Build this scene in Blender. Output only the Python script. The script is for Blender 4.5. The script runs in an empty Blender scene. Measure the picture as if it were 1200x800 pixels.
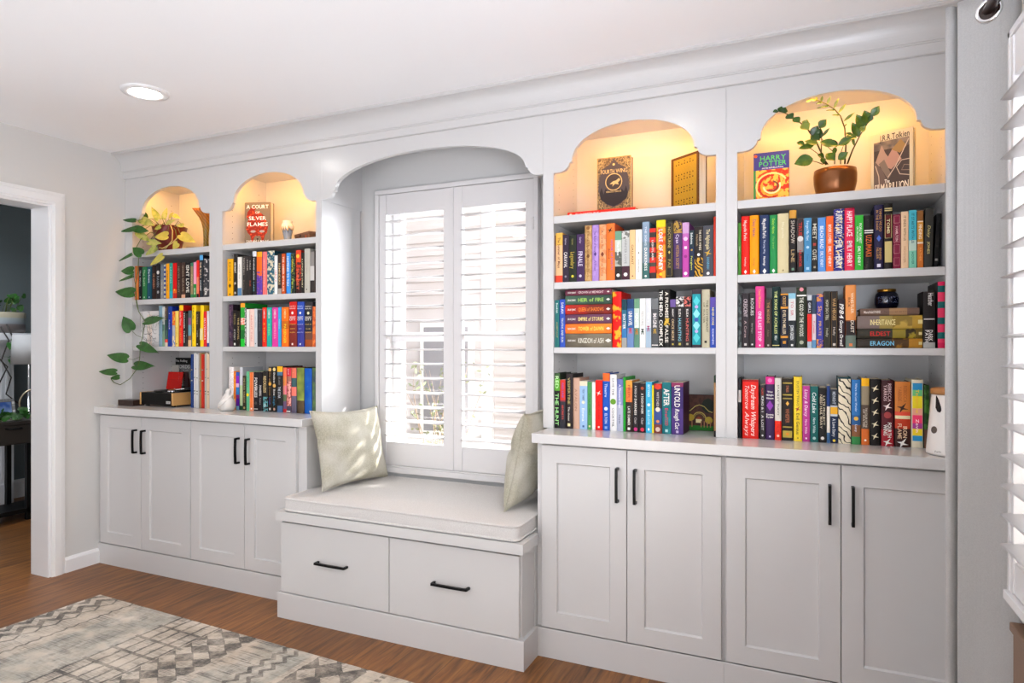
import bpy, bmesh, math, random
from mathutils import Vector, Matrix, noise
random.seed(7)
PI = math.pi
scene = bpy.context.scene
COL = scene.collection

# ---------------------------------------------------------------- measuring
FPX, YAW, HZ, CAMZ = 760.975, math.radians(24.1693), 403.15, 1.27
_a = Vector((-math.sin(YAW), math.cos(YAW), 0)); _r = Vector((math.cos(YAW), math.sin(YAW), 0))
def at(x, y, ax, v):
    d = _a + _r*((x-600)/FPX) + Vector((0, 0, 1))*((HZ-y)/FPX)
    c = Vector((0, 0, CAMZ)); i = 'XYZ'.index(ax)
    return c + d*((v-c[i])/d[i])

# ---------------------------------------------------------------- materials
def lin(h):
    if not isinstance(h, str): return tuple(h)
    h = h.lstrip('#'); out = []
    if len(h) == 3: h = ''.join(c*2 for c in h)
    for i in (0, 2, 4):
        c = int(h[i:i+2], 16)/255
        out.append(c/12.92 if c <= .04045 else ((c+.055)/1.055)**2.4)
    return tuple(out)
def newmat(name):
    m = bpy.data.materials.new(name); m.use_nodes = True
    nt = m.node_tree; b = nt.nodes['Principled BSDF']
    return m, nt, b
def paint(name, col, rough=.5, metal=0, coat=0, bump=None, emis=None, trans=0, spec=.5, alpha=1, sub=0, sheen=0):
    m, nt, b = newmat(name)
    b.inputs['Base Color'].default_value = (*lin(col), 1); b.inputs['Roughness'].default_value = rough
    b.inputs['Metallic'].default_value = metal; b.inputs['Coat Weight'].default_value = coat
    b.inputs['Coat Roughness'].default_value = .2
    b.inputs['Transmission Weight'].default_value = trans; b.inputs['Specular IOR Level'].default_value = spec
    b.inputs['Sheen Weight'].default_value = sheen
    if sub:
        b.inputs['Subsurface Weight'].default_value = sub; b.inputs['Subsurface Radius'].default_value = (.01, .01, .01)
    if emis:
        b.inputs['Emission Color'].default_value = (*lin(emis[0]), 1); b.inputs['Emission Strength'].default_value = emis[1]
    if bump:
        n = nt.nodes.new('ShaderNodeTexNoise'); n.inputs['Scale'].default_value = bump[0]; n.inputs['Detail'].default_value = 3
        tc = nt.nodes.new('ShaderNodeTexCoord'); nt.links.new(tc.outputs['Object'], n.inputs['Vector'])
        bp = nt.nodes.new('ShaderNodeBump'); bp.inputs['Strength'].default_value = bump[1]; bp.inputs['Distance'].default_value = .002
        nt.links.new(n.outputs['Fac'], bp.inputs['Height']); nt.links.new(bp.outputs['Normal'], b.inputs['Normal'])
    return m
def ramp(nt, fac, stops, interp='LINEAR'):
    r = nt.nodes.new('ShaderNodeValToRGB'); r.color_ramp.interpolation = interp
    e = r.color_ramp.elements
    while len(e) < len(stops): e.new(.5)
    for k, (p, c) in enumerate(stops):
        e[k].position = p; e[k].color = (*lin(c), 1)
    nt.links.new(fac, r.inputs['Fac']); return r.outputs['Color']
_MC = {}
def M(spec, rough=None):
    """'#hex' plain cover stock, or a printed pattern: ('n'|'v'|'g'|'s'|'b', colour, colour, scale, threshold)"""
    key = (spec, rough)
    if key in _MC: return _MC[key]
    if isinstance(spec, bpy.types.Material): return spec
    if isinstance(spec, str):
        m = paint('cover_stock', spec, .5 if rough is None else rough, spec=.22)
    else:
        m, nt, b = newmat('printed_cover'); b.inputs['Roughness'].default_value = .5; b.inputs['Specular IOR Level'].default_value = .22
        k, c1, c2 = spec[:3]; sc = spec[3] if len(spec) > 3 else 60; th = spec[4] if len(spec) > 4 else .5
        tc = nt.nodes.new('ShaderNodeTexCoord')
        if k == 'g':
            s = nt.nodes.new('ShaderNodeSeparateXYZ'); nt.links.new(tc.outputs['Generated'], s.inputs[0])
            c = ramp(nt, s.outputs['Z'], [(.15, c1), (.85, c2)])
        else:
            if k == 'v':
                n = nt.nodes.new('ShaderNodeTexVoronoi'); o = n.outputs['Distance']
            elif k == 's':
                n = nt.nodes.new('ShaderNodeTexWave'); n.bands_direction = 'Z'; n.inputs['Distortion'].default_value = 0; o = n.outputs['Fac']
            elif k == 'w':
                n = nt.nodes.new('ShaderNodeTexWave'); n.bands_direction = 'DIAGONAL'; n.inputs['Distortion'].default_value = 9; n.inputs['Detail'].default_value = 2; o = n.outputs['Fac']
            else:
                n = nt.nodes.new('ShaderNodeTexNoise'); n.inputs['Detail'].default_value = 2.5; o = n.outputs['Fac']
            n.inputs['Scale'].default_value = sc
            nt.links.new(tc.outputs['Object'], n.inputs['Vector'])
            w = .12 if k == 'b' else .03
            c = ramp(nt, o, [(max(0, th-w), c1), (min(1, th+w), c2)])
        nt.links.new(c, b.inputs['Base Color'])
    _MC[key] = m; return m

class NX:
    """tiny expression helper for math nodes"""
    def __init__(s, nt, sock): s.nt = nt; s.k = sock
    def _m(s, op, *o, clamp=False):
        n = s.nt.nodes.new('ShaderNodeMath'); n.operation = op; n.use_clamp = clamp
        for i, v in enumerate((s,)+o):
            if isinstance(v, NX): s.nt.links.new(v.k, n.inputs[i])
            else: n.inputs[i].default_value = v
        return NX(s.nt, n.outputs[0])
    def __add__(s, o): return s._m('ADD', o)
    def __sub__(s, o): return s._m('SUBTRACT', o)
    def __mul__(s, o): return s._m('MULTIPLY', o)
    def __truediv__(s, o): return s._m('DIVIDE', o)
    def gt(s, o): return s._m('GREATER_THAN', o)
    def lt(s, o): return s._m('LESS_THAN', o)
    def frac(s): return s._m('FRACT')
    def abs(s): return s._m('ABSOLUTE')
    def max(s, o): return s._m('MAXIMUM', o)
    def min(s, o): return s._m('MINIMUM', o)
    def clamp(s): return s._m('ADD', 0, clamp=True)
    def band(s, a, b): return s.gt(a)*s.lt(b)
def mixc(nt, f, c1, c2):
    m = nt.nodes.new('ShaderNodeMix'); m.data_type = 'RGBA'
    nt.links.new(f.k if isinstance(f, NX) else f, m.inputs['Factor'])
    for c, i in ((c1, 'A'), (c2, 'B')):
        tgt = [q for q in m.inputs if q.name == i and q.type == 'RGBA'][0]
        if isinstance(c, (str, tuple)): tgt.default_value = (*lin(c), 1)
        else: nt.links.new(c, tgt)
    return [q for q in m.outputs if q.type == 'RGBA'][0]

# ---------------------------------------------------------------- mesh builder
class MB:
    def __init__(s): s.v = []; s.f = []; s.m = []; s.mats = []; s.sm = []
    def mi(s, mat):
        mat = M(mat)
        if mat not in s.mats: s.mats.append(mat)
        return s.mats.index(mat)
    def add(s, vs, fs, mat, smooth=False):
        o = len(s.v); k = s.mi(mat); s.v += [Vector(p) for p in vs]
        for f in fs: s.f.append([o+i for i in f]); s.m.append(k); s.sm.append(smooth)
        return s
    def box(s, x0, y0, z0, x1, y1, z1, mat):
        x0, x1 = sorted((x0, x1)); y0, y1 = sorted((y0, y1)); z0, z1 = sorted((z0, z1))
        v = [(x, y, z) for z in (z0, z1) for y in (y0, y1) for x in (x0, x1)]
        return s.add(v, [(0, 2, 3, 1), (4, 5, 7, 6), (0, 1, 5, 4), (2, 6, 7, 3), (0, 4, 6, 2), (1, 3, 7, 5)], mat)
    def prism(s, pts, axis, a, b, mat, smooth=False, caps=True):
        """extrude a closed 2D outline; axis X: pts are (y,z); Y: (x,z); Z: (x,y)"""
        def P(p, t): return {'X': (t, p[0], p[1]), 'Y': (p[0], t, p[1]), 'Z': (p[0], p[1], t)}[axis]
        n = len(pts); v = [P(p, a) for p in pts]+[P(p, b) for p in pts]
        s.add(v, [(i, (i+1) % n, n+(i+1) % n, n+i) for i in range(n)], mat, smooth)
        if caps: s.add(v, [tuple(range(n)), tuple(range(2*n-1, n-1, -1))], mat)
        return s
    def lathe(s, prof, c, mat, n=32, ax=None, smooth=True, fn=None):
        """prof: (radius, height); fn(angle, k)-> radius factor"""
        v = []
        for k, (r, h) in enumerate(prof):
            for i in range(n):
                a = 2*PI*i/n; q = r*(fn(a, k) if fn else 1)
                v.append(Vector((q*math.cos(a), q*math.sin(a), h)))
        if ax is not None: v = [ax @ p for p in v]
        v = [p+Vector(c) for p in v]
        f = [(k*n+i, k*n+(i+1) % n, (k+1)*n+(i+1) % n, (k+1)*n+i) for k in range(len(prof)-1) for i in range(n)]
        return s.add(v, f, mat, smooth)
    def tube(s, pts, r, mat, n=8, caps=True, smooth=True):
        pts = [Vector(p) for p in pts]; v = []; up = None
        for k, p in enumerate(pts):
            t = (pts[min(k+1, len(pts)-1)]-pts[max(k-1, 0)]).normalized()
            if up is None: up = (Vector((0, 0, 1)) if abs(t.z) < .9 else Vector((1, 0, 0)))
            e = t.cross(up).normalized(); g = e.cross(t).normalized(); up = g
            q = r(k/(len(pts)-1)) if callable(r) else r
            for i in range(n):
                a = 2*PI*(i+.5)/n; v.append(p+e*(q*math.cos(a))+g*(q*math.sin(a)))
        f = [(k*n+i, k*n+(i+1) % n, (k+1)*n+(i+1) % n, (k+1)*n+i) for k in range(len(pts)-1) for i in range(n)]
        if caps: f += [tuple(range(n-1, -1, -1)), tuple((len(pts)-1)*n+i for i in range(n))]
        return s.add(v, f, mat, smooth)
    def xf(s, mat):
        s.v = [mat @ p for p in s.v]; return s
WO = {}
def put(name, mb, parent=None, bevel=0, subd=0, solid=0, kind=None):
    """link the builder's world-space geometry as ONE mesh object whose origin sits at its base"""
    bm = bmesh.new()
    vs = [bm.verts.new(p) for p in mb.v]
    for f, k, sm in zip(mb.f, mb.m, mb.sm):
        try: fc = bm.faces.new([vs[i] for i in f])
        except ValueError: continue
        fc.material_index = k; fc.smooth = sm
    if not bevel: bmesh.ops.remove_doubles(bm, verts=bm.verts, dist=1e-6)
    bmesh.ops.recalc_face_normals(bm, faces=bm.faces)
    me = bpy.data.meshes.new(name)
    lo = Vector((min(v.co[i] for v in bm.verts) for i in range(3))); hi = Vector((max(v.co[i] for v in bm.verts) for i in range(3)))
    org = Vector(((lo.x+hi.x)/2, (lo.y+hi.y)/2, lo.z))
    bmesh.ops.translate(bm, verts=bm.verts, vec=-org)
    bm.to_mesh(me); bm.free()
    for m in mb.mats: me.materials.append(m)
    o = bpy.data.objects.new(name, me); COL.objects.link(o)
    WO[o] = org
    o.location = org
    if parent: o.parent = parent; o.location = org-WO[parent]
    if bevel:
        b = o.modifiers.new('bevel', 'BEVEL'); b.width = bevel; b.segments = 2; b.limit_method = 'ANGLE'; b.angle_limit = .6
    if solid:
        b = o.modifiers.new('solidify', 'SOLIDIFY'); b.thickness = solid; b.offset = 0
    if subd:
        b = o.modifiers.new('subdivision', 'SUBSURF'); b.levels = subd; b.render_levels = subd
    if kind: o['kind'] = kind
    return o
def tag(o, label, cat, group=None):
    o['label'] = label; o['category'] = cat
    if group: o['group'] = group
    return o
def thing(name, loc, label, cat, group=None):
    o = bpy.data.objects.new(name, None); COL.objects.link(o); o.location = loc; WO[o] = Vector(loc); o.empty_display_size = .05
    return tag(o, label, cat, group)
def B(*a): return MB().box(*a)

# ---------------------------------------------------------------- lettering
_GL = {}
def glyph(ch):
    if ch in _GL: return _GL[ch]
    cu = bpy.data.curves.new('g', 'FONT'); cu.body = ch; cu.resolution_u = 2; cu.offset = .012
    ob = bpy.data.objects.new('g', cu)
    me = bpy.data.meshes.new_from_object(ob)
    vs = [(v.co.x, v.co.y) for v in me.vertices]; fs = [tuple(p.vertices) for p in me.polygons]
    x0 = min((v[0] for v in vs), default=0); x1 = max((v[0] for v in vs), default=.25)
    vs = [(x-x0, y) for x, y in vs]
    bpy.data.objects.remove(ob); bpy.data.curves.remove(cu); bpy.data.meshes.remove(me)
    _GL[ch] = (vs, fs, x1-x0); return _GL[ch]
def layout(text):
    out = []; x = 0
    for ch in text:
        if ch == ' ': x += .3; continue
        vs, fs, w = glyph(ch); out.append((vs, fs, x)); x += w+.07
    return out, max(x-.07, .1)
def art(mb, mat4, items):
    """flat printed shapes on a face: local u right, v up, raised .15 mm per layer towards the viewer (local -w)"""
    lay = 0
    for it in items:
        lay += 1; w = -.00005*lay-.0002
        k = it[0]
        if k == 'R':
            _, a, b, c, d, col = it; P = [(a, b), (c, b), (c, d), (a, d)]; F = [(0, 1, 2, 3)]
        elif k == 'O':
            _, a, b, ru, rv, col = it; P = [(a+ru*math.cos(2*PI*i/20), b+rv*math.sin(2*PI*i/20)) for i in range(20)]; F = [tuple(range(20))]
        elif k == 'P':
            _, P, col = it; F = [tuple(range(len(P)))]
        elif k == 'L':
            _, L, wd, col = it; P = []; F = []
            for i in range(len(L)):
                p = Vector(L[i]); t = (Vector(L[min(i+1, len(L)-1)])-Vector(L[max(i-1, 0)]))
                t = t.normalized() if t.length else Vector((1, 0)); n = Vector((-t.y, t.x))*wd/2
                P += [tuple(p+n), tuple(p-n)]
                if i: F.append((2*i-2, 2*i-1, 2*i+1, 2*i))
        elif k == 'T':
            _, txt, cu, cv, ln, cap, col, rot = it[:8]; sh = it[8] if len(it) > 8 else 0
            lo, wt = layout(txt); su = ln/wt; sv = cap/.7
            su = min(su, sv*1.5); sv = min(sv, su*2.2); P = []; F = []
            for vs, fs, x in lo:
                o = len(P)
                for (gx, gy) in vs:
                    a = (x+gx+sh*gy)*su-wt*su/2; b = (gy-.35)*sv
                    P.append((cu+b, cv-a) if rot else (cu+a, cv+b))
                F += [tuple(o+i for i in f) for f in fs]
        mb.add([mat4 @ Vector((p[0], w, p[1])) for p in P], F, col)
    return mb
# ================================================================ materials of the room
WHITE = paint('cabinet_paint', '#cac9c8', .32, spec=.5, coat=.35)
TRIMW = paint('trim_paint', '#ececec', .4)
CEILM = paint('ceiling_paint', '#f6f6f7', .85, bump=(180, .05))
WALLM = paint('wall_paint', '#d3d2cf', .8, bump=(220, .06))
NICHEM = paint('niche_wall_paint', '#cbcbca', .8)
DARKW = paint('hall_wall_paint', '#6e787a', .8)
BLACKM = paint('black_metal', '#0b0b0c', .38, metal=.6)
CHROME = paint('chrome', '#dcdcdc', .12, metal=1)
HOLE = paint('peg_hole', '#5a5652', .9)

def wood_floor():
    m, nt, b = newmat('oak_plank_floor')
    tc = nt.nodes.new('ShaderNodeTexCoord'); mp = nt.nodes.new('ShaderNodeMapping'); mp.inputs['Rotation'].default_value = (0, 0, PI/2)
    nt.links.new(tc.outputs['Object'], mp.inputs['Vector'])
    br = nt.nodes.new('ShaderNodeTexBrick'); br.offset = .37; br.inputs['Scale'].default_value = 1
    br.inputs['Brick Width'].default_value = 1.9; br.inputs['Row Height'].default_value = .19; br.inputs['Mortar Size'].default_value = .0012
    br.inputs['Color1'].default_value = (0, 0, 0, 1); br.inputs['Color2'].default_value = (1, 1, 1, 1); br.inputs['Mortar'].default_value = (.5, .5, .5, 1)
    br.inputs['Bias'].default_value = 0; br.inputs['Mortar Smooth'].default_value = .1
    nt.links.new(mp.outputs[0], br.inputs['Vector'])
    m2 = nt.nodes.new('ShaderNodeMapping'); m2.inputs['Scale'].default_value = (14, 1.1, 1); nt.links.new(tc.outputs['Object'], m2.inputs['Vector'])
    n1 = nt.nodes.new('ShaderNodeTexNoise'); n1.inputs['Scale'].default_value = 3.2; n1.inputs['Detail'].default_value = 7; n1.inputs['Roughness'].default_value = .62; n1.inputs['Distortion'].default_value = .7
    nt.links.new(m2.outputs[0], n1.inputs['Vector'])
    grain = ramp(nt, n1.outputs['Fac'], [(.30, '#4a2c12'), (.5, '#7d4e22'), (.78, '#a26e34')])
    hs = nt.nodes.new('ShaderNodeHueSaturation'); nt.links.new(grain, hs.inputs['Color'])
    bw = NX(nt, br.outputs['Color']); v = bw*.34+.83
    nt.links.new(v.k, hs.inputs['Value'])
    nk = nt.nodes.new('ShaderNodeTexVoronoi'); nk.inputs['Scale'].default_value = 1.0
    m3 = nt.nodes.new('ShaderNodeMapping'); m3.inputs['Scale'].default_value = (3.4, 1.3, 1); nt.links.new(tc.outputs['Object'], m3.inputs['Vector'])
    n3 = nt.nodes.new('ShaderNodeTexNoise'); n3.inputs['Scale'].default_value = 6; nt.links.new(tc.outputs['Object'], n3.inputs['Vector'])
    ad = nt.nodes.new('ShaderNodeVectorMath'); ad.operation = 'MULTIPLY_ADD'; nt.links.new(n3.outputs['Color'], ad.inputs[0]); ad.inputs[1].default_value = (.12, .12, 0); nt.links.new(m3.outputs[0], ad.inputs[2])
    nt.links.new(ad.outputs[0], nk.inputs['Vector'])
    kn = NX(nt, nk.outputs['Distance']); knot = (NX(nt, kn._m('MULTIPLY', -9).k)+1.0).clamp()*.8
    c = mixc(nt, knot, hs.outputs['Color'], '#2c1a10')
    c = mixc(nt, NX(nt, br.outputs['Fac']), c, '#3c2617')
    nt.links.new(c, b.inputs['Base Color']); b.inputs['Roughness'].default_value = .42
    bp = nt.nodes.new('ShaderNodeBump'); bp.inputs['Strength'].default_value = .25; bp.inputs['Distance'].default_value = .002
    h = NX(nt, n1.outputs['Fac'])*.4-NX(nt, br.outputs['Fac'])
    nt.links.new(h.k, bp.inputs['Height']); nt.links.new(bp.outputs[0], b.inputs['Normal'])
    return m

XL, XR, YB, YF, ZC = -3.7486, .52, 2.96, -2.9, 2.405
# ================================================================ shell
put('floor', B(-7.4, YF-.15, -.08, XR+.12, 4.4, 0, wood_floor()), kind='structure')
put('ceiling', B(-7.4, YF-.15, ZC, XR+.12, 4.4, ZC+.1, CEILM), kind='structure')
DY0, DY1, DZ = .75, 2.2011, 2.0296
w = MB(); w.box(XL-.15, DY1, 0, XL, YB+.12, ZC, WALLM); w.box(XL-.15, YF, 0, XL, DY0, ZC, WALLM); w.box(XL-.15, DY0, DZ, XL, DY1, ZC, WALLM)
put('wall_left', w, kind='structure')
WX0, WX1, WZ0, WZ1 = -2.085, -1.225, .66, 2.045
w = MB(); w.box(XL, YB, 0, WX0, YB+.14, ZC, NICHEM); w.box(WX1, YB, 0, XR+.12, YB+.14, ZC, NICHEM)
w.box(WX0, YB, 0, WX1, YB+.14, WZ0, NICHEM); w.box(WX0, YB, WZ1, WX1, YB+.14, ZC, NICHEM)
put('wall_back', w, kind='structure')
RY0, RY1, RZ0, RZ1 = .15, 1.69, .75, 1.91
w = MB(); w.box(XR, RY1, 0, XR+.12, YB, ZC, WALLM); w.box(XR, YF, 0, XR+.12, -2.3, ZC, WALLM); w.box(XR, -.7, 0, XR+.12, RY0, ZC, WALLM); w.box(XR, -2.3, 0, XR+.12, -.7, .8, WALLM); w.box(XR, -2.3, 2.0, XR+.12, -.7, ZC, WALLM)
w.box(XR, RY0, 0, XR+.12, RY1, RZ0, WALLM); w.box(XR, RY0, RZ1, XR+.12, RY1, ZC, WALLM)
put('wall_right', w, kind='structure')
PX0, PX1, PZ1 = -3.4, -1.3, 2.1     # patio door added behind the photographer to carry a fill lamp
w = MB(); w.box(XL-.15, YF-.14, 0, PX0, YF, ZC, WALLM); w.box(PX1, YF-.14, 0, XR+.12, YF, ZC, WALLM); w.box(PX0, YF-.14, PZ1, PX1, YF, ZC, WALLM)
put('wall_front', w, kind='structure')
w = MB()
for a, b_ in ((PX0, PX0+.06), ((PX0+PX1)/2-.04, (PX0+PX1)/2+.04), (PX1-.06, PX1)): w.box(a, YF-.1, 0, b_, YF-.04, PZ1, TRIMW)
w.box(PX0, YF-.1, 0, PX1, YF-.04, .06, TRIMW); w.box(PX0, YF-.1, PZ1-.06, PX1, YF-.04, PZ1, TRIMW)
w.box(PX0+.03, YF-.085, .03, PX1-.03, YF-.07, PZ1-.03, paint('sky_block_panel', '#e4e2de', .9))   # solid panel added to keep sky light out of the opening
put('added_patio_door', w, kind='structure')
# cased opening to the hall
w = MB(); cw = .0717
w.box(XL-.152, DY1-.012, 0, XL+.001, DY1+.001, DZ, TRIMW)
w.box(XL-.152, DY0-.001, 0, XL+.001, DY0+.012, DZ, TRIMW)
w.box(XL-.152, DY0+.0121, DZ-.012, XL+.001, DY1-.0121, DZ+.001, TRIMW)
CP = [(0, 0), (0, .013), (.012, .016), (.014, .020), (.050, .018), (.054, .014), (.060, .014), (.064, .011), (cw, .010), (cw, 0)]
v = []
for (yy, zz_, oy, oz) in ((DY1, 0, 1, 0), (DY1, DZ, 1, 1), (DY0, DZ, -1, 1), (DY0, 0, -1, 0)):
    v += [(XL-.0005+t, yy+oy*o_, zz_+oz*o_) for o_, t in CP]
n = len(CP)
w.add(v, [(k*n+i, k*n+(i+1) % n, (k+1)*n+(i+1) % n, (k+1)*n+i) for k in range(3) for i in range(n)]+[tuple(range(n)), tuple(range(3*n, 4*n))], TRIMW)
put('door_1', w, kind='structure')
def base_prof(mb, x, y0, y1, sgn=1, h=.085):
    mb.prism([(x, 0), (x+sgn*.015, 0), (x+sgn*.015, h-.016), (x+sgn*.008, h-.004), (x, h)], 'Y', y0, y1, TRIMW)
# prism on axis Y uses (x,z) outlines
w = MB(); base_prof(w, XL, DY1+cw, 2.462); base_prof(w, XL, YF, DY0-cw); put('baseboard_left', w, kind='structure')
w = MB(); base_prof(w, XR, YF, 2.46, -1, .12); put('baseboard_right', w, kind='structure')
# ---------------------------------------------------------------- hall beyond the opening
HX = -5.95
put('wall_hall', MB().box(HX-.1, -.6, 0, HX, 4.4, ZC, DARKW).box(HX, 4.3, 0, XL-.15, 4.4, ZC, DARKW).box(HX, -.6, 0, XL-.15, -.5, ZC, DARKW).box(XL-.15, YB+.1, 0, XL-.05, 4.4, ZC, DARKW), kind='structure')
w = MB(); w.prism([(HX, 0), (HX+.016, 0), (HX+.016, .13), (HX, .15)], 'Y', 2.5, 4.3, TRIMW)
put('baseboard_hall', w, kind='structure')
# ---------------------------------------------------------------- back window: sash, glass
w = MB(); yw = YB+.07
w.box(WX0, yw, WZ0, WX0+.05, yw+.05, WZ1, TRIMW); w.box(WX1-.05, yw, WZ0, WX1, yw+.05, WZ1, TRIMW)
w.box(WX0, yw, WZ0, WX1, yw+.05, WZ0+.05, TRIMW); w.box(WX0, yw, WZ1-.05, WX1, yw+.05, WZ1, TRIMW)
w.box(WX0, yw-.012, 1.285, WX1, yw+.04, 1.335, TRIMW)
w.box(-1.50, yw, 1.33, -1.475, yw+.04, WZ1-.05, TRIMW)
wf = put('window_1', w, kind='structure', bevel=.002)
def thin_glass(name, refl=.06):
    m = bpy.data.materials.new(name); m.use_nodes = True; nt = m.node_tree; nt.nodes.remove(nt.nodes['Principled BSDF'])
    a = nt.nodes.new('ShaderNodeBsdfTransparent'); g = nt.nodes.new('ShaderNodeBsdfGlossy'); g.inputs['Roughness'].default_value = .02; x = nt.nodes.new('ShaderNodeMixShader')
    x.inputs[0].default_value = refl; nt.links.new(a.outputs[0], x.inputs[1]); nt.links.new(g.outputs[0], x.inputs[2]); nt.links.new(x.outputs[0], nt.nodes['Material Output'].inputs['Surface']); return m
GLASS = thin_glass('window_glass')
put('glass_pane', B(WX0+.04, yw+.02, WZ0+.04, WX1-.04, yw+.024, WZ1-.04, GLASS), wf)
w = MB(); xw = XR+.05
for a, b_ in ((RY0, RY0+.05), ((RY0+RY1)/2-.03, (RY0+RY1)/2+.03), (RY1-.05, RY1)): w.box(xw, a, RZ0, xw+.05, b_, RZ1, TRIMW)
w.box(xw, RY0, RZ0, xw+.05, RY1, RZ0+.05, TRIMW); w.box(xw, RY0, RZ1-.05, xw+.05, RY1, RZ1, TRIMW)
w.box(xw, RY0, 1.34, xw+.05, RY1, 1.38, TRIMW)
wf2 = put('window_2', w, kind='structure')
put('glass_pane', B(xw+.02, RY0+.04, RZ0+.04, xw+.024, RY1-.04, RZ1-.04, GLASS), wf2)
w = MB()
for a, b_ in ((-2.3, -2.25), (-1.53, -1.47), (-.75, -.7)): w.box(xw, a, .8, xw+.05, b_, 2.0, TRIMW)
w.box(xw, -2.3, .8, xw+.05, -.7, .85, TRIMW); w.box(xw, -2.3, 1.95, xw+.05, -.7, 2.0, TRIMW)
put('added_rear_window', w, kind='structure')  # unseen window, added only to go with the rear fill lamp
# right window sill board
w = MB()
w.box(XR-.020, RY0-.05, RZ0-.09, XR, RY1+.05, RZ0-.04, TRIMW)
put('trim_2', w, kind='structure', bevel=.002)

# ================================================================ plantation shutters
BLADE = paint('shutter_paint', '#dad8d8', .38)
def blade(mb, p0, p1, wdir, width, th, tilt, mat):
    """elliptic louvre from p0 to p1, wide along wdir (horizontal unit), tilted"""
    p0, p1 = Vector(p0), Vector(p1); ax = (p1-p0).normalized()
    wv = Matrix.Rotation(tilt, 4, ax) @ Vector(wdir); nv = ax.cross(wv); n = 12; v = []
    for p in (p0, p1):
        for i in range(n):
            a = 2*PI*i/n; v.append(p+wv*(width/2*math.cos(a))+nv*(th/2*math.sin(a)))
    mb.add(v, [(i, (i+1) % n, n+(i+1) % n, n+i) for i in range(n)], mat, True)
    mb.add(v, [tuple(range(n)), tuple(range(n, 2*n))], mat)
sh = thing('window_shutter', (-1.657, YB, .575), 'white two-panel louvred shutter closed over the window above the seat', 'shutter')
w = MB(); y0, y1 = 2.928, 2.958; FX0, FX1, FZ0, FZ1 = -2.136, -1.176, .578, 2.106
w.box(FX0, y0, FZ0+.0301, FX0+.024, y1, FZ1-.0241, BLADE); w.box(FX1-.024, y0, FZ0+.0301, FX1, y1, FZ1-.0241, BLADE)
w.box(FX0, y0, FZ1-.024, FX1, y1, FZ1, BLADE); w.box(FX0, y0, FZ0, FX1, y1, FZ0+.03, BLADE)
w.box(FX0+.0241, y0+.006, FZ0+.0301, FX1-.0241, y1, FZ0+.038, BLADE)
put('shutter_frame', w, sh, bevel=.0025)
for (a, b_, la, lb) in ((-2.1100, -1.6615, -2.066, -1.708), (-1.6585, -1.2020, -1.598, -1.2455)):
    w = MB(); z0, z1, lz0, lz1 = .6180, 2.0800, .742, 1.972; py0, py1 = 2.935, 2.963
    w.box(a, py0, z0, la, py1, z1, BLADE); w.box(lb, py0, z0, b_, py1, z1, BLADE)
    w.box(la, py0+.004, z0, lb, py1, lz0, BLADE); w.box(la, py0+.004, lz1, lb, py1, z1, BLADE)
    if a > -1.7: w.box(a-.004, py0-.006, z0, a+.012, py0, z1, BLADE)
    pn = put('shutter_panel', w, sh, bevel=.0015)
    w = MB(); n = 16; pit = (lz1-lz0)/n
    for k in range(n):
        z = lz0+pit*(k+.5)
        blade(w, (la+.002, 2.950, z), (lb-.002, 2.950, z), (0, -1, 0), .078, .0095, math.radians(3), BLADE)
        w.tube([(la+.0005, 2.950, z), (la+.004, 2.950, z)], .003, BLADE, 6)
    put('louvres', w, pn)
    w = MB()
    for k in range(n-1):
        z = lz0+pit*(k+.5); xr = (la+lb)/2
    for hz in (.80, 1.86):
        hx = a-.0015 if a < -1.9 else b_+.0015
        w.box(hx-.006, 2.929, hz-.035, hx+.006, 2.9345, hz+.035, BLADE); w.tube([(hx, 2.927, hz-.03), (hx, 2.927, hz+.03)], .004, BLADE, 8)
    put('hinge', w, pn)

sh = thing('window_shutter', (.46, .9, .715), 'white louvred shutter on the right-hand window, its blade ends showing past the curtain', 'shutter')
w = MB(); fx0, fx1, fz0, fz1, fy0, fy1 = .4045, XR-.0005, .718, 1.945, .11, 1.728
w.box(fx0, fy1-.016, fz0, fx1, fy1, fz1, BLADE); w.box(fx0, fy0, fz0, fx1, fy0+.016, fz1, BLADE)
w.box(fx0, fy0, fz1-.016, fx1, fy1, fz1, BLADE); w.box(fx0-.008, fy0, fz0, fx1, fy1, fz0+.02, BLADE)
put('shutter_frame', w, sh, bevel=.002)
for (a, b_) in ((1.155, 1.710), (.64, 1.153), (.128, .638)):
    lz0, lz1 = .8122, 1.8348
    w = MB(); w.box(.4055, b_-.020, .7400, .430, b_, 1.927, BLADE); w.box(.4055, a, .7400, .430, a+.045, 1.927, BLADE)
    w.box(.408, a+.045, .7400, .430, b_-.020, lz0-.004, BLADE); w.box(.408, a+.045, lz1+.004, .430, b_-.020, 1.927, BLADE)
    pn = put('shutter_panel', w, sh, bevel=.0015)
    w = MB()
    for k in range(16):
        blade(w, (.418, a+.047, .844+.0635*k), (.418, b_-.010, .844+.0635*k), (-1, 0, 0), .067, .009, math.radians(-5), BLADE)
    put('louvres', w, pn)
CHW = paint('chest_wood', '#7a5f4c', .5, bump=(40, .2))
ch = thing('low_chest', (.455, 1.2, 0), 'brown wood chest low against the right wall beneath the shutter', 'chest')
w = MB(); w.box(.405, .75, .06, .518, 1.690, .66, CHW); put('body', w, ch, bevel=.003)
w = MB(); w.box(.400, .74, .661, .519, 1.697, .680, CHW); put('top', w, ch, bevel=.003)
for y in (.76, 1.64): put('leg', B(.415, y, 0, .455, y+.04, .0595, CHW), ch)

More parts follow.
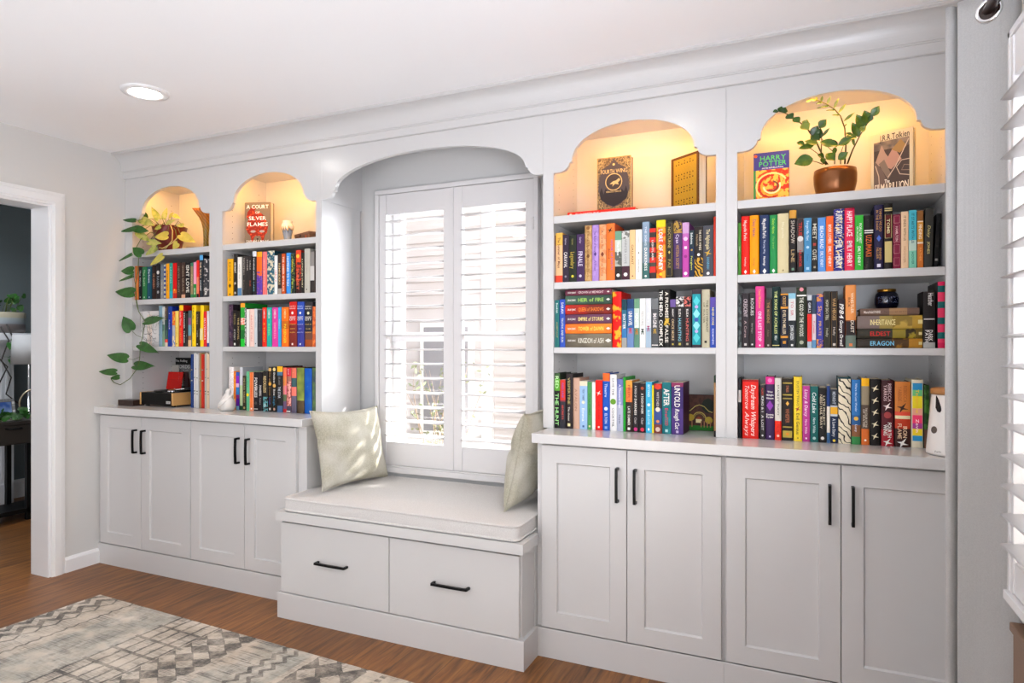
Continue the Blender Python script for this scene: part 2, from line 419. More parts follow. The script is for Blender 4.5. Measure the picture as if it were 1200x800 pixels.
# ================================================================ outside the back window
SIDING = paint('vinyl_siding', '#c4bebf', .7)
nb = thing('neighbour_house', (-4.6, 6.1, 0), 'pale house wall with lap siding seen through the back window louvres', 'house')
w = MB(); z = -.3
while z < 5.4:
    w.prism([(6.0, z), (6.03, z), (6.0+.03, z+.14), (6.018, z+.14)], 'X', -9.5, -1.75, SIDING); z += .14
w.box(-9.5, 6.03, -.3, -1.75, 6.2, 5.4, SIDING)
put('wall', w, nb)
w = MB(); w.box(-3.02, 5.96, -.3, -2.9, 6.01, 5.4, TRIMW); w.box(-4.15, 5.96, -.3, -4.02, 6.01, 5.4, TRIMW); w.box(-1.85, 5.95, -.3, -1.73, 6.2, 5.4, TRIMW)
put('corner_board', w, nb)
SHADEG = paint('dark_pane', '#8e8d94', .2)
w = MB(); w.box(-3.75, 5.95, .3, -3.12, 6.01, 1.5, TRIMW); w.box(-3.70, 5.94, .35, -3.17, 5.951, 1.45, SHADEG)
put('window', w, nb)
w = MB()
ground = paint('dark_turf', '#4a4e3c', .9)  # one even dark base colour for the ground
g = put('patio_slab', B(-9.5, YB+.14, -.12, 6, 9, -.02, ground)); g['kind'] = 'structure'
LEAFO = paint('shrub_leaf', '#6f7b5a', .6); TWIG = paint('shrub_twig', '#6d5a48', .7)
sb = thing('shrub', (-2.55, 4.4, 0), 'small twiggy shrub outside, low behind the left shutter panel', 'shrub')
w = MB(); w2 = MB(); rr = random.Random(3)
for k in range(16):
    p = Vector((-2.55+rr.uniform(-.08, .08), 4.4+rr.uniform(-.08, .08), 0)); pts = [p.copy()]
    d = Vector((rr.uniform(-.3, .3), rr.uniform(-.3, .3), 1)).normalized()
    for q in range(7):
        p = p+d*.16; d = (d+Vector((rr.uniform(-.25, .25), rr.uniform(-.25, .25), 0))).normalized(); pts.append(p.copy())
        for s in range(3):
            c = p+Vector((rr.uniform(-.06, .06), rr.uniform(-.06, .06), rr.uniform(-.05, .05))); e = Vector((rr.uniform(-1, 1), rr.uniform(-1, 1), rr.uniform(-.5, 1))).normalized()*.028
            f = e.cross(Vector((rr.uniform(-1, 1), 1, .3))).normalized()*.011
            w.add([c-e, c+f, c+e, c-f], [(0, 1, 2, 3)], LEAFO)
    w2.tube(pts, lambda t: .005*(1-t)+.0015, TWIG, 5)
put('leaves', w, sb); put('stems', w2, sb)
# ================================================================ built-in joinery
YU, YD, YK, YBK = 2.63, 2.465, 2.462, 2.952      # upper face, door face, plinth face, inside back
ZT = .908                                        # worktop
SH = ((1.822, 1.790), (1.536, 1.507), (1.256, 1.231))
def rect_ring(mb, x0, x1, z0, z1, i, yf, yr, mat, sl=.0048):
    """shaker front: flat frame, small slope, recessed panel, edges to the back"""
    O = [(x0, z0), (x1, z0), (x1, z1), (x0, z1)]; I = [(x0+i, z0+i), (x1-i, z0+i), (x1-i, z1-i*1.06), (x0+i, z1-i*1.06)]
    J = [(I[0][0]+sl, I[0][1]+sl), (I[1][0]-sl, I[1][1]+sl), (I[2][0]-sl, I[2][1]-sl), (I[3][0]+sl, I[3][1]-sl)]
    e = .0015
    O2 = [(x0+e, z0+e), (x1-e, z0+e), (x1-e, z1-e), (x0+e, z1-e)]
    v = [(x, yr, z) for x, z in O]+[(x, yf+e, z) for x, z in O]+[(x, yf, z) for x, z in O2]+[(x, yf, z) for x, z in I]+[(x, yf+.009, z) for x, z in J]
    f = [(0, 1, 2, 3)]
    for L in range(4):
        for k in range(4): f.append((L*4+k, L*4+(k+1) % 4, (L+1)*4+(k+1) % 4, (L+1)*4+k))
    f.append((16, 17, 18, 19))
    return mb.add(v, f, mat)
def pull(mb, p0, p1, out):
    """square bar pull standing off its two posts"""
    p0, p1 = Vector(p0), Vector(p1); d = (p1-p0).normalized(); o = Vector(out)
    side = d.cross(o.normalized()); a = .0048
    def bar(q0, q1, w1, w2, m=a):
        t = (q1-q0).normalized()
        v = []
        for q in (q0, q1):
            for s1, s2 in ((-1, -1), (1, -1), (1, 1), (-1, 1)): v.append(q+w1*(m*s1)+w2*(m*s2))
        mb.add(v, [(0, 1, 2, 3), (7, 6, 5, 4)]+[(i, (i+1) % 4, 4+(i+1) % 4, 4+i) for i in range(4)], BLACKM)
    on = o.normalized()
    n = 6; P = [p0+(p1-p0)*(k/n)+o*(.93+.07*math.sin(PI*k/n)) for k in range(n+1)]
    for k in range(n): bar(P[k]-d*(.003 if k == 0 else 0), P[k+1]+d*(.003 if k == n-1 else 0), side, on)
    bar(p0, p0+o*.93, d, side); bar(p1, p1+o*.93, d, side)
DOOR_Z0, DOOR_Z1 = .1205, .8605
CAB = [
 ('white base cabinet with two shaker doors in the corner by the hall doorway', -3.7486, -2.9930, ((-3.7334, -3.3835), (-3.3805, -2.9960)), XL, None),
 ('white two-door base cabinet touching the left end of the window seat', -2.9930, -2.2150, ((-2.9900, -2.6060), (-2.6030, -2.2666)), None, -2.2150),
 ('white two-door base cabinet touching the right end of the window seat', -1.0000, -.2637, ((-.9746, -.6225), (-.6198, -.2725)), -1.0, None),
 ('white base cabinet with tall shaker doors beside the curtain', -.2637, XR, ((-.2560, .1155), (.1180, .4880)), None, XR)]
cabs = []
for lab, x0, x1, doors, _, _ in CAB:
    r = thing('base_cabinet', ((x0+x1)/2, 2.7, 0), lab, 'cabinet', 'base cabinets under the bookshelves')
    e = .0004
    w = MB(); w.box(x0+e, YD+.021, .0, x1-e, YB-.001, .8692, WHITE); w.box(x0+e, YK+.002, 0, x1-e, YD+.03, .1175, WHITE)
    w.prism([(YK, 0), (YK, .1155), (YK+.004, .1175), (YK+.01, .1175), (YK+.01, 0)], 'X', x0+e, x1-e, WHITE)
    put('body', w, r)
    for k, (a, b_) in enumerate(doors):
        w = MB(); rect_ring(w, a, b_, DOOR_Z0, DOOR_Z1, .0655, YD, YD+.0205, WHITE)
        d = put('door', w, r)
        hx = (doors[0][1]+doors[1][0])/2+(-.035 if k == 0 else .035)
        w = MB(); pull(w, (hx, YD, .664), (hx, YD, .788), (0, -.027, 0)); h = put('handle', w, d); h['label'] = 'black bar handle'
for x0, x1, lab in ((XL+.0005, -2.2042, 'white worktop along the left pair of base cabinets'), (-1.0074, XR-.0005, 'white worktop along the right pair of base cabinets')):
    w = B(x0, 2.437, .8697, x1, YB-.001, ZT, paint('worktop_paint', '#cfcecd', .14, spec=.5)); tag(put('countertop', w, bevel=.002), lab, 'countertop')
# ---------------------------------------------------------------- bookcases
def arch_profile(xa, xb, z0=2.008, zs=2.052, zt=2.187):
    """scalloped lower edge between posts: flat, cove, nib, half ellipse, and back"""
    flat, cx_, nib = .036, .072, .082
    L = [(xa, z0), (xa+flat*.5, z0-.0005)]
    for k in range(7):
        t = k/6*PI/2; L.append((xa+flat*.6+(cx_-flat*.6)*math.sin(t), z0+(.0375)*(1-math.cos(t))))
    L += [(xa+nib, z0+.040), (xa+nib+.001, zs-.004)]
    R = [(xa+xb-x, z) for x, z in reversed(L)]
    c = (xa+xb)/2; rx = c-(xa+nib+.001); n = 28
    A = [(c-rx*math.cos(PI*k/n), zs-.004+(zt-zs+.004)*math.sin(PI*k/n)**.92) for k in range(1, n)]
    return L+A+R
def valance(mb, xo0, xo1, xa, xb, zt, y0=YU, y1=YU+.022, ztop=2.31, **kw):
    prof = arch_profile(xa, xb, zt=zt, **kw)
    # quads between the profile and the straight top edge keep the face clean
    P = [(xo0, 2.008)]+prof+[(xo1, 2.008)]
    n = len(P); v = []
    for y in (y0, y1): v += [(x, y, z) for x, z in P]+[(x, y, ztop) for x, z in P]
    f = []
    for i in range(n-1):
        if P[i+1][0]-P[i][0] < 1e-7: continue
        f.append((i, i+1, n+i+1, n+i)); f.append((2*n+i, 3*n+i, 3*n+i+1, 2*n+i+1)); f.append((i, 2*n+i, 2*n+i+1, i+1))
    f += [(0, n, 3*n, 2*n), (n-1, 3*n-1, 4*n-1, 2*n-1)]
    mb.add(v, f, WHITE)
LEDM = paint('led_strip', '#ffe2b0', .5, emis=('#ffd08a', 6))
BAYS = [
 (-3.7480, -2.9920, -3.6850, -3.0410, 'white bookcase with scalloped arch top in the corner beside the trailing vine'),
 (-2.9915, -2.2465, -2.9430, -2.2850, 'white arched bookcase touching the left side of the window niche'),
 (-1.0320, -.2732, -.9840, -.3105, 'white arched bookcase touching the right side of the window niche'),
 (-.2722, XR-.001, -.2318, .4428, 'white arched bookcase beside the curtain holding the bronze-potted plant')]
PEG = PI
for (xo0, xo1, xa, xb, lab) in BAYS:
    r = thing('bookcase', ((xo0+xo1)/2, 2.8, ZT), lab, 'bookcase', 'built-in arched bookcases')
    put('side_panel', B(xo0, YU, ZT+.0003, xa, YB-.0005 if xo0 < -1.1 or True else YB, 2.0079, WHITE).box(xo0, YU+.0225, 2.0079, xa, YB-.0005, 2.30, WHITE), r)
    put('side_panel', B(xb, YU, ZT+.0003, xo1, YB-.014 if xo1 < -2.2 and xo1 > -2.3 else YB-.0005, 2.0079, WHITE).box(xb, YU+.0225, 2.0079, xo1+(.003 if -2.3 < xo1 < -2.2 else 0), YB-.0005, 2.30, WHITE), r)
    put('back_panel', B(xa, YBK, ZT+.0003, xb, YB-.0006, 2.236, WHITE), r)
    put('top_panel', B(xa, YU+.0225, 2.236, xb, YB-.0006, 2.256, WHITE), r)
    for (zt_, zb_) in SH: put('shelf', B(xa+.0003, YU+.004, zb_, xb-.0003, YBK-.0003, zt_, WHITE), r, bevel=.0012)
    w = MB(); valance(w, xo0, xo1, xa, xb, 2.1875); put('valance', w, r)
    w = MB()
    for sx, sg in ((xa, 1), (xb, -1)):
        for yy in (2.70, 2.895):
            z = 1.0
            while z < 2.16:
                if not any(zb-.01 < z < zt_+.006 for zt_, zb in SH):
                    w.add([(sx+sg*.0004, yy+.0026*math.cos(2*PI*i/8), z+.0026*math.sin(2*PI*i/8)) for i in range(8)], [tuple(range(8))], HOLE)
                z += .032
    put('peg_holes', w, r)
    w = B(xa+.05, YU+.030, 2.2245, xb-.05, YU+.048, 2.2355, LEDM); s = put('light_strip', w, r)
# niche valance
w = MB(); valance(w, -2.2460, -1.0325, -2.2460, -1.0325, 2.1925)
n0 = arch_profile(-2.2460, -1.0325)
tag(put('arched_valance', w), 'wide white scalloped arch board over the window seat niche', 'valance')
put('trim_3', B(-2.2460, YU+.0225, 2.293, -1.0325, YB-.0003, 2.31, WHITE), kind='structure')
# crown moulding
w = MB(); P = [(2.6298, 2.2640), (2.6180, 2.2640), (2.6150, 2.2670), (2.6130, 2.3000), (2.6090, 2.3020), (2.6090, 2.3060)]
for k in range(13):
    t = k/12; a = t*PI/2
    P.append((2.606-.058*(1-math.cos(a)), 2.3075+.083*math.sin(a)) if True else 0)
P += [(2.5450, 2.3920), (2.5450, 2.3960), (2.5410, 2.3975), (2.5390, ZC-.0002), (2.66, ZC-.0002), (2.66, 2.3105), (2.6298, 2.3105)]
w.prism(P, 'X', XL+.0005, XR-.0005, WHITE); put('trim_1', w, kind='structure')
# ---------------------------------------------------------------- window seat
st = thing('window_bench', (-1.61, 2.65, 0), 'white window seat base with two deep drawers below the back window', 'bench')
w = MB(); w.box(-2.2120, 2.3350, .0, -1.0045, YK-.0005, .4565, WHITE); w.box(-2.2140, YK, 0, -1.0012, YB-.001, .4565, WHITE)
w.box(-1.012, 2.334, .117, -1.0035, YK-.0005, .4565, WHITE)
K0 = [(2.3135, 0), (2.3135, .1150), (2.3175, .1175), (2.336, .1175), (2.336, 0)]
w.prism(K0, 'X', -2.2370, -.9886, WHITE); w.box(-2.237, 2.336, 0, -2.2125, YK-.0005, .1170, WHITE); w.box(-1.0045, 2.336, 0, -.9886, YK-.0005, .1170, WHITE)
put('body', w, st)
for a, b_, hc in ((-2.2170, -1.6165, -1.9150), (-1.6125, -1.0090, -1.3088)):
    w = B(a, 2.3150, .1225, b_, 2.3345, .4440, WHITE); d = put('drawer', w, st, bevel=.0012)
    w = MB(); pull(w, (hc-.080, 2.3150, .2880), (hc+.080, 2.3150, .2880), (0, -.027, 0)); h = put('handle', w, d); h['label'] = 'black bar handle'
w = MB(); w.prism([(-2.2320, 2.2950), (-.9840, 2.2950), (-.9840, YK-.0005), (-1.0015, YK-.0005), (-1.0015, YB-.001), (-2.2138, YB-.001), (-2.2138, YK-.0005), (-2.2320, YK-.0005)], 'Z', .4570, .4980, WHITE)
put('seat_board', w, st, bevel=.002)

# ---------------------------------------------------------------- soft things
def linen(name, c1, c2, sc, bumpd=.6, extra=None):
    m, nt, b = newmat(name); tc = nt.nodes.new('ShaderNodeTexCoord')
    n = nt.nodes.new('ShaderNodeTexNoise'); n.inputs['Scale'].default_value = sc; n.inputs['Detail'].default_value = 6; n.inputs['Roughness'].default_value = .75
    nt.links.new(tc.outputs['Object'], n.inputs['Vector'])
    c = ramp(nt, n.outputs['Fac'], [(.36, c1), (.62, c2)])
    if extra:
        n2 = nt.nodes.new('ShaderNodeTexNoise'); n2.inputs['Scale'].default_value = extra[1]; n2.inputs['Detail'].default_value = 1; nt.links.new(tc.outputs['Object'], n2.inputs['Vector'])
        c = mixc(nt, (NX(nt, n2.outputs['Fac'])-.35)*1.6, c, extra[0])
    nt.links.new(c, b.inputs['Base Color']); b.inputs['Roughness'].default_value = .95; b.inputs['Specular IOR Level'].default_value = .15
    wv = []
    for ax, dr in (('X', 'X'), ('Z', 'Z')):
        q = nt.nodes.new('ShaderNodeTexWave'); q.bands_direction = dr; q.inputs['Scale'].default_value = 170; q.inputs['Distortion'].default_value = 1.5; nt.links.new(tc.outputs['Object'], q.inputs['Vector']); wv.append(NX(nt, q.outputs['Fac']))
    h = wv[0]+wv[1]+NX(nt, n.outputs['Fac'])
    bp = nt.nodes.new('ShaderNodeBump'); bp.inputs['Strength'].default_value = bumpd; bp.inputs['Distance'].default_value = .0012
    nt.links.new(h.k, bp.inputs['Height']); nt.links.new(bp.outputs[0], b.inputs['Normal'])
    return m
CUSH = linen('seat_linen', '#d6d3d0', '#e8e5e2', 260)
def rounded_box(mb, x0, y0, z0, x1, y1, z1, r, rz, mat, nx=16, wob=.0):
    """cushion block: rounded plan corners, softened top and bottom edges"""
    cor = []
    for (cx_, cy_, a0) in ((x1-r, y0+r, -90), (x1-r, y1-r, 0), (x0+r, y1-r, 90), (x0+r, y0+r, 180)):
        for k in range(6): a = math.radians(a0+18*k); cor.append((cx_, cy_, math.cos(a), math.sin(a), r))
    pl_ = []
    for i, c in enumerate(cor):
        pl_.append(c)
        d = cor[(i+1) % len(cor)]
        if i % 6 == 5:
            p0 = Vector((c[0]+c[2]*r, c[1]+c[3]*r)); p1 = Vector((d[0]+d[2]*r, d[1]+d[3]*r))
            for k in range(1, nx): q = p0.lerp(p1, k/nx); pl_.append((q.x-c[2]*r, q.y-c[3]*r, c[2], c[3], r))
    lev = [(z0, -rz), (z0+rz*.3, -rz*.3), (z0+rz, 0), (z1-rz, 0), (z1-rz*.3, -rz*.3), (z1, -rz)]
    v = []; m = len(pl_)
    for z, off in lev:
        for (cx_, cy_, ca, sa, rr_) in pl_:
            x, y = cx_+ca*(rr_+off), cy_+sa*(rr_+off)
            dz = wob*noise.noise(Vector((x*5, y*5, z*2))); v.append((x+ca*dz*.6, y+sa*dz*.6, z+(dz if z > z0+rz else 0)))
    f = [(L*m+i, L*m+(i+1) % m, (L+1)*m+(i+1) % m, (L+1)*m+i) for L in range(len(lev)-1) for i in range(m)]
    f += [tuple(range(m)), tuple((len(lev)-1)*m+i for i in range(m))]
    mb.add(v, f, mat, True); return v[(len(lev)-2)*m:(len(lev)-1)*m], v[m:2*m]
w = MB(); top, bot = rounded_box(w, -2.2005, 2.306, .5030, -1.0110, 2.921, .5600, .03, .008, CUSH, 18, .003)
cu = tag(put('seat_cushion', w), 'long light grey linen box cushion covering the window seat', 'cushion')
w = MB()
for L in (top, bot): w.tube([Vector(p) for p in L]+[Vector(L[0])], .0055, CUSH, 8)
put('piping', w, cu)

def pillow(name, c, wd, hd, W, H, T, mat, seed, label):
    """pinched square pillow; wd, hd unit axes in its plane"""
    wd, hd = Vector(wd).normalized(), Vector(hd).normalized(); nd = wd.cross(hd).normalized(); n = 28; w = MB(); v = []; f = []
    def pt(i, j, s):
        u, q = -1+2*i/n, -1+2*j/n
        ex = 1-.115*(1-q*q)**1.0*abs(u)**2; ey = 1-.100*(1-u*u)*abs(q)**2
        t = T/2*(max(0, (1-u**2)*(1-q**2)))**.42
        p = Vector((u*W/2*ex, q*H/2*ey, seed*3.1))
        k = noise.noise(p*7+Vector((0, 0, s)))*.015+noise.noise(p*18)*.006+noise.noise(Vector((p.x*10, p.y*34, seed)))*.006*(abs(u)**2)
        edge = min(1, (1-max(abs(u), abs(q)))*6)
        cr = math.exp(-((p.y+.0+.25*p.x)/.014)**2)*max(0, -u)*.020*edge   # a crease pressed in from one edge
        t = t*(1+.10*math.sin(3*u+seed))+k*edge-cr
        return c+wd*p.x+hd*p.y+nd*(s*t)
    c = Vector(c)
    for s in (1, -1):
        o = len(v)
        v += [pt(i, j, s) for j in range(n+1) for i in range(n+1)]
        for j in range(n):
            for i in range(n):
                q = [o+j*(n+1)+i, o+j*(n+1)+i+1, o+(j+1)*(n+1)+i+1, o+(j+1)*(n+1)+i]
                f.append(q if s > 0 else q[::-1])
    w.add(v, f, mat, True)
    p = tag(put(name, w), label, 'pillow', 'throw pillows on the window seat')
    w = MB(); L = [pt(i, 0, 1) for i in range(n+1)]+[pt(n, j, 1) for j in range(1, n+1)]+[pt(i, n, 1) for i in range(n-1, -1, -1)]+[pt(0, j, 1) for j in range(n-1, -1, -1)]
    w.tube(L, .0028, mat, 6, caps=False); put('seam', w, p)
    return p
PILM = linen('pillow_linen', '#b9b49a', '#dad6c4', 170, .8, ('#ebe8de', 9))
pillow('throw_pillow', (-2.098, 2.680, .753), (.08, 1, -.035), (-.20, 0, 1), .485, .385, .135, PILM, 1.0, 'beige-green speckled pillow leaning at the left end of the window seat')
pillow('throw_pillow', (-1.122, 2.710, .774), (-.05, 1, .03), (.21, 0.02, 1), .430, .430, .14, PILM, 2.3, 'beige-green speckled pillow wedged at the right end of the window seat')

# ---------------------------------------------------------------- curtain and rod
CURT = linen('curtain_linen', '#e6e4e1', '#f6f4f1', 320, .9)
_nt = CURT.node_tree; _o = _nt.nodes['Material Output']; _p = _nt.nodes['Principled BSDF']; _t = _nt.nodes.new('ShaderNodeBsdfTranslucent'); _t.inputs['Color'].default_value = (.85, .85, .86, 1); _x = _nt.nodes.new('ShaderNodeMixShader'); _x.inputs[0].default_value = .35
_nt.links.new(_p.outputs[0], _x.inputs[1]); _nt.links.new(_t.outputs[0], _x.inputs[2]); _nt.links.new(_x.outputs[0], _o.inputs['Surface'])
path = [(.47, 2.25), (.400, 2.205), (.390, 2.190), (.400, 2.170), (.475, 2.13), (.485, 2.11), (.47, 2.09), (.375, 2.050), (.362, 2.035), (.370, 2.018), (.44, 1.99), (.45, 1.972), (.44, 1.958), (.345, 1.948), (.3285, 1.942), (.3270, 1.934), (.3330, 1.928), (.3420, 1.930), (.3560, 1.944), (.3600, 1.940), (.3500, 1.921), (.3490, 1.914), (.357, 1.908), (.378, 1.893), (.405, 1.870), (.430, 1.850), (.4405, 1.842), (.449, 1.842), (.458, 1.856), (.468, 1.885)]
def smooth_path(p, n=4):
    out = []
    for i in range(len(p)-1):
        a, b_, c, d = [Vector(p[max(0, min(len(p)-1, k))]) for k in (i-1, i, i+1, i+2)]
        for k in range(n):
            t = k/n; out.append(.5*((2*b_)+(c-a)*t+(2*a-5*b_+4*c-d)*t*t+(3*b_-a-3*c+d)*t**3))
    out.append(Vector(p[-1])); return out
pp = smooth_path(path); w = MB(); n = len(pp); zs = [.012+(2.113-.012)*k/40 for k in range(41)]
v = []
cen = Vector((.41, 2.03))
for z in zs:
    fl = 1+.03*(1-min(1, z/2.1)); t = (2.113-z)
    for i, p in enumerate(pp):
        q = Vector((p.x, cen.y+(p.y-cen.y)*fl)) + Vector((1, .4))*(.003*noise.noise(Vector((i*.12, z*2.2, 1)))*min(1, t*2))
        v.append((q.x+.012*(1-z/2.1)*(1 if p.y < 1.9 else 0)*(p.x-.33)*6, q.y, z))
f = [(k*n+i, k*n+i+1, (k+1)*n+i+1, (k+1)*n+i) for k in range(40) for i in range(n-1)]
w.add(v, f, CURT, True)
cur = tag(put('curtain', w, solid=.0016), 'white woven curtain panel gathered beside the right-hand window', 'curtain')
def ringm(mb, c, nrm, r, tr, mat):
    nrm = Vector(nrm).normalized(); e = nrm.cross(Vector((0, 0, 1))).normalized(); g = e.cross(nrm)
    P = [Vector(c)+e*(r*math.cos(2*PI*i/28))+g*(r*math.sin(2*PI*i/28)) for i in range(29)]
    mb.tube(P, tr, mat, 8, caps=False)
w = MB(); G = Vector((.402, 1.8700, 2.062)); GN = Vector((-.62, -.78, 0))
ringm(w, G, GN, .0245, .0055, CHROME)
DKH = paint('grommet_hole', '#2a1c16', .6)
e = Vector((.78, -.62, 0)).normalized()
w.add([G+GN.normalized()*.003+e*(.022*math.cos(2*PI*i/24))+Vector((0, 0, 1))*(.022*math.sin(2*PI*i/24)) for i in range(24)], [tuple(range(24))], DKH)
put('grommet', w, cur)
ROD = paint('bronze_rod', '#3a241b', .35, metal=.7)
w = MB(); w.tube([(.402, 2.22, 2.064), (.402, 1.2, 2.064), (.402, -.25, 2.064)], .0125, ROD, 16)
rod = tag(put('curtain_rod', w), 'dark bronze curtain rod above the right-hand window', 'rod')
w = MB(); w.box(.40, 2.19, 2.05, .519, 2.205, 2.062, ROD); put('bracket', w, rod)
w = MB(); w.box(.40, -.205, 2.05, .519, -.19, 2.062, ROD); put('bracket', w, rod)
w = MB(); w.lathe([(.001, -.03), (.02, -.02), (.026, 0), (.02, .02), (.0125, .03)], (.402, -.28, 2.064), ROD, 16, Matrix.Rotation(PI/2, 4, 'X')); put('finial', w, rod)

# ---------------------------------------------------------------- rug
def rug_mat():
    m, nt, b = newmat('distressed_rug'); tc = nt.nodes.new('ShaderNodeTexCoord'); s = nt.nodes.new('ShaderNodeSeparateXYZ'); nt.links.new(tc.outputs['Object'], s.inputs[0])
    u = NX(nt, s.outputs['X'])+1.25; y = NX(nt, s.outputs['Y'])
    def nz(sc, det=3, mapping=None):
        n = nt.nodes.new('ShaderNodeTexNoise'); n.inputs['Scale'].default_value = sc; n.inputs['Detail'].default_value = det; n.inputs['Roughness'].default_value = .7
        src = tc.outputs['Object']
        if mapping:
            mp = nt.nodes.new('ShaderNodeMapping'); mp.inputs['Scale'].default_value = mapping; nt.links.new(src, mp.inputs['Vector']); src = mp.outputs[0]
        nt.links.new(src, n.inputs['Vector']); return NX(nt, n.outputs['Fac'])
    fuzz = (nz(14)-.5)*.018; u = u+fuzz
    wear = ((nz(7, 6)-.40)*4.5).clamp(); fine = ((nz(60, 4)-.42)*5).clamp(); warp = ((nz(1, 5, (6, 130, 1))-.44)*7).clamp(); weft = ((nz(1, 5, (110, 7, 1))-.46)*7).clamp()
    def tri(v, p): return ((v/p).frac()-.5).abs()*2
    grey = u*0
    # chevrons along the outer border, the brick grid, two rows of lozenges, then broken stripes
    c1 = ((u-.045+tri(y, .085)*.05)).abs().lt(.021).max((u-.125+tri(y, .085)*.05).abs().lt(.021)).max((u-.175+tri(y+.04, .085)*.03).abs().lt(.007))
    c1 = c1*u.lt(.26)
    gx = ((u/.062).frac()-.5).abs().gt(.40); gy = (((y+.05*0)/.11).frac()-.5).abs().gt(.43)
    c2 = gx.max(gy)*u.band(.60, .90)
    lz = (tri(u-.86, .105)+tri(y, .075)).lt(.92)
    c3 = (lz*-1+1.0)*u.band(.88, 1.10)
    c4 = ((y/.05).frac().gt(.55))*u.band(1.12, 1.25)*warp
    lz2 = (tri(u, .12)+tri(y, .12)).lt(.8); c5 = (lz2*-1+1.0)*u.band(1.45, 1.7)
    gx2 = ((u/.09).frac()-.5).abs().gt(.42); gy2 = ((y/.09).frac()-.5).abs().gt(.42); c6 = gx2.max(gy2)*u.band(1.85, 2.25)
    c7 = ((u-.27+tri(y, .05)*.012).abs().lt(.006)).max((u-1.30+tri(y, .06)*.03).abs().lt(.012)).max((u-1.36+tri(y, .06)*.03).abs().lt(.012)).max((u-1.78).abs().lt(.012)*(y/.03).frac().gt(.4))
    grey = c7.max(c1).max(c2).max(c3).max(c4).max(c5).max(c6)
    g = (grey*(wear*.45+.55)*(fine*.5+.6)).clamp()+((fine*-1+1.0)*wear*.22)
    scr = (warp*.35+weft*.25)*(wear)
    base = ramp(nt, nz(5, 6).k, [(.3, '#b8aa98'), (.55, '#d0c5b5'), (.8, '#e0d8cc')])
    sage = (u.band(.33, .62).max(u.band(1.15, 1.42))*((nz(3.5, 4)-.36)*4).clamp()*.75)
    c = mixc(nt, sage, base, '#a3a7a0')
    c = mixc(nt, (scr*2.0).clamp(), c, '#837c74')
    c = mixc(nt, (g*1.05).clamp(), c, '#625e5a')
    nt.links.new(c, b.inputs['Base Color']); b.inputs['Roughness'].default_value = 1; b.inputs['Specular IOR Level'].default_value = .05
    bp = nt.nodes.new('ShaderNodeBump'); bp.inputs['Strength'].default_value = .5; bp.inputs['Distance'].default_value = .003
    nt.links.new((nz(90, 2)+nz(30, 2)).k, bp.inputs['Height']); nt.links.new(bp.outputs[0], b.inputs['Normal'])
    return m
w = MB(); w.prism([(-1.25, -1.75), (1.25, -1.75), (1.25, 1.75), (-1.25, 1.75)], 'Z', 0, .009, rug_mat())
rug = put('area_rug', w, bevel=.003)
rug.rotation_euler = (0, 0, math.radians(-2.3))
tl = Vector((-3.232, 2.135, .0003)); q = Matrix.Rotation(math.radians(-2.3), 3, 'Z') @ Vector((-1.25, 1.75, 0))
rug.location = tl-q; WO[rug] = rug.location.copy()
tag(rug, 'distressed beige and grey geometric rug on the wood floor', 'rug')
# ================================================================ books
PAGES = paint('page_edges', '#e2d8c2', .85)
_pn = PAGES.node_tree; _b = _pn.nodes['Principled BSDF']; _t = _pn.nodes.new('ShaderNodeTexCoord'); _n = _pn.nodes.new('ShaderNodeTexNoise'); _mp = _pn.nodes.new('ShaderNodeMapping')
_mp.inputs['Scale'].default_value = (1500, 12, 4); _pn.links.new(_t.outputs['Object'], _mp.inputs[0]); _pn.links.new(_mp.outputs[0], _n.inputs['Vector']); _n.inputs['Scale'].default_value = 1
_pn.links.new(ramp(_pn, _n.outputs['Fac'], [(.35, '#c9bda3'), (.6, '#ebe3d0')]), _b.inputs['Base Color'])
def book_mesh(mb, t, h, d, bands, side, hard):
    """case with spine at y=0 (facing -y), boards to y=d; printed bands run across the spine"""
    th = .0024 if hard else .0008; bul = min(.004, t*.14) if hard else min(.0015, t*.05)
    n = 6; out = [(0, d), (0, bul*1.2)]
    for k in range(n+1):
        a = k/n; out.append((th*.3+(t-th*.6)*a, bul*(1-math.sin(PI*a)**.7)))
    out += [(t, bul*1.2), (t, d)]
    inn = [(t-th, d), (t-th, th+bul), (th, th+bul), (th, d)]
    ring = out+inn; N = len(ring); no = len(out)
    if not isinstance(bands, list): bands = [(1, bands)]
    zs = [h]+[h*(1-f) for f, _ in bands]
    for k, (f, spec) in enumerate(bands):
        zt, zb = zs[k], max(zs[k+1], 0)
        v = [(x, y, zb) for x, y in ring]+[(x, y, zt) for x, y in ring]
        mb.add(v, [(i, i+1, N+i+1, N+i) for i in range(1, no-2)], spec, False)
        sd = spec if side is None else side
        mb.add(v, [(i, (i+1) % N, N+(i+1) % N, N+i) for i in range(N) if not 1 <= i < no-2], sd)
    for z in (0, h):
        v = [(x, y, z) for x, y in ring]; sd = bands[0][1] if side is None else side
        c1, c2 = no-1, no     # top/bottom edge of the U in three strips
        mb.add(v, [(0, 1, no+2, no+3), (no-2, no-1, no, no+1)], sd)
        mb.add(v, [tuple(range(1, no-1))+(no+1, no+2)], sd)
    return th, bul
def pages_mesh(mb, t, h, d, th, bul, hard):
    s = .003 if hard else .0002
    mb.box(th+.0001, th+bul+.0006, s, t-th-.0001, d-(.003 if hard else .0004), h-s, PAGES)
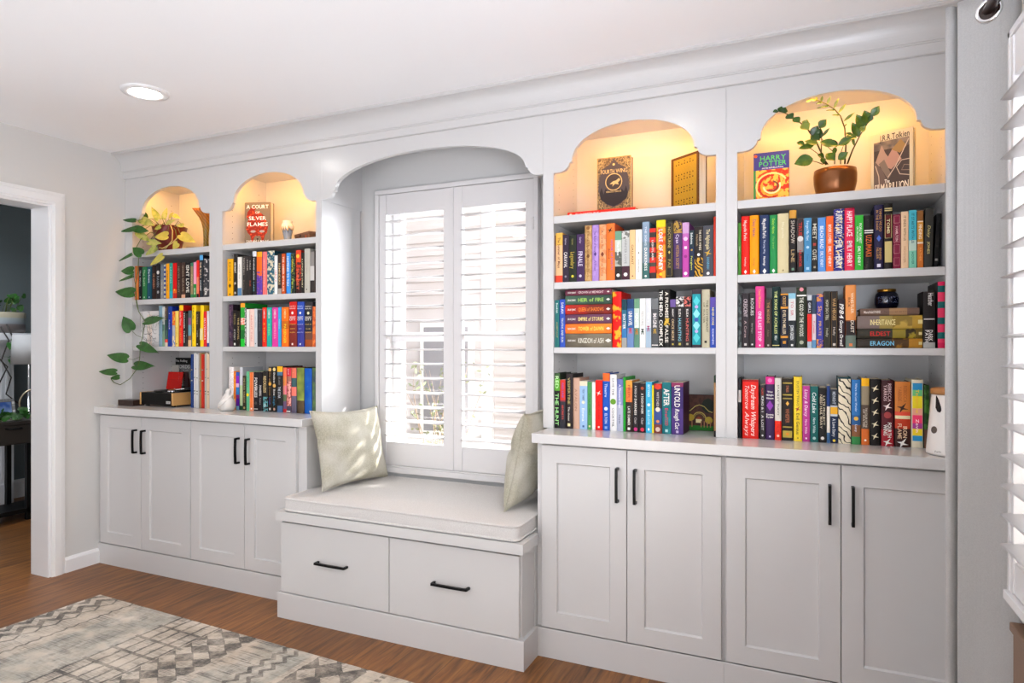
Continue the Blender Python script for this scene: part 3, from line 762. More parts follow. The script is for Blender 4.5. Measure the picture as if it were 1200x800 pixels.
def letters_to_items(t, h, L):
    it = []
    for q in L:
        if q[0] == 'o': it.append(('O', t/2, h*(1-q[1]), t*q[2]/2, t*q[2]/2, q[3]))
        elif q[0] == 'q': it.append(('R', t/2-t*q[2]/2, h*(1-q[1])-t*q[2]/2, t/2+t*q[2]/2, h*(1-q[1])+t*q[2]/2, q[3]))
        elif q[0] == 'd': c = h*(1-q[1]); r = t*q[2]/2; it.append(('P', [(t/2-r, c), (t/2, c-r*1.6), (t/2+r, c), (t/2, c+r*1.6)], q[3]))
        elif q[0] == 'p': it.append(('R', t*.08, h*(1-q[2]), t*.92, h*(1-q[1]), q[3]))          # panel
        elif q[0] == 's': it.append(('R', t*.05, h*(1-q[1])-q[2]/2, t*.95, h*(1-q[1])+q[2]/2, q[3]))   # rule
        elif q[0] == 'fr':
            a, b_, u0, u1 = h*(1-q[2]), h*(1-q[1]), t*.12, t*.88
            it.append(('L', [(u0, a), (u1, a), (u1, b_), (u0, b_), (u0, a)], t*.045, q[3]))
        elif q[0] == 'bird':
            c = h*(1-q[1]); r = t*.38; m = t/2; it.append(('P', [(m-r, c+r*.2), (m-r*.2, c+r*.25), (m+r*.6, c+r), (m+r*.15, c), (m+r, c-r*.3), (m, c-r*.35), (m-r*.5, c-r), (m-r*.35, c-r*.1)], q[2]))
        elif q[0] == 'h':    # horizontal words across the spine
            it.append(('T', q[1], t/2, h*(1-q[2]), t*.84, h*q[3], q[4], False))
        else:
            txt, f0, f1, size, col = q[:5]; off = q[5] if len(q) > 5 else 0; shr = q[6] if len(q) > 6 else 0
            it.append(('T', txt, t*(.5+off), h*(1-(f0+f1)/2), h*(f1-f0)*.97, t*size*.86, col, True, shr))
    return it
LABELS = {}
NB = [0]
def make_book(M4, t, h, d, side, bands, L, label, group, hard=True, items=None, itemM=None, extra=None):
    NB[0] += 1
    w = MB(); th, bul = book_mesh(w, t, h, d, bands, side, hard); w.xf(M4)
    o = put('book', w); tag(o, label, 'book', group)
    w = MB(); pages_mesh(w, t, h, d, th, bul, hard); w.xf(M4); put('page_block', w, o)
    if L:
        w = MB(); art(w, M4 @ Matrix.Translation((0, 0, 0)), letters_to_items(t, h, L)); put('spine_lettering', w, o)
    if items:
        w = MB(); art(w, itemM, items); put('cover_print', w, o)
    LABELS.setdefault(label, 0); LABELS[label] += 1
    return o
YS = 2.645
LIM = [(-3.6845, -3.0415), (-2.9425, -2.2855), (-.9835, -.3110), (-.2313, .4423)]
def shelf_row(ox, oy, k, zs, phrase, group, rows, yp=YS, dmax=.165):
    for row in rows:
        x0, x1, yt, side, bands, L, desc = row[:7]; op = row[7] if len(row) > 7 else {}
        Y = yp+op.get('y', 0)
        pa = at(ox+x0/k, oy+yt/k, 'Y', Y); pb = at(ox+x1/k, oy+yt/k, 'Y', Y); pc = at(ox+(x0+x1)/2/k, oy+yt/k, 'Y', Y)
        lo, hi = [l for l in LIM if l[0]-.05 < pc.x < l[1]+.05][0]
        X0, X1 = max(pa.x+.0003, lo), min(pb.x-.0003, hi); h = pc.z-zs-.0004; t = X1-X0
        d = op.get('d', min(dmax, max(.115, h*.64)))
        hard = op.get('hard', h > .215)
        M4 = Matrix.Translation((X0, Y, zs+.0004))
        if 'lean' in op: M4 = Matrix.Translation((X0, Y, zs+.0004+t*math.sin(math.radians(op['lean'])))) @ Matrix.Rotation(math.radians(op['lean']), 4, 'Y')
        make_book(M4, t, h, d, side, bands, L, desc+' '+phrase, group, hard)
W_, K_, G_ = '#f0ece4', '#161418', '#c9a24a'

# ---- third bay, upper row
shelf_row(640, 240, 5.853, 1.536, 'on upper row right of window', 'books on the upper row just right of the window', [
 (50, 64, 210, '#4a2430', [(.55, '#5a2a3a'), (.85, '#b9a9a0'), (1, '#a02a22')], [], 'thin wine and grey book at far left'),
 (65, 112, 192, '#d9a04a', [(.25, '#e8b24e'), (.86, '#e9b887'), (1, '#e0452c')], [('The Summer of Maps', .08, .72, .42, '#6b3a26')], 'peach-yellow paperback with red foot'),
 (113, 155, 205, '#2c2330', '#332838', [('CARAVAL', .36, .70, .62, W_), ('Garber', .07, .22, .3, '#b9aebb'), ('o', .88, .35, '#8b8590')], 'black-plum book with bold white title'),
 (156, 207, 205, '#1d231c', '#252b22', [('Legendary', .36, .72, .62, '#b8a23c'), ('Garber', .08, .22, .28, '#8e8748'), ('o', .88, .35, '#d2c83c')], 'black book with yellow-green title'),
 (208, 262, 200, '#33213f', '#422a52', [('FINALE', .36, .68, .62, '#d9cfe2'), ('Garber', .06, .2, .28, '#bdb0c8'), ('o', .88, .35, '#cfc6d6')], 'deep purple book with lilac title'),
 (263, 312, 140, '#96703f', ('n', '#b48a54', '#c9a26c', 60), [('o', .05, .5, '#8a5c30'), ('Once Upon', .10, .5, .36, '#7a522c'), ('d', .55, .45, '#6f4826'), ('Broken Heart', .60, .92, .32, '#8f6638')], 'tall gold-brown book with brown ornament'),
 (313, 360, 137, '#9c78bd', ('n', '#b290d0', '#a684c6', 40), [('The Ballad of Never', .1, .5, .36, '#6a4490'), ('d', .52, .4, '#4f3178'), ('After', .6, .85, .36, '#7a56a0')], 'tall lavender book with purple title'),
 (362, 410, 133, '#cf7d4c', ('n', '#dd8f5c', '#e6a678', 50), [('A Curse for', .1, .45, .36, '#9c4e2c'), ('d', .53, .5, '#7c3a22'), ('True Love', .6, .92, .34, '#b26038')], 'tall salmon-orange book with brown diamond'),
 (411, 470, 126, '#e0582a', '#f0762e', [('bird', .12, '#3a2a20'), ('HOUSE OF EARTH', .28, .82, .26, '#7a5aa8', .18), ('Blood', .38, .68, .26, '#a04420', -.16)], 'tall bright orange book with black bird emblem', {'d': .16}),
 (471, 517, 180, '#7c8c7c', [(.18, '#6f9a80'), (.42, '#c5cdbf'), (.72, ('n', '#a8ada4', '#5c5f58', 40)), (1, '#2c2422')], [('The Pine', .2, .5, .4, '#eef0ea'), ('o', .9, .5, W_)], 'misty green-to-black forest spine'),
 (518, 572, 178, '#8a8a88', [(.16, ('n', '#c8c8c4', '#77766f', 70)), (.72, '#bcbdba'), (1, '#452632')], [('WINTER LOVE', .16, .68, .34, '#8a8a88'), ('o', .89, .5, W_)], 'misty grey book with maroon foot'),
 (573, 612, 170, '#dbb27c', '#e6c08a', [('GALLANT', .22, .78, .42, '#8a5a2c'), ('o', .93, .25, '#7a2e24')], 'cream-peach book with brown title'),
 (613, 657, 168, '#e4ded2', '#ece7dd', [('Clara', .12, .3, .24, '#9a948a'), ('d', .47, .25, '#77716a'), ('Emma Noyes', .6, .86, .22, '#7f7a72')], 'off-white paperback with faint grey writing'),
 (658, 708, 115, '#4b6a78', [(.35, '#8b9fb4'), (.72, '#7a8f9a'), (1, '#3f6a66')], [('THE SONG', .08, .42, .3, '#d9dee4'), ('DARKNESS', .45, .86, .45, W_), ('o', .95, .3, W_)], 'tall blue-grey book fading to teal'),
 (709, 753, 160, '#1c1c1c', [(.08, '#d42e26'), (.18, '#3a3430'), (.28, '#d42e26'), (.38, '#3a3430'), (.48, '#d42e26'), (.58, '#3a3430'), (.68, '#d42e26'), (.76, '#4c463c'), (.88, '#d42e26'), (1, '#3a3030')], [('LIGHTLARK', .22, .66, .34, '#e8d8d0')], 'book striped in red and charcoal'),
 (754, 818, 103, '#b83a20', [(.12, '#e8d01c'), (1, ('n', '#e2541e', '#f0a02c', 75))], [('LORE', .16, .38, .5, '#f6e4ec'), ('OF HONEY', .42, .86, .5, '#fbeef0'), ('o', .93, .35, '#f2c020')], 'flame-patterned book with yellow top band'),
 (819, 870, 110, '#1e1b18', '#2a2620', [('fr', .04, .96, '#a08a4a'), ('NOCTURNE', .1, .48, .4, '#b09a58'), ('d', .55, .3, '#c9ae5a'), ('FAE', .64, .86, .4, '#a08a4a')], 'black book with thin gold frame'),
 (871, 932, 107, '#3a2a44', [(.22, ('n', '#b08a3c', '#3a2c34', 90)), (.85, '#4c3560'), (1, '#35303a')], [('Cyan', .24, .4, .4, '#d8c8e0'), ('WISTERIA SOCIETY', .42, .85, .38, '#b48a4c')], 'dark purple book with gold leaf top'),
 (933, 980, 120, '#8c4a90', [(.2, '#c79ac4'), (.3, '#c06ab4'), (1, '#b8479e')], [('o', .3, .6, '#e8c8e4'), ('q', .46, .4, '#f0dcec'), ('o', .62, .5, '#8e2e7c'), ('o', .93, .5, '#f4e6f2')], 'magenta book marked with pale circles'),
 (981, 1016, 175, '#17222c', [(.35, '#22323a'), (1, '#1c2a44')], [('Belladonna', .05, .3, .5, '#dfe6e0'), ('Foxglove', .5, .9, .4, '#cfd24e'), ('o', .42, .4, '#c89a44')], 'slim navy book with yellow-green title'),
 (1017, 1075, 148, '#1c1816', [(.62, '#26201e'), (1, ('w', '#c9992e', '#2a2018', 30))], [('THE FOUR WINDS', .06, .48, .3, '#d8cdb4', .18), ('Hannah', .1, .44, .26, '#a08868', -.18), ('o', .56, .35, W_)], 'black book with golden wheat foot'),
 (1076, 1146, 140, '#34353c', '#45464e', [('The Nightingale', .07, .48, .42, '#e0cf9c'), ('bird', .54, '#c9a03c'), ('HANNAH', .62, .86, .32, '#5a9ab4'), ('o', .94, .3, W_)], 'wide slate-grey book with cream title'),
 (1148, 1166, 80, '#b83422', '#cc3a24', [], 'tall thin red-orange book at right end', {'y': .0}),
])
# ---- third bay, middle row
shelf_row(640, 325, 5.853, 1.256, 'in middle row right of window', 'books in the middle row just right of the window', [
 (50, 90, 155, '#1f5d5c', '#26706e', [('Bookish', .06, .28, .45, '#dff0ea'), ('ASSISTANT', .36, .9, .36, '#b9a86a')], 'teal paperback at the left end'),
 (92, 130, 150, '#24409a', '#2e50b4', [('SARAH', .06, .3, .5, W_), ('TRUTHS AND SUN', .38, .9, .42, '#d9dcc8')], 'blue paperback touching the horizontal stack'),
 (452, 515, 97, '#d8190f', ('n', '#e0150c', '#f0b02c', 26, .55), [], 'red case with yellow floral print', {'d': .17, 'hard': True}),
 (518, 553, 150, '#2e5a70', [(.22, '#173c48'), (.6, '#2f6a84'), (.8, '#3878b0'), (1, '#9c9a94')], [('SHATTER', .3, .62, .62, '#f2f4f4')], 'narrow dark teal book with white title'),
 (555, 601, 147, '#355a92', [(.2, '#24426a'), (.6, '#34619a'), (1, '#6a86b4')], [('UNRAVEL', .25, .56, .62, W_), ('ME', .6, .72, .55, '#d84c5c')], 'blue book whose title ends in red'),
 (603, 640, 145, '#5a8468', [(.2, '#6c9a7a'), (.6, '#c4d4c8'), (1, '#5c8a74')], [('IGNITE', .3, .6, .6, '#f4f6f2'), ('ME', .62, .74, .6, '#c87a24')], 'green and white book with orange mark'),
 (641, 682, 143, '#d8d8d4', '#e4e4e0', [('RESTORE', .26, .56, .45, '#b4b4ae'), ('ME', .62, .74, .55, '#2e4a3c')], 'white book with dark green mark'),
 (683, 720, 142, '#b4bcc2', [(.6, '#d2d4d6'), (1, '#a4b8c8')], [('DEFY', .3, .5, .45, '#e8e8ea'), ('ME', .56, .68, .55, '#a84c74')], 'pale blue-grey book with pink mark'),
 (721, 770, 143, '#4c4e50', [(.22, '#707274'), (1, '#505254')], [('IMAGINE', .3, .6, .58, '#e8e2e0'), ('ME', .62, .72, .5, '#c09a34'), ('s', .95, .003, W_)], 'charcoal book with gold mark'),
 (771, 805, 80, '#141312', '#1a1917', [('THE HERO', .02, .48, .8, W_), ('COMPLEX', .52, .98, .8, W_)], 'tall black book, first with giant white capitals', {'hard': True}),
 (806, 848, 80, '#141312', [(.5, '#201d1a'), (.62, ('n', '#d8b040', '#241e18', 60)), (1, '#1c1a18')], [('A PROMISE', .04, .5, .62, '#e8e2d4'), ('FALSE', .62, .92, .62, '#dcd6cc')], 'tall black book with gold patch'),
 (850, 888, 150, '#1d191c', [(.16, '#6a5290'), (1, '#282326')], [('NIGHT', .2, .36, .3, W_), ('ONCE MORE', .4, .86, .5, '#c8ae84'), ('q', .93, .3, '#c8b04c')], 'black book with purple top square'),
 (890, 943, 132, '#1d1b1c', [(.2, ('n', '#d8d4d0', '#201d1e', 110)), (1, '#272324')], [('ELIZA', .24, .4, .3, W_), ('HAUNTING', .42, .88, .44, '#7ab4c4'), ('q', .93, .3, '#b8a84c')], 'black book with pale flower and teal title'),
 (944, 993, 132, '#1d1b1c', [(.2, ('n', '#d06a60', '#201d1e', 110)), (1, '#272324')], [('ELIZA', .24, .4, .3, W_), ('HUNTING', .42, .88, .44, '#d0645c'), ('q', .93, .3, '#b0a48c')], 'black book with red flower and red title'),
 (998, 1065, 82, '#7c3a2c', '#3a2f38', [('p', .08, .95, '#1c96a0'), ('d', .2, .7, '#52c8cc'), ('d', .42, .7, '#8ad8e0'), ('d', .62, .7, '#8ad8e0'), ('d', .83, .7, '#52c8cc'), ('o', .3, .35, '#b8a4d8'), ('o', .52, .45, '#3a5aa4'), ('o', .72, .35, '#b8a4d8')], 'wide dark book with turquoise oval ornament'),
 (1067, 1122, 82, '#a49c80', '#bdb59a', [('THE COVENANT', .06, .86, .3, '#55503e', .18), ('OF WATER', .1, .7, .28, '#6a644e', -.2), ('q', .9, .3, '#2c2a26')], 'tall khaki-cream book'),
 (1124, 1165, 135, '#3c3a8c', [(.2, '#5a4aa0'), (1, '#2e4aa8')], [('NEVER DONE', .2, .56, .42, '#e4d46c'), ('ROSS MATHEWS', .62, .94, .34, '#d8dcf0')], 'indigo paperback with yellow title at right end'),
])
# ---- third bay, counter row
shelf_row(640, 420, 5.853, ZT, 'on counter right of window seat', 'books on the counter just right of the window seat', [
 (52, 93, 100, '#2a3426', [(.1, '#3c5a34'), (.32, '#5aa832'), (1, '#1a1c1c')], [('RED', .05, .28, .7, '#c8f0b0'), ('THE HUNT', .36, .96, .72, '#a0e090')], 'black book with big green letters', {'y': -.008}),
 (95, 132, 145, '#23252c', [(.42, '#d0352c'), (.45, '#8c3040'), (1, '#2e2f36')], [('RED LINE', .06, .38, .36, '#7a5ab0'), ('SECRETS', .48, .86, .36, '#d8463a')], 'charcoal book with red label', {'y': -.008}),
 (133, 180, 105, '#201b1c', '#2b2325', [('VESPERTINE', .06, .56, .42, '#b0a060'), ('The chosen', .6, .86, .3, '#d8d0c4'), ('q', .93, .4, '#e8dca0')], 'brown-black book with khaki capitals', {'y': -.008}),
 (181, 228, 133, '#c09480', '#cda690', [('AVALON', .06, .8, .4, '#a87c64')], 'dusty pink-tan book'),
 (229, 282, 155, '#8fb4dc', [(.1, '#e4dcc0'), (1, '#9cc0e4')], [('TODAY', .16, .26, .42, '#223a6a'), ('TONIGHT', .28, .4, .42, '#223a6a'), ('o', .44, .4, '#e8e4c8'), ('Emma', .56, .84, .4, '#e8f0f8'), ('q', .94, .25, '#3c5a90')], 'light blue paperback with cream top'),
 (283, 313, 160, '#3f8a4c', '#4c9656', [('LITTLE WOMEN', .1, .84, .36, '#2c6a38'), ('q', .93, .4, '#e8d8a4')], 'green paperback beside light blue one'),
 (314, 337, 162, '#dcdcd8', '#e8e8e4', [('Letters', .2, .8, .3, '#c4c4c0')], 'thin plain white paperback'),
 (338, 385, 148, '#d8190f', '#e8180e', [('bird', .26, '#ffe9e0'), ('RED ROSES', .36, .86, .28, '#c01008'), ('q', .94, .25, '#ffe4dc')], 'pure red book with small white motif'),
 (386, 435, 100, '#1a449a', [(.14, '#ec6a28'), (1, '#1a54b8')], [('Theatre', .18, .42, .4, '#cfe0f4'), ('o', .62, .5, '#e8f0f8'), ('ELTON', .7, .88, .4, '#d4e0f4'), ('q', .95, .35, '#8cb0e0')], 'royal blue book with orange top'),
 (436, 483, 110, '#dcdcdc', '#e9e9e7', [('SAVE THE', .05, .38, .3, '#6c6c6a'), ('o', .48, .85, '#6aa032'), ('COCKTAIL', .58, .94, .3, '#3c3c3a')], 'tall white book with green dot'),
 (484, 527, 140, '#7f86b4', [(.15, '#6c76b0'), (.5, '#8c94c0'), (1, '#b4b8cc')], [('A Thousand Ships', .1, .56, .36, '#f0f0f8'), ('Hayes', .66, .88, .3, '#4c4c62')], 'lavender-blue book with white title'),
 (528, 545, 128, '#1f9a2c', '#1f9a2c', [], 'slim bright green book', {'d': .17}),
 (546, 590, 150, '#b87a34', [(.14, '#e8a040'), (.42, '#e07a3c'), (1, '#342a24')], [('FIREFLY', .08, .44, .44, '#b8482c'), ('LATE SUMMER', .5, .88, .42, W_), ('q', .94, .4, W_)], 'sunset-to-black book with white lower title'),
 (592, 635, 165, '#1b191b', '#242022', [('A TOUCH OF', .06, .3, .34, '#e4e0dc'), ('DARKNESS', .32, .66, .4, W_), ('Clair', .7, .84, .4, '#b8b0b0'), ('o', .94, .6, '#c8327a')], 'black book with pink mark near foot'),
 (637, 682, 170, '#1b191b', '#242022', [('o', .1, .5, '#a84a2c'), ('A TOUCH OF RUIN', .2, .62, .4, W_), ('Clair', .7, .84, .4, '#b8b0b0'), ('o', .94, .6, '#d0324c')], 'black book with red-orange mark on top'),
 (683, 725, 160, '#2a9cc4', '#3cacd4', [('BEYOND', .05, .3, .42, '#d8f0f8'), ('o', .45, .5, '#eaf8fc'), ('BLUE LOVE', .55, .84, .42, '#c4e8f4'), ('d', .93, .35, W_)], 'sky blue paperback with white writing'),
 (726, 738, 182, '#ecd81c', '#f0dc20', [], 'very thin yellow booklet'),
 (739, 793, 172, '#2a2c38', [(.1, '#a82a20'), (.5, '#33323a'), (.82, '#38508c'), (1, '#7a3c34')], [('o', .06, .75, '#d23a24'), ('WITCHES', .16, .46, .34, '#c4bcb8'), ('o', .52, .6, '#e8e0cc'), ('o', .76, .4, '#e08c5c'), ('o', .92, .6, '#d8c0b0')], 'navy book with red round emblem'),
 (795, 857, 163, '#12646a', ('b', '#146a70', '#2a8a90', 14, .55), [('AFTER', .12, .46, .72, W_), ('Ever', .5, .7, .4, '#c8325a'), ('TODD', .68, .84, .4, '#c03850'), ('q', .94, .3, '#b8e0e0')], 'broad teal book with large white title'),
 (859, 940, 165, '#4a1c3c', [(.08, '#8c3058'), (.5, '#3c2a68'), (1, '#4c3478')], [('UNTOLD', .05, .48, .55, W_), ('Rough Cut', .5, .9, .42, W_, 0, .3), ('q', .95, .22, '#c4b4d8')], 'widest purple book with white title', {'d': .15}),
 (1150, 1168, 115, '#23402a', [(.12, '#1c3424'), (.9, '#a0784c'), (1, '#171512')], [], 'thin tall green-and-tan book against right side', {'y': -.01}),
])
# ---- right bay, upper row
shelf_row(855, 225, 4.615, 1.536, 'on upper row of rightmost bay', 'books on the upper row of the rightmost bay', [
 (46, 62, 165, '#3f7a2c', '#4c8a34', [('Parks', .2, .8, .4, '#c8e0b4')], 'thin leaf green book at far left'),
 (63, 108, 130, '#c4140c', '#e01c10', [('Magnolia Parks', .07, .42, .42, '#f8d0c8'), ('Hastings', .7, .86, .24, '#f4b8b0'), ('d', .95, .35, W_)], 'red book with pale script title'),
 (109, 158, 125, '#e88a04', '#fa9c08', [('Daisy Haites', .07, .36, .4, '#7a4a78'), ('Hastings', .72, .86, .24, '#b86a34'), ('d', .95, .35, W_)], 'amber-orange book with plum script'),
 (163, 215, 123, '#1c2a4c', '#25355c', [('Magnolia Parks', .06, .4, .42, W_), ('The Long Way', .42, .66, .24, '#c8d0e0'), ('Hastings', .7, .86, .26, W_), ('d', .95, .4, W_)], 'navy book with white script title'),
 (217, 258, 123, '#1c7a3c', '#258a48', [('Daisy Haites', .06, .32, .4, '#a8d84c'), ('The Great', .36, .58, .24, '#7cb84c'), ('d', .95, .4, W_)], 'green book with lime script title'),
 (259, 320, 115, '#c4b48c', '#d6c89c', [('Magnolia', .1, .46, .24, '#e6dcb8'), ('q', .95, .15, '#9c8c64')], 'broad plain beige book'),
 (322, 362, 97, '#171313', [(.13, '#d0963c'), (1, '#221c1c')], [('SHADOW', .16, .54, .6, '#b8aca0'), ('LINE', .6, .86, .56, '#b09468'), ('q', .94, .35, '#6c8c74')], 'tall black book with tan top square'),
 (365, 400, 145, '#2a2422', [(.35, '#3c2c2a'), (.62, '#8a8480'), (1, '#241e1e')], [('TRUE', .06, .32, .6, '#c82a24'), ('o', .37, .95, '#d8d4d0'), ('HUMOR', .58, .9, .5, '#c82a24')], 'grey-black book with white disc and red title'),
 (402, 443, 140, '#3a7aa4', '#4488b4', [('Forget Me Not', .05, .42, .42, '#d0e4f0'), ('o', .54, .4, '#b4d4e8'), ('Soto', .62, .84, .26, '#2c5c84'), ('q', .93, .4, '#a8cce4')], 'steel blue book with pale script'),
 (445, 475, 140, '#1c1b18', '#262420', [('MEET', .1, .4, .8, '#dad4c4'), ('q', .49, .55, '#9c2c24'), ('CUTE', .58, .78, .8, '#dad4c4'), ('q', .91, .4, '#a89c84')], 'slim black book with white letters and red square'),
 (477, 520, 138, '#4c84c8', '#5890d4', [('BEACH READ', .15, .58, .52, '#eef4fa'), ('EMILY HENRY', .62, .92, .44, '#dbe8f6')], 'cornflower blue book with white capitals'),
 (522, 562, 130, '#e0541c', '#f0642a', [('BOOK LOVERS', .15, .5, .48, '#fdeee4'), ('EMILY HENRY', .54, .92, .48, '#fdeee4')], 'orange book with white capitals'),
 (563, 621, 90, '#28286c', ('n', '#2c2c80', '#e8c87c', 130, .60), [('FUNNY STORY', .03, .46, .7, W_), ('EMILY HENRY', .5, .97, .7, W_)], 'tall navy confetti-dotted book'),
 (622, 677, 85, '#c8143c', [(.03, '#a81434'), (1, '#e42c54')], [('HAPPY PLACE', .05, .46, .62, '#fdeef0'), ('EMILY HENRY', .52, .94, .58, '#fbe4e8')], 'tall crimson-pink book with white capitals', {'hard': True}),
 (678, 724, 125, '#2a9c2c', '#38b038', [('PEOPLE WE MEET', .14, .52, .34, '#e8f8e4', .15), ('ON VACATION', .2, .48, .26, '#e8f8e4', -.2), ('EMILY HENRY', .56, .92, .4, '#e8f8e4')], 'grass green book with white capitals'),
 (726, 780, 125, '#14120f', ('n', '#191614', '#3a342c', 140, .66), [('s', .28, .004, W_), ('s', .32, .003, W_), ('UZUMAKI', .36, .76, .66, '#d8641e')], 'black book with large orange letters', {'hard': True}),
 (782, 833, 68, '#1c1830', '#262040', [('THINGS WE DO', .06, .42, .3, '#c08a4c', .17), ('IN THE DARK', .08, .4, .28, '#c08a4c', -.18), ('d', .52, .5, '#4c6cc8'), ('JENNIFER', .66, .86, .28, '#b8864c', .15), ('HILLIER', .66, .84, .28, '#b8864c', -.15), ('q', .94, .4, '#dcd8e8')], 'tallest midnight-blue book with copper title', {'hard': True}),
 (835, 882, 60, '#14110e', '#1c1814', [('s', .08, .004, '#c8b478'), ('s', .11, .004, '#c8b478'), ('p', .18, .52, '#5a1c18'), ('fr', .17, .53, '#d8c484'), ('TOMB', .22, .48, .4, '#d8cc9c'), ('p', .58, .9, '#c8b474')], 'tall black book with maroon-and-gold panels', {'hard': True}),
 (884, 925, 120, '#6c1430', '#7c1a38', [('fr', .03, .16, '#e0a8a0'), ('fr', .2, .52, '#d89090'), ('HAMILTON', .22, .5, .4, '#e4b8b4'), ('fr', .56, .72, '#e0a0a0'), ('fr', .8, .94, '#d89090')], 'burgundy book with pink framed panels'),
 (927, 968, 105, '#dcb48c', '#e6c49c', [('IT ENDS WITH US', .07, .52, .36, '#7c5a44'), ('HOOVER', .58, .94, .34, '#c09070')], 'peach paperback with brown capitals'),
 (970, 1012, 97, '#3ca8b8', [(.52, '#48b4c4'), (.7, '#b8d0c0'), (1, '#7cc4a8')], [('IT STARTS WITH US', .05, .58, .42, '#1c4c5c'), ('HOOVER', .72, .94, .36, '#2c6c5c')], 'turquoise paperback with dark capitals'),
 (1015, 1048, 100, '#4c3018', [(.18, '#8a5a2c'), (.2, '#e8d8c0'), (.55, '#d09034'), (.58, '#e8d8c0'), (1, '#c8702c')], [('FINDING', .24, .5, .6, '#f0e4cc'), ('FATHER', .64, .9, .4, '#e8a054')], 'orange and brown banded book'),
 (1050, 1096, 87, '#232220', '#34332f', [('Daisy', .28, .5, .4, '#b8ac6c', 0, .3), ('JONES', .54, .8, .34, '#c8bc78')], 'charcoal book with small gold script', {'lean': 1.5}),
 (1103, 1128, 117, '#0e0d0d', '#141312', [('q', .6, .5, '#38352f'), ('q', .85, .6, '#b8b4ac')], 'black book leaning in the right corner', {'lean': 3, 'd': .14, 'y': .03}),
])
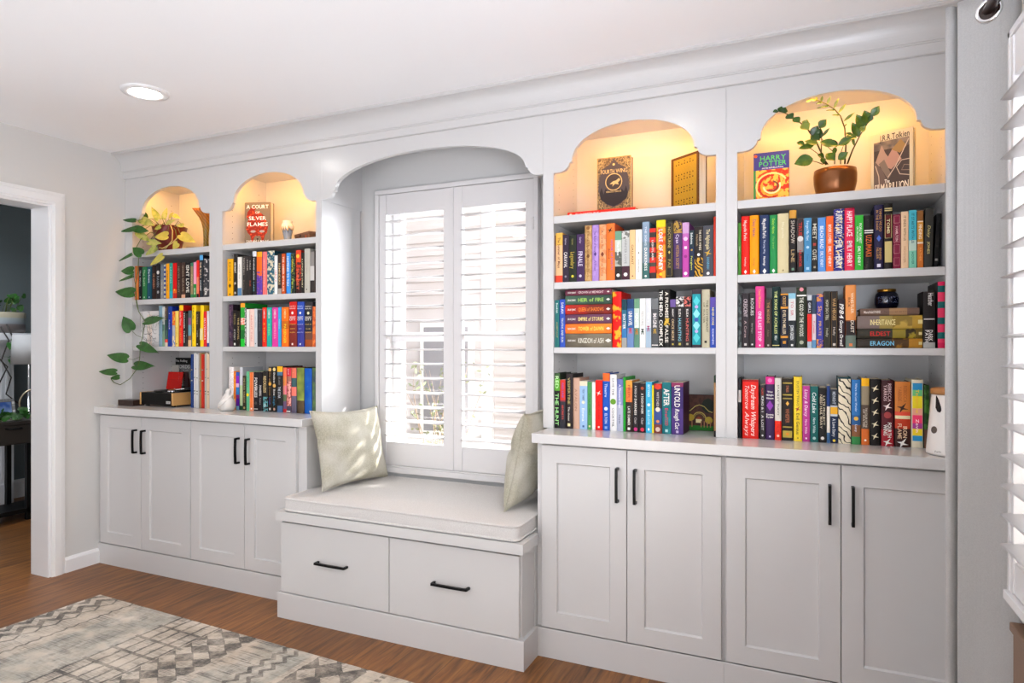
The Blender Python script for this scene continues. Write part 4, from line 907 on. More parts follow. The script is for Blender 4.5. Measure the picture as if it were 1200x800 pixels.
# ---- right bay, middle row
shelf_row(855, 320, 4.615, 1.256, 'in middle row of rightmost bay', 'books in the middle row of the rightmost bay', [
 (46, 65, 112, '#2c3030', ('n', '#2e3434', '#5a6464', 60), [], 'mottled dark grey-green book at far left'),
 (67, 105, 108, '#221c20', '#2e262a', [('CRESCENT', .1, .44, .6, '#c8b8bc'), ('A Curse', .48, .84, .4, '#a89090'), ('q', .94, .35, '#c8c0bc')], 'brown-black book with pinkish title'),
 (107, 138, 105, '#201e1e', '#2b2727', [('ROGUES', .1, .42, .6, '#d0ccc8'), ('Bardugo', .5, .8, .3, '#a49c98'), ('q', .94, .3, '#d8d4d0')], 'brown-black book with white title'),
 (139, 188, 70, '#c42c70', '#e0408c', [('Casey McQuiston', .05, .36, .3, '#f0a84c'), ('ONE LAST STOP', .4, .9, .42, '#f8d8e8'), ('o', .96, .2, W_)], 'hot pink book with pale title'),
 (190, 228, 140, '#2c221c', '#3a2c24', [('THE MAIDENS', .06, .5, .42, '#a8804c'), ('Alex', .55, .85, .3, '#7c6450'), ('q', .95, .25, '#c0b8b0')], 'dark brown book with bronze title'),
 (229, 272, 73, '#0e2424', '#132c2c', [('THE SONG OF ACHILLES', .06, .78, .4, '#d4dc84'), ('Miller', .8, .88, .4, '#c8d0cc'), ('s', .96, .003, '#d8c87c')], 'tall dark green book with yellow capitals'),
 (275, 317, 110, '#a8701c', [(.03, '#d8902c'), (.24, '#171a2c'), (.28, '#d8902c'), (.78, '#171a2c'), (.82, '#d8902c'), (1, '#171a2c')], [('CRICKET', .05, .23, .46, '#e0b060'), ('EVELYN MILLER', .3, .76, .46, '#d8c4a0'), ('q', .9, .4, '#d8902c')], 'black-labelled book with amber frames'),
 (318, 358, 108, '#40464c', [(.1, '#8cc4d8'), (.5, '#d8d8d4'), (1, '#262a2c')], [('TO SIR', .12, .44, .4, '#c87478'), ('JOHN GREEN', .58, .86, .55, '#d8dcdc'), ('q', .95, .3, W_)], 'book with pale upper half and black lower'),
 (360, 418, 75, '#232a20', '#2f3628', [('o', .04, .4, '#e08c94'), ('s', .14, .005, W_), ('THE GOD OF THE WOODS', .16, .82, .42, '#dcdccc'), ('o', .91, .4, '#a8ac94')], 'tall olive-black book with white capitals', {'hard': True}),
 (420, 445, 118, '#c0201c', [(.1, '#c8ccd0'), (.36, '#23242c'), (.88, '#e02018'), (1, '#a8b8c4')], [('GIRLS', .14, .34, .6, '#d8d8dc')], 'slim red, black and white book'),
 (446, 468, 118, '#7c90a8', [(.36, '#34445c'), (.85, '#d8c8cc'), (1, '#5c8cb4')], [('Promises', .4, .82, .5, '#c83c4c')], 'slim pale book with red writing'),
 (470, 508, 112, '#30307c', [(.14, ('n', '#d88c44', '#34348c', 120)), (.84, '#3a3c94'), (1, ('n', '#d88c44', '#34348c', 120))], [('Sky', .18, .46, .6, '#e0a060'), ('PIRATE', .5, .78, .4, '#d0a454')], 'violet-blue book with orange ornaments'),
 (510, 545, 97, '#1c1a14', '#27241c', [('fr', .01, .99, '#5c5640'), ('HOW DO I TELL', .15, .52, .5, '#cfcab0'), ('Holly', .56, .9, .4, '#b0ac98')], 'black book with cream capitals'),
 (547, 585, 97, '#17130f', '#231c16', [('fr', .01, .99, '#7a5c34'), ('WAR HEROES', .12, .52, .55, '#c49a5c'), ('Holly', .56, .86, .36, '#b8b0a4'), ('q', .94, .4, '#d0c8bc')], 'black book with bronze capitals'),
 (588, 623, 140, '#201419', '#2b1a20', [('1984', .08, .4, .8, W_, 0, .2), ('George Orwell', .42, .96, .6, W_, 0, .25)], 'plum-black book with white handwriting'),
 (626, 685, 63, '#c8743c', [(.56, '#e89450'), (.8, '#6c3a24'), (1, '#6c7c70')], [('RICK', .14, .42, .26, '#7c4424', -.15), ('WHISTLER', .12, .46, .3, '#fbe0bc', .14), ('p', .58, .8, '#231a18'), ('DUST', .56, .76, .34, '#ecdcc8', .14), ('q', .95, .3, '#e08048')], 'tall tan-orange book with dark tree silhouettes', {'hard': True}),
 (1047, 1113, 97, '#15110f', [(.9, '#1e1817'), (1, '#a8a8a4')], [('Heather', .03, .26, .5, '#dcd8d4', .12), ('s', .49, .004, '#c8c4c0'), ('DARK', .68, .88, .4, '#e4e0dc', .12), ('PATH', .68, .9, .34, '#e4e0dc', -.2)], 'broad black book with white foot'),
 (1126, 1166, 45, '#1c1c1c', [(.06, '#c81c50'), (.16, '#0c5454'), (.3, '#d8345c'), (.4, '#0e5c5c'), (.54, '#d8345c'), (.64, '#0e5c5c'), (.76, '#d8345c'), (.86, '#0e5c5c'), (.92, '#d8345c'), (1, '#c81c50')], [], 'tall teal book blocked with crimson roses', {'d': .2, 'y': -.012, 'hard': True}),
])
# ---- right bay, counter row
shelf_row(855, 425, 4.444, ZT, 'on counter of rightmost bay', 'books on the counter of the rightmost bay', [
 (44, 60, 80, '#17171a', [(.2, '#2c2c30'), (.4, '#c8c4bc'), (1, '#1c1c20')], [], 'thin black and white book at far left'),
 (66, 150, 88, '#c8c4c0', [(.035, '#a41410'), (1, '#e02218')], [('Daydream', .08, .5, .34, '#f8d8d0', .2, .3), ('Whispers', .52, .95, .34, '#f8d8d0', .2, .3), ('Tomorrow', .08, .5, .3, '#f4c8c0', -.2, .3), ('Always', .54, .95, .3, '#f4c8c0', -.2, .3)], 'extra wide red book with white script', {'d': .14}),
 (158, 185, 115, '#262224', '#322c2e', [('ALMA', .05, .2, .5, '#c84c3c'), ('KING & I', .2, .5, .5, '#d8d4d0'), ('A LOST', .55, .84, .5, '#d8d4d0'), ('o', .93, .4, '#d8d4d0')], 'narrow charcoal book with white capitals'),
 (187, 233, 72, '#2c1a3c', [(.12, '#e0308c'), (1, '#3c2450')], [('o', .06, .5, '#f07cb8'), ('h', 'The', .24, .025, W_), ('h', 'Midnight', .29, .03, W_), ('h', 'House', .34, .03, W_), ('d', .46, .8, '#8c3ca8'), ('h', 'Emma', .60, .03, W_), ('h', 'Ryder', .64, .03, W_), ('q', .95, .2, '#c8b4d8')], 'purple book with hot pink top'),
 (235, 270, 80, '#cfcabf', [(.69, '#d8d4c8'), (1, '#e8301c')], [('STANLEY TUCCI', .1, .6, .36, '#5c5850'), ('TASTE', .74, .88, .4, '#c01c10'), ('o', .93, .4, '#f8c8b8')], 'cream book with bright red foot'),
 (272, 331, 83, '#1c1712', '#241d17', [('p', .06, .27, '#b8a040'), ('p', .08, .25, '#1c1712'), ('STARLESS', .11, .22, .3, '#c8744c'), ('p', .31, .79, '#a89440'), ('p', .33, .77, '#221a14'), ('d', .4, .3, '#f0b44c'), ('WHISPER', .48, .72, .4, '#a8603c'), ('p', .84, .95, '#b8a040'), ('o', .895, .3, '#e09030')], 'black book with gold and copper panels'),
 (333, 378, 73, '#d8b82c', '#f0d034', [('DUSTIN THAO', .06, .46, .3, '#6c5c24'), ('bird', .5, '#a8442c'), ('Evil Genius', .56, .9, .4, '#6c5820'), ('o', .95, .15, '#5c4c1c')], 'tall yellow book with small red bird'),
 (380, 418, 120, '#9c2c78', '#b83a8c', [('Lizzy & Darcy', .06, .55, .5, '#f4dcec', 0, .2), ('Nora Wilde', .6, .86, .36, '#f0d0e4'), ('q', .94, .25, '#f4dcec')], 'magenta book with pale slanted title'),
 (420, 462, 122, '#0f5450', '#15605c', [('Cold Lake', .1, .48, .55, '#e4f0ec', 0, .2), ('Nora Wilde', .56, .84, .36, '#c8e0dc'), ('o', .93, .4, '#a8ccc8')], 'deep teal book with white slanted title'),
 (465, 503, 130, '#141210', '#1c1916', [('LATE PROJECT', .03, .8, .36, '#c8bca0', .2), ('NEED HAIL MARY', .03, .84, .36, '#c8bca0', -.2), ('o', .92, .5, '#e0dcd4')], 'black book with two lines of beige capitals'),
 (506, 523, 120, '#c8ccd0', [(.36, '#1f3c78'), (.82, '#e8e0d0'), (1, '#3c648c')], [], 'thin blue and cream booklet'),
 (525, 563, 138, '#222c3c', [(.3, '#2c323c'), (.33, '#c8ccd0'), (.46, '#f0b02c'), (.5, '#c8ccd0'), (1, '#1f2c48')], [('MIDNIGHT', .04, .28, .5, '#b8c0c8'), ('A Love Story', .54, .88, .5, '#dce0e4'), ('o', .95, .4, '#f0d040')], 'navy book with yellow window band'),
 (566, 632, 75, '#0f4c54', [(.025, '#0f3c44'), (1, ('w', '#2c2620', '#e8dcc0', 22, .12))], [], 'wide cream book printed with black branches', {'hard': True}),
 (635, 683, 88, '#245c94', [(.55, '#3074b4'), (.7, '#2c5c90'), (.88, '#8c5c3c'), (1, '#3c8c4c')], [('Where the Lost Wander', .05, .5, .26, '#c8dcf0'), ('o', .6, .5, '#e0b44c'), ('Lucy', .66, .84, .26, '#d8e0ec')], 'bright blue book with painted foot'),
 (686, 728, 80, '#8c8478', [(.12, '#f8b81c'), (.4, '#988a70'), (.76, '#5c4c40'), (1, '#d86c2c')], [('THE COLOR OF THE', .44, .74, .28, '#d8ccb8', .12), ('OF WATER', .46, .74, .28, '#d8ccb8', -.18), ('q', .93, .25, '#f8e8d8')], 'book with amber top and orange foot'),
 (731, 786, 85, '#b8a880', '#15110f', [('bird', .14, '#e8dcb8'), ('bird', .32, '#e8dcb8'), ('bird', .5, '#e8dcb8'), ('bird', .68, '#e8dcb8'), ('bird', .86, '#e8dcb8')], 'black book with column of cream birds', {'hard': True}),
 (790, 856, 90, '#351418', [(.5, '#3c181c'), (.75, '#581c24'), (1, '#a42430')], [('REBECCA', .05, .33, .3, '#d8b8b8', .16), ('YARROS', .07, .32, .3, '#d8b8b8', -.18), ('bird', .4, '#f0e0dc'), ('o', .53, .6, '#a04040'), ('FOURTH', .64, .87, .34, W_, .15), ('WING', .67, .84, .34, W_, -.18), ('bird', .94, W_)], 'maroon book with white dragon motif'),
 (861, 943, 98, '#241614', [(.46, '#cc7a34'), (.52, '#e0503a'), (.57, '#e8dcb0'), (.72, '#c03c20'), (1, '#3c201c')], [('REBECCA', .06, .32, .26, '#a8602c', .16), ('YARROS', .07, .3, .26, '#a8602c', -.18), ('bird', .4, '#33201a'), ('IRON', .68, .86, .3, '#e8c4a0', .15), ('FLAME', .64, .88, .3, '#e8c4a0', -.2), ('bird', .94, W_)], 'wide orange-to-brown sunset book', {'hard': True}),
 (947, 1009, 88, '#c8bc9c', '#ded4b8', [('p', .05, .15, '#2c8cc0'), ('p', .15, .24, '#6cc07c'), ('p', .24, .42, '#f0dc2c'), ('p', .42, .52, '#e8a48c'), ('p', .52, .64, '#f0406c'), ('p', .64, .72, '#a83c8c'), ('p', .72, .82, '#f0d42c'), ('p', .82, .9, '#2c94c8'), ('Tomorrow', .14, .5, .3, '#f8c83c'), ('Zevin', .55, .8, .3, '#f8e0e4')], 'cream book with rainbow centre panel'),
 (1013, 1040, 118, '#2c4c1c', [(.7, ('n', '#3c6c24', '#1c3c14', 40)), (1, '#5c3c2c')], [], 'dark green book half behind the pet camera'),
])
# ---- second bay, upper row
shelf_row(255, 275, 9.6, 1.536, 'on upper row left of window', 'books on the upper row just left of the window', [
 (107, 172, 272, '#d8940c', '#f0ac14', [('EXODUS', .08, .6, .34, '#7c5410'), ('d', .72, .4, '#3a2a10'), ('q', .95, .2, '#3a2a10')], 'bright golden yellow book at left end'),
 (176, 220, 215, '#1b1918', '#262321', [('MIDNIGHT', .2, .46, .55, '#e8e0cc'), ('bird', .7, '#e8e0d0'), ('o', .93, .5, '#b8b0a0')], 'tall black book with cream bird'),
 (223, 268, 250, '#d8d4cc', [(.8, '#e8e4dc'), (1, '#5c84ac')], [('HOW TO', .15, .6, .34, '#a8a49c'), ('o', .85, .5, '#5c84ac')], 'white book with blue foot'),
 (273, 318, 235, '#26211f', '#322c2a', [('NIGHTFALL', .06, .5, .5, '#a89c94'), ('Karina', .56, .9, .36, '#807068')], 'first plain black-brown book'),
 (320, 350, 238, '#231f1e', '#2c2726', [('STORM', .06, .4, .5, '#b8aca4')], 'narrow black book with grey title'),
 (352, 382, 238, '#231f1e', '#2c2625', [('CALLS', .06, .4, .5, '#c8c0b8'), ('RUE', .5, .9, .5, '#b84a34')], 'narrow black book with red lower title'),
 (385, 430, 185, '#1f1e20', [(.12, '#d8dce4'), (1, '#232225')], [('THE HOUSE ACROSS', .14, .66, .4, '#dcd8d4'), ('LAKE', .7, .92, .4, '#6c9ca8')], 'black book with white top square'),
 (432, 495, 190, '#4c3ca0', [(.12, '#f0a01c'), (.46, '#f0681c'), (.56, ('n', '#f0681c', '#6c48a8', 90)), (1, ('n', '#5c3ca4', '#b0627c', 110, .6))], [], 'orange-over-violet painted book'),
 (500, 548, 190, '#e0605c', '#f07470', [('HELLO BEAUTIFUL', .06, .95, .34, '#f8b0ac')], 'coral pink book'),
 (550, 635, 180, '#163c48', ('n', '#d8d0b4', '#285c70', 55, .47), [], 'wide teal and cream swirl-patterned book'),
 (637, 672, 232, '#d8d8d4', '#e8e8e4', [('VERITY', .15, .9, .5, '#d84c3c')], 'narrow white book with red title'),
 (675, 716, 215, '#26201c', [(.86, '#382c26'), (1, '#9c948c')], [('REMINDERS', .2, .8, .5, '#d8c08c')], 'dark brown book with cream title and grey foot'),
 (719, 760, 212, '#a8401c', '#c8501c', [('THE AMBER SPYGLASS', .06, .95, .55, '#f8dcc4')], 'rust-orange book with white title'),
 (766, 816, 203, '#2c7cc8', '#3c90e0', [('HAPPENED TO YOU', .08, .82, .5, '#e8f4fc')], 'sky blue book with white title'),
 (820, 870, 210, '#1c241c', ('n', '#26302a', '#7c9440', 130, .6), [('Gloria', .1, .5, .5, '#d8cc4c'), ('Fern', .55, .95, .5, '#b8c85c')], 'dark green-black book with lime specks'),
 (873, 932, 172, '#8c241c', [(.18, '#e0482c'), (.28, '#e05028'), (.7, ('n', '#5c2c2c', '#c83c24', 90)), (1, '#33201e')], [('o', .14, .6, '#f8c43c'), ('SUNSET', .4, .95, .5, '#f0704c')], 'tall red-orange book with yellow sun'),
 (938, 968, 200, '#1a1816', '#25221e', [('A LITTLE LIFE STORY', .06, .95, .5, '#dccfa8')], 'narrow black book with cream capitals'),
 (970, 1034, 155, '#a8a49a', '#bcb8ac', [('TITLE', .3, .7, .2, '#a4a094'), ('o', .92, .2, '#4c4840')], 'tall plain stone-grey book'),
 (1038, 1085, 190, '#6c6460', [(.35, '#8c8884'), (.7, '#c8c4c0'), (1, '#34302e')], [], 'grey-white blurred spine'),
 (1087, 1099, 175, '#3a2c26', '#44342c', [], 'dark sliver of a book at right end'),
])
# ---- second bay, middle row
shelf_row(255, 345, 9.6, 1.256, 'in middle row left of window', 'books in the middle row just left of the window', [
 (117, 167, 110, '#261a26', ('n', '#33243a', '#4c3444', 50), [('A DEAL WITH', .05, .5, .4, '#8c6c84'), ('ELF', .55, .9, .4, '#7c6478')], 'dark plum book at left end'),
 (169, 216, 175, '#161413', '#1f1c1b', [('HEARTLESS', .1, .4, .5, '#8c7c50'), ('A STUDY', .52, .82, .4, '#c8c4bc'), ('q', .93, .4, W_)], 'black book with white square at foot'),
 (219, 247, 185, '#1c1814', '#262019', [('THE NOVEL', .05, .95, .7, '#c8ac74')], 'narrow black book with tan letters'),
 (250, 300, 95, '#1c8c2c', [(.1, '#f0a02c'), (.34, '#2ca034'), (.5, ('n', '#f05c44', '#f8e8d8', 160)), (.62, '#2c9434'), (.82, '#1c6c2c'), (1, '#20c034')], [], 'vivid green book with orange top and flower', {'d': .17}),
 (303, 320, 150, '#1c2420', ('n', '#202824', '#c8d0c4', 120), [], 'slim black-and-white speckled book'),
 (322, 355, 165, '#dcd8d4', '#e8e6e2', [('BRIDGE', .3, .8, .2, '#c4c0bc')], 'plain white book'),
 (357, 408, 163, '#e8c0b4', '#f0cec2', [('ABOUT YOU', .1, .9, .4, '#d88c80')], 'pale pink book'),
 (411, 444, 160, '#bcc0c4', '#ccd0d4', [('LETTERS', .1, .6, .4, '#a8acb4'), ('q', .92, .3, '#50545c')], 'pale grey book with dark foot mark'),
 (447, 498, 172, '#2c2c30', '#3a3a40', [('MONSTER', .1, .6, .4, '#60606a')], 'plain charcoal book'),
 (501, 548, 145, '#c41c14', '#e82c1c', [('CAMERON', .05, .28, .42, W_), ('A TORCH', .35, .9, .42, '#f8b040')], 'scarlet paperback with white and yellow writing'),
 (552, 606, 145, '#1c9c8c', '#2cb0a0', [('CAMERON', .05, .28, .42, W_), ('REBEL', .4, .75, .42, '#7cf08c')], 'turquoise-green paperback with lime title'),
 (612, 677, 145, '#c82c90', '#e040a0', [('CAMERON', .05, .28, .4, W_), ('EMPRESS', .38, .8, .4, '#f8a0b8')], 'hot magenta paperback'),
 (679, 712, 142, '#2c94d0', '#3ca4e0', [('Helena', .15, .7, .5, '#a4dcf0')], 'slim sky-blue paperback'),
 (719, 797, 142, '#e8681c', [(.35, '#f8741c'), (.55, '#c8681c'), (1, '#f8701c')], [('CAMERON', .05, .28, .32, '#f8e4a0'), ('PASSENGER', .42, .92, .4, '#f8d83c')], 'wide orange paperback with yellow title'),
 (800, 884, 80, '#6c1c1c', [(.5, '#d01c18'), (1, '#802c24')], [('h', 'SARAH J', .1, .03, '#f8c4b8'), ('h', 'MAAS', .15, .03, '#f8c4b8'), ('o', .25, .3, W_), ('h', 'CRESCENT', .34, .03, W_), ('h', 'CITY', .39, .05, W_), ('h', 'HOUSE OF', .5, .02, '#e8b84c'), ('h', 'EARTH', .6, .02, '#e8b84c'), ('h', 'BLOOD', .68, .02, '#e8b84c'), ('q', .94, .2, '#f8e0d8')], 'thick red book with crescent emblem'),
 (891, 968, 80, '#1c2c80', [(.5, '#2c4cac'), (1, '#3a3c90')], [('h', 'SARAH J', .1, .03, '#c4d0f8'), ('h', 'MAAS', .15, .03, '#c4d0f8'), ('o', .25, .3, W_), ('h', 'CRESCENT', .34, .03, W_), ('h', 'CITY', .39, .05, W_), ('h', 'HOUSE OF', .5, .02, '#b8c0f0'), ('h', 'SKY', .6, .02, '#b8c0f0'), ('h', 'BREATH', .68, .02, '#b8c0f0'), ('q', .94, .2, '#e0e4f8')], 'thick royal-blue book with crescent emblem'),
 (976, 1063, 82, '#26262a', [(.66, '#302f32'), (.84, '#704838'), (1, '#a04c20')], [('h', 'SARAH J', .1, .03, '#d8d4cc'), ('h', 'MAAS', .15, .03, '#d8d4cc'), ('o', .25, .3, '#f0e8c0'), ('h', 'CRESCENT', .34, .03, W_), ('h', 'CITY', .39, .05, W_), ('h', 'HOUSE OF', .5, .02, '#d8b46c'), ('h', 'FLAME', .6, .02, '#d8b46c'), ('h', 'SHADOW', .68, .02, '#d8b46c')], 'thick charcoal book with crescent emblem'),
 (1067, 1099, 135, '#c85c24', ('n', '#f0803c', '#c85c30', 30), [], 'narrow mottled orange book at right end'),
])
# ---- second bay, counter row
shelf_row(255, 415, 9.6, ZT, 'on counter left of window seat', 'books on the counter just left of the window seat', [
 (120, 177, 142, '#e4deda', ('n', '#eeeae8', '#ddd0cc', 120), [('o', .12, .3, '#e4dcd8')], 'tall white textured book behind sculpture'),
 (179, 202, 190, '#f0901c', ('n', '#f89c24', '#e8781c', 40), [], 'slim orange-yellow book'),
 (204, 240, 200, '#4c1c90', [(.1, '#2c54b0'), (.3, '#8c28b8'), (.4, '#e0b0d8'), (.6, '#2c7cc0'), (.7, '#8c2c78'), (.9, '#5c1c9c'), (1, '#6ca4b8')], [], 'purple, blue and magenta banded book'),
 (242, 276, 147, '#a8aab0', [(.42, '#c8cad0'), (.9, '#b8cc9c'), (1, '#1c4c2c')], [], 'silver-white book with green foot'),
 (279, 320, 240, '#26221a', '#342d22', [('ONE DARK WINDOW', .05, .8, .5, '#a8986c'), ('o', .93, .5, '#b8a46c')], 'olive-brown book with tan writing'),
 (322, 355, 193, '#5cb47c', ('g', '#5cb484', '#68bc8c'), [('o', .6, .85, '#f8e01c'), ('RUSTY', .1, .45, .5, '#3c9464')], 'mint green book with yellow spot'),
 (357, 402, 200, '#c8c4b8', '#f07c3c', [('fr', .0, 1.0, '#e0d8c8'), ('AMARI', .2, .85, .4, '#e8643c'), ('q', .95, .3, W_)], 'coral-orange book with pale border'),
 (404, 456, 200, '#17151a', '#211e22', [('POWERLESS', .14, .66, .7, '#f4f0ec'), ('o', .8, .5, '#4c4848'), ('s', .95, .004, '#c8c4c0')], 'black book with heavy white title'),
 (458, 502, 200, '#17151a', '#211e22', [('POWERFUL', .34, .62, .6, '#e8e4e0'), ('Roberts', .66, .84, .24, '#c8c4c0')], 'black book with shorter white title'),
 (504, 558, 190, '#1c1b1a', [(.64, '#26221e'), (1, ('n', '#5c9ca0', '#241f1e', 110))], [('RECKLESS', .12, .54, .66, '#e0c48c'), ('o', .85, .6, '#9cc0c4')], 'black book with gold title and teal smoke'),
 (566, 612, 142, '#171410', '#211c16', [('o', .06, .7, '#e0b46c'), ('o', .38, .7, '#e0a84c'), ('Six of', .12, .34, .4, '#a88454'), ('Crows', .44, .64, .5, '#8c6c3c'), ('Leigh', .68, .84, .4, '#4c4c90'), ('q', .94, .4, '#dcd8d4')], 'black book with two gold roundels'),
 (615, 660, 140, '#171410', '#1f1b17', [('o', .06, .7, '#f0d890'), ('o', .42, .75, '#e0b060'), ('Shadow', .12, .36, .5, '#e8e4dc'), ('Bone', .5, .64, .5, '#e8e4dc'), ('Leigh', .66, .86, .5, '#3c84a4'), ('o', .94, .5, '#dca890')], 'black book with gold roundels and white title'),
 (663, 725, 135, '#23231f', [(.12, '#f8b41c'), (.2, '#4c7494'), (.86, '#242220'), (1, '#4c6c94')], [('SEAN', .22, .4, .4, '#807c78'), ('THE STAR', .44, .7, .5, '#c8ccd4')], 'black book with amber square on top'),
 (731, 770, 150, '#b84c3c', [(.2, '#f0704c'), (.4, '#e8844c'), (.6, '#e87c8c'), (.75, '#5c6c4c'), (.92, '#6c5474'), (1, '#c02c34')], [('MEADOW', .1, .75, .4, '#c89c3c')], 'pink and orange painted book'),
 (772, 820, 155, '#8c3c44', [(.18, '#d0283c'), (.3, '#a86c5c'), (.85, ('n', '#f0a498', '#a45050', 80)), (1, '#50485c')], [('BAR', .02, .16, .3, '#f0c8c8'), ('s', .97, .006, W_)], 'pink patterned book with crimson top'),
 (823, 880, 155, '#4c5c6c', [(.22, '#e8745c'), (.42, '#3c5c60'), (.62, '#f07c6c'), (1, '#645c70')], [('L', .1, .11, .5, '#d8c8a0')], 'coral and slate painterly book'),
 (886, 968, 152, '#4c4c28', [(.72, ('b', '#6c7c3c', '#a0ac48', 12)), (1, ('n', '#4c3a2a', '#5c4c34', 30))], [], 'wide olive-green art spine'),
 (972, 1053, 158, '#0c4c9c', ('b', '#0c50b0', '#2468b8', 12), [('L', .4, .41, .3, '#6ca4e0')], 'wide royal blue painted book'),
 (1057, 1099, 152, '#3c5444', ('b', '#3c4c54', '#5c7c44', 14), [], 'dull green painted book at right end'),
])
# ---- first bay, upper row
shelf_row(150, 285, 10.909, 1.536, 'on upper row of leftmost bay', 'books on the upper row of the leftmost bay', [
 (80, 132, 290, '#d0581c', ('b', '#e8702c', '#f09048', 20), [], 'orange book at left end behind the vine'),
 (136, 175, 300, '#17171a', '#1f1f23', [('The Witch', .1, .6, .5, '#dcd8d4'), ('o', .92, .3, '#c8c4c0')], 'black book with white title'),
 (178, 238, 300, '#23683c', '#2e7848', [('The Sunlit', .08, .6, .4, '#b8dcb0'), ('q', .93, .2, '#c8e0c4')], 'forest green book with pale script'),
 (243, 299, 298, '#123c4c', '#164c60', [('Darkness', .08, .5, .45, '#dcecf0'), ('q', .93, .2, '#b8d0d8')], 'dark petrol blue book with white script'),
 (306, 355, 280, '#1f1512', '#2c1e1a', [('DIM', .25, .35, .6, '#a0785c'), ('GREEN', .38, .68, .55, '#b87c60')], 'brown-black book with copper title'),
 (358, 410, 265, '#151416', '#1f1d20', [('o', .24, .65, '#dcd8d4'), ('RAVEN', .34, .66, .6, '#8c949c'), ('o', .8, .5, '#a4a0a0')], 'black book with pale round face'),
 (413, 454, 262, '#5c646c', [(.45, '#6c7884'), (1, '#8c8c8c')], [('Grey Hill', .5, .9, .4, '#b8b4b0')], 'grey book beside black one'),
 (457, 481, 268, '#2c3c6c', ('s', '#34488c', '#c8c4b0', 12), [], 'slim blue and white patterned book'),
 (484, 524, 258, '#e0900c', '#f8a818', [('SUMMER HERE', .06, .9, .4, '#a86c10')], 'golden yellow book among darker ones'),
 (527, 567, 250, '#1c8c7c', [(.8, '#2c9c88'), (1, '#24a4b8')], [('LAGUNA', .1, .6, .5, '#a8e0d0')], 'teal-green book with cyan foot'),
 (570, 620, 250, '#b80c0c', [(.75, '#d80c0c'), (.85, '#e86c1c'), (1, '#c8281c')], [('o', .76, .3, '#f8d04c')], 'bright red book with orange foot'),
 (623, 675, 245, '#2c1e18', '#3e2c24', [('NEVER NIGHT', .05, .9, .4, '#94806c')], 'first of two dark brown hardbacks'),
 (678, 729, 245, '#2c1f19', [(.9, '#44312a'), (1, '#d8a484')], [('GODS GRAVE', .05, .85, .4, '#a8947c')], 'dark brown hardback with pale foot'),
 (732, 794, 240, '#141414', '#1c1b1b', [('ISNT LOVE', .08, .86, .72, '#e8e4d8')], 'black book with huge white capitals'),
 (797, 832, 248, '#3c5c4c', [(.1, '#3c7c5c'), (.9, '#94805c'), (1, '#3c7c4c')], [('DOVE', .1, .9, .6, '#c8b48c')], 'green and tan patterned book'),
 (835, 871, 240, '#e894b0', [(.62, '#f4a0c0'), (1, '#2c8c3c')], [('EDIE', .7, .95, .5, '#d8f0d8')], 'pink book with green lower third'),
 (874, 903, 218, '#e0281c', [(.45, '#f02c1c'), (.9, '#f0805c'), (1, '#2c2420')], [], 'red-to-salmon slim book'),
 (906, 950, 150, '#14161a', [(.12, '#58a8e0'), (1, '#232a30')], [('THE WAY', .16, .55, .5, '#f0ccb0'), ('HOME', .6, .85, .5, '#c8c4c0')], 'tallest black book with blue top', {'hard': True}),
 (957, 1030, 195, '#b0a8a4', ('n', '#c8c0bc', '#3c3c40', 60, .40), [('DUNE', .75, .95, .4, W_)], 'grey marbled wide book'),
])
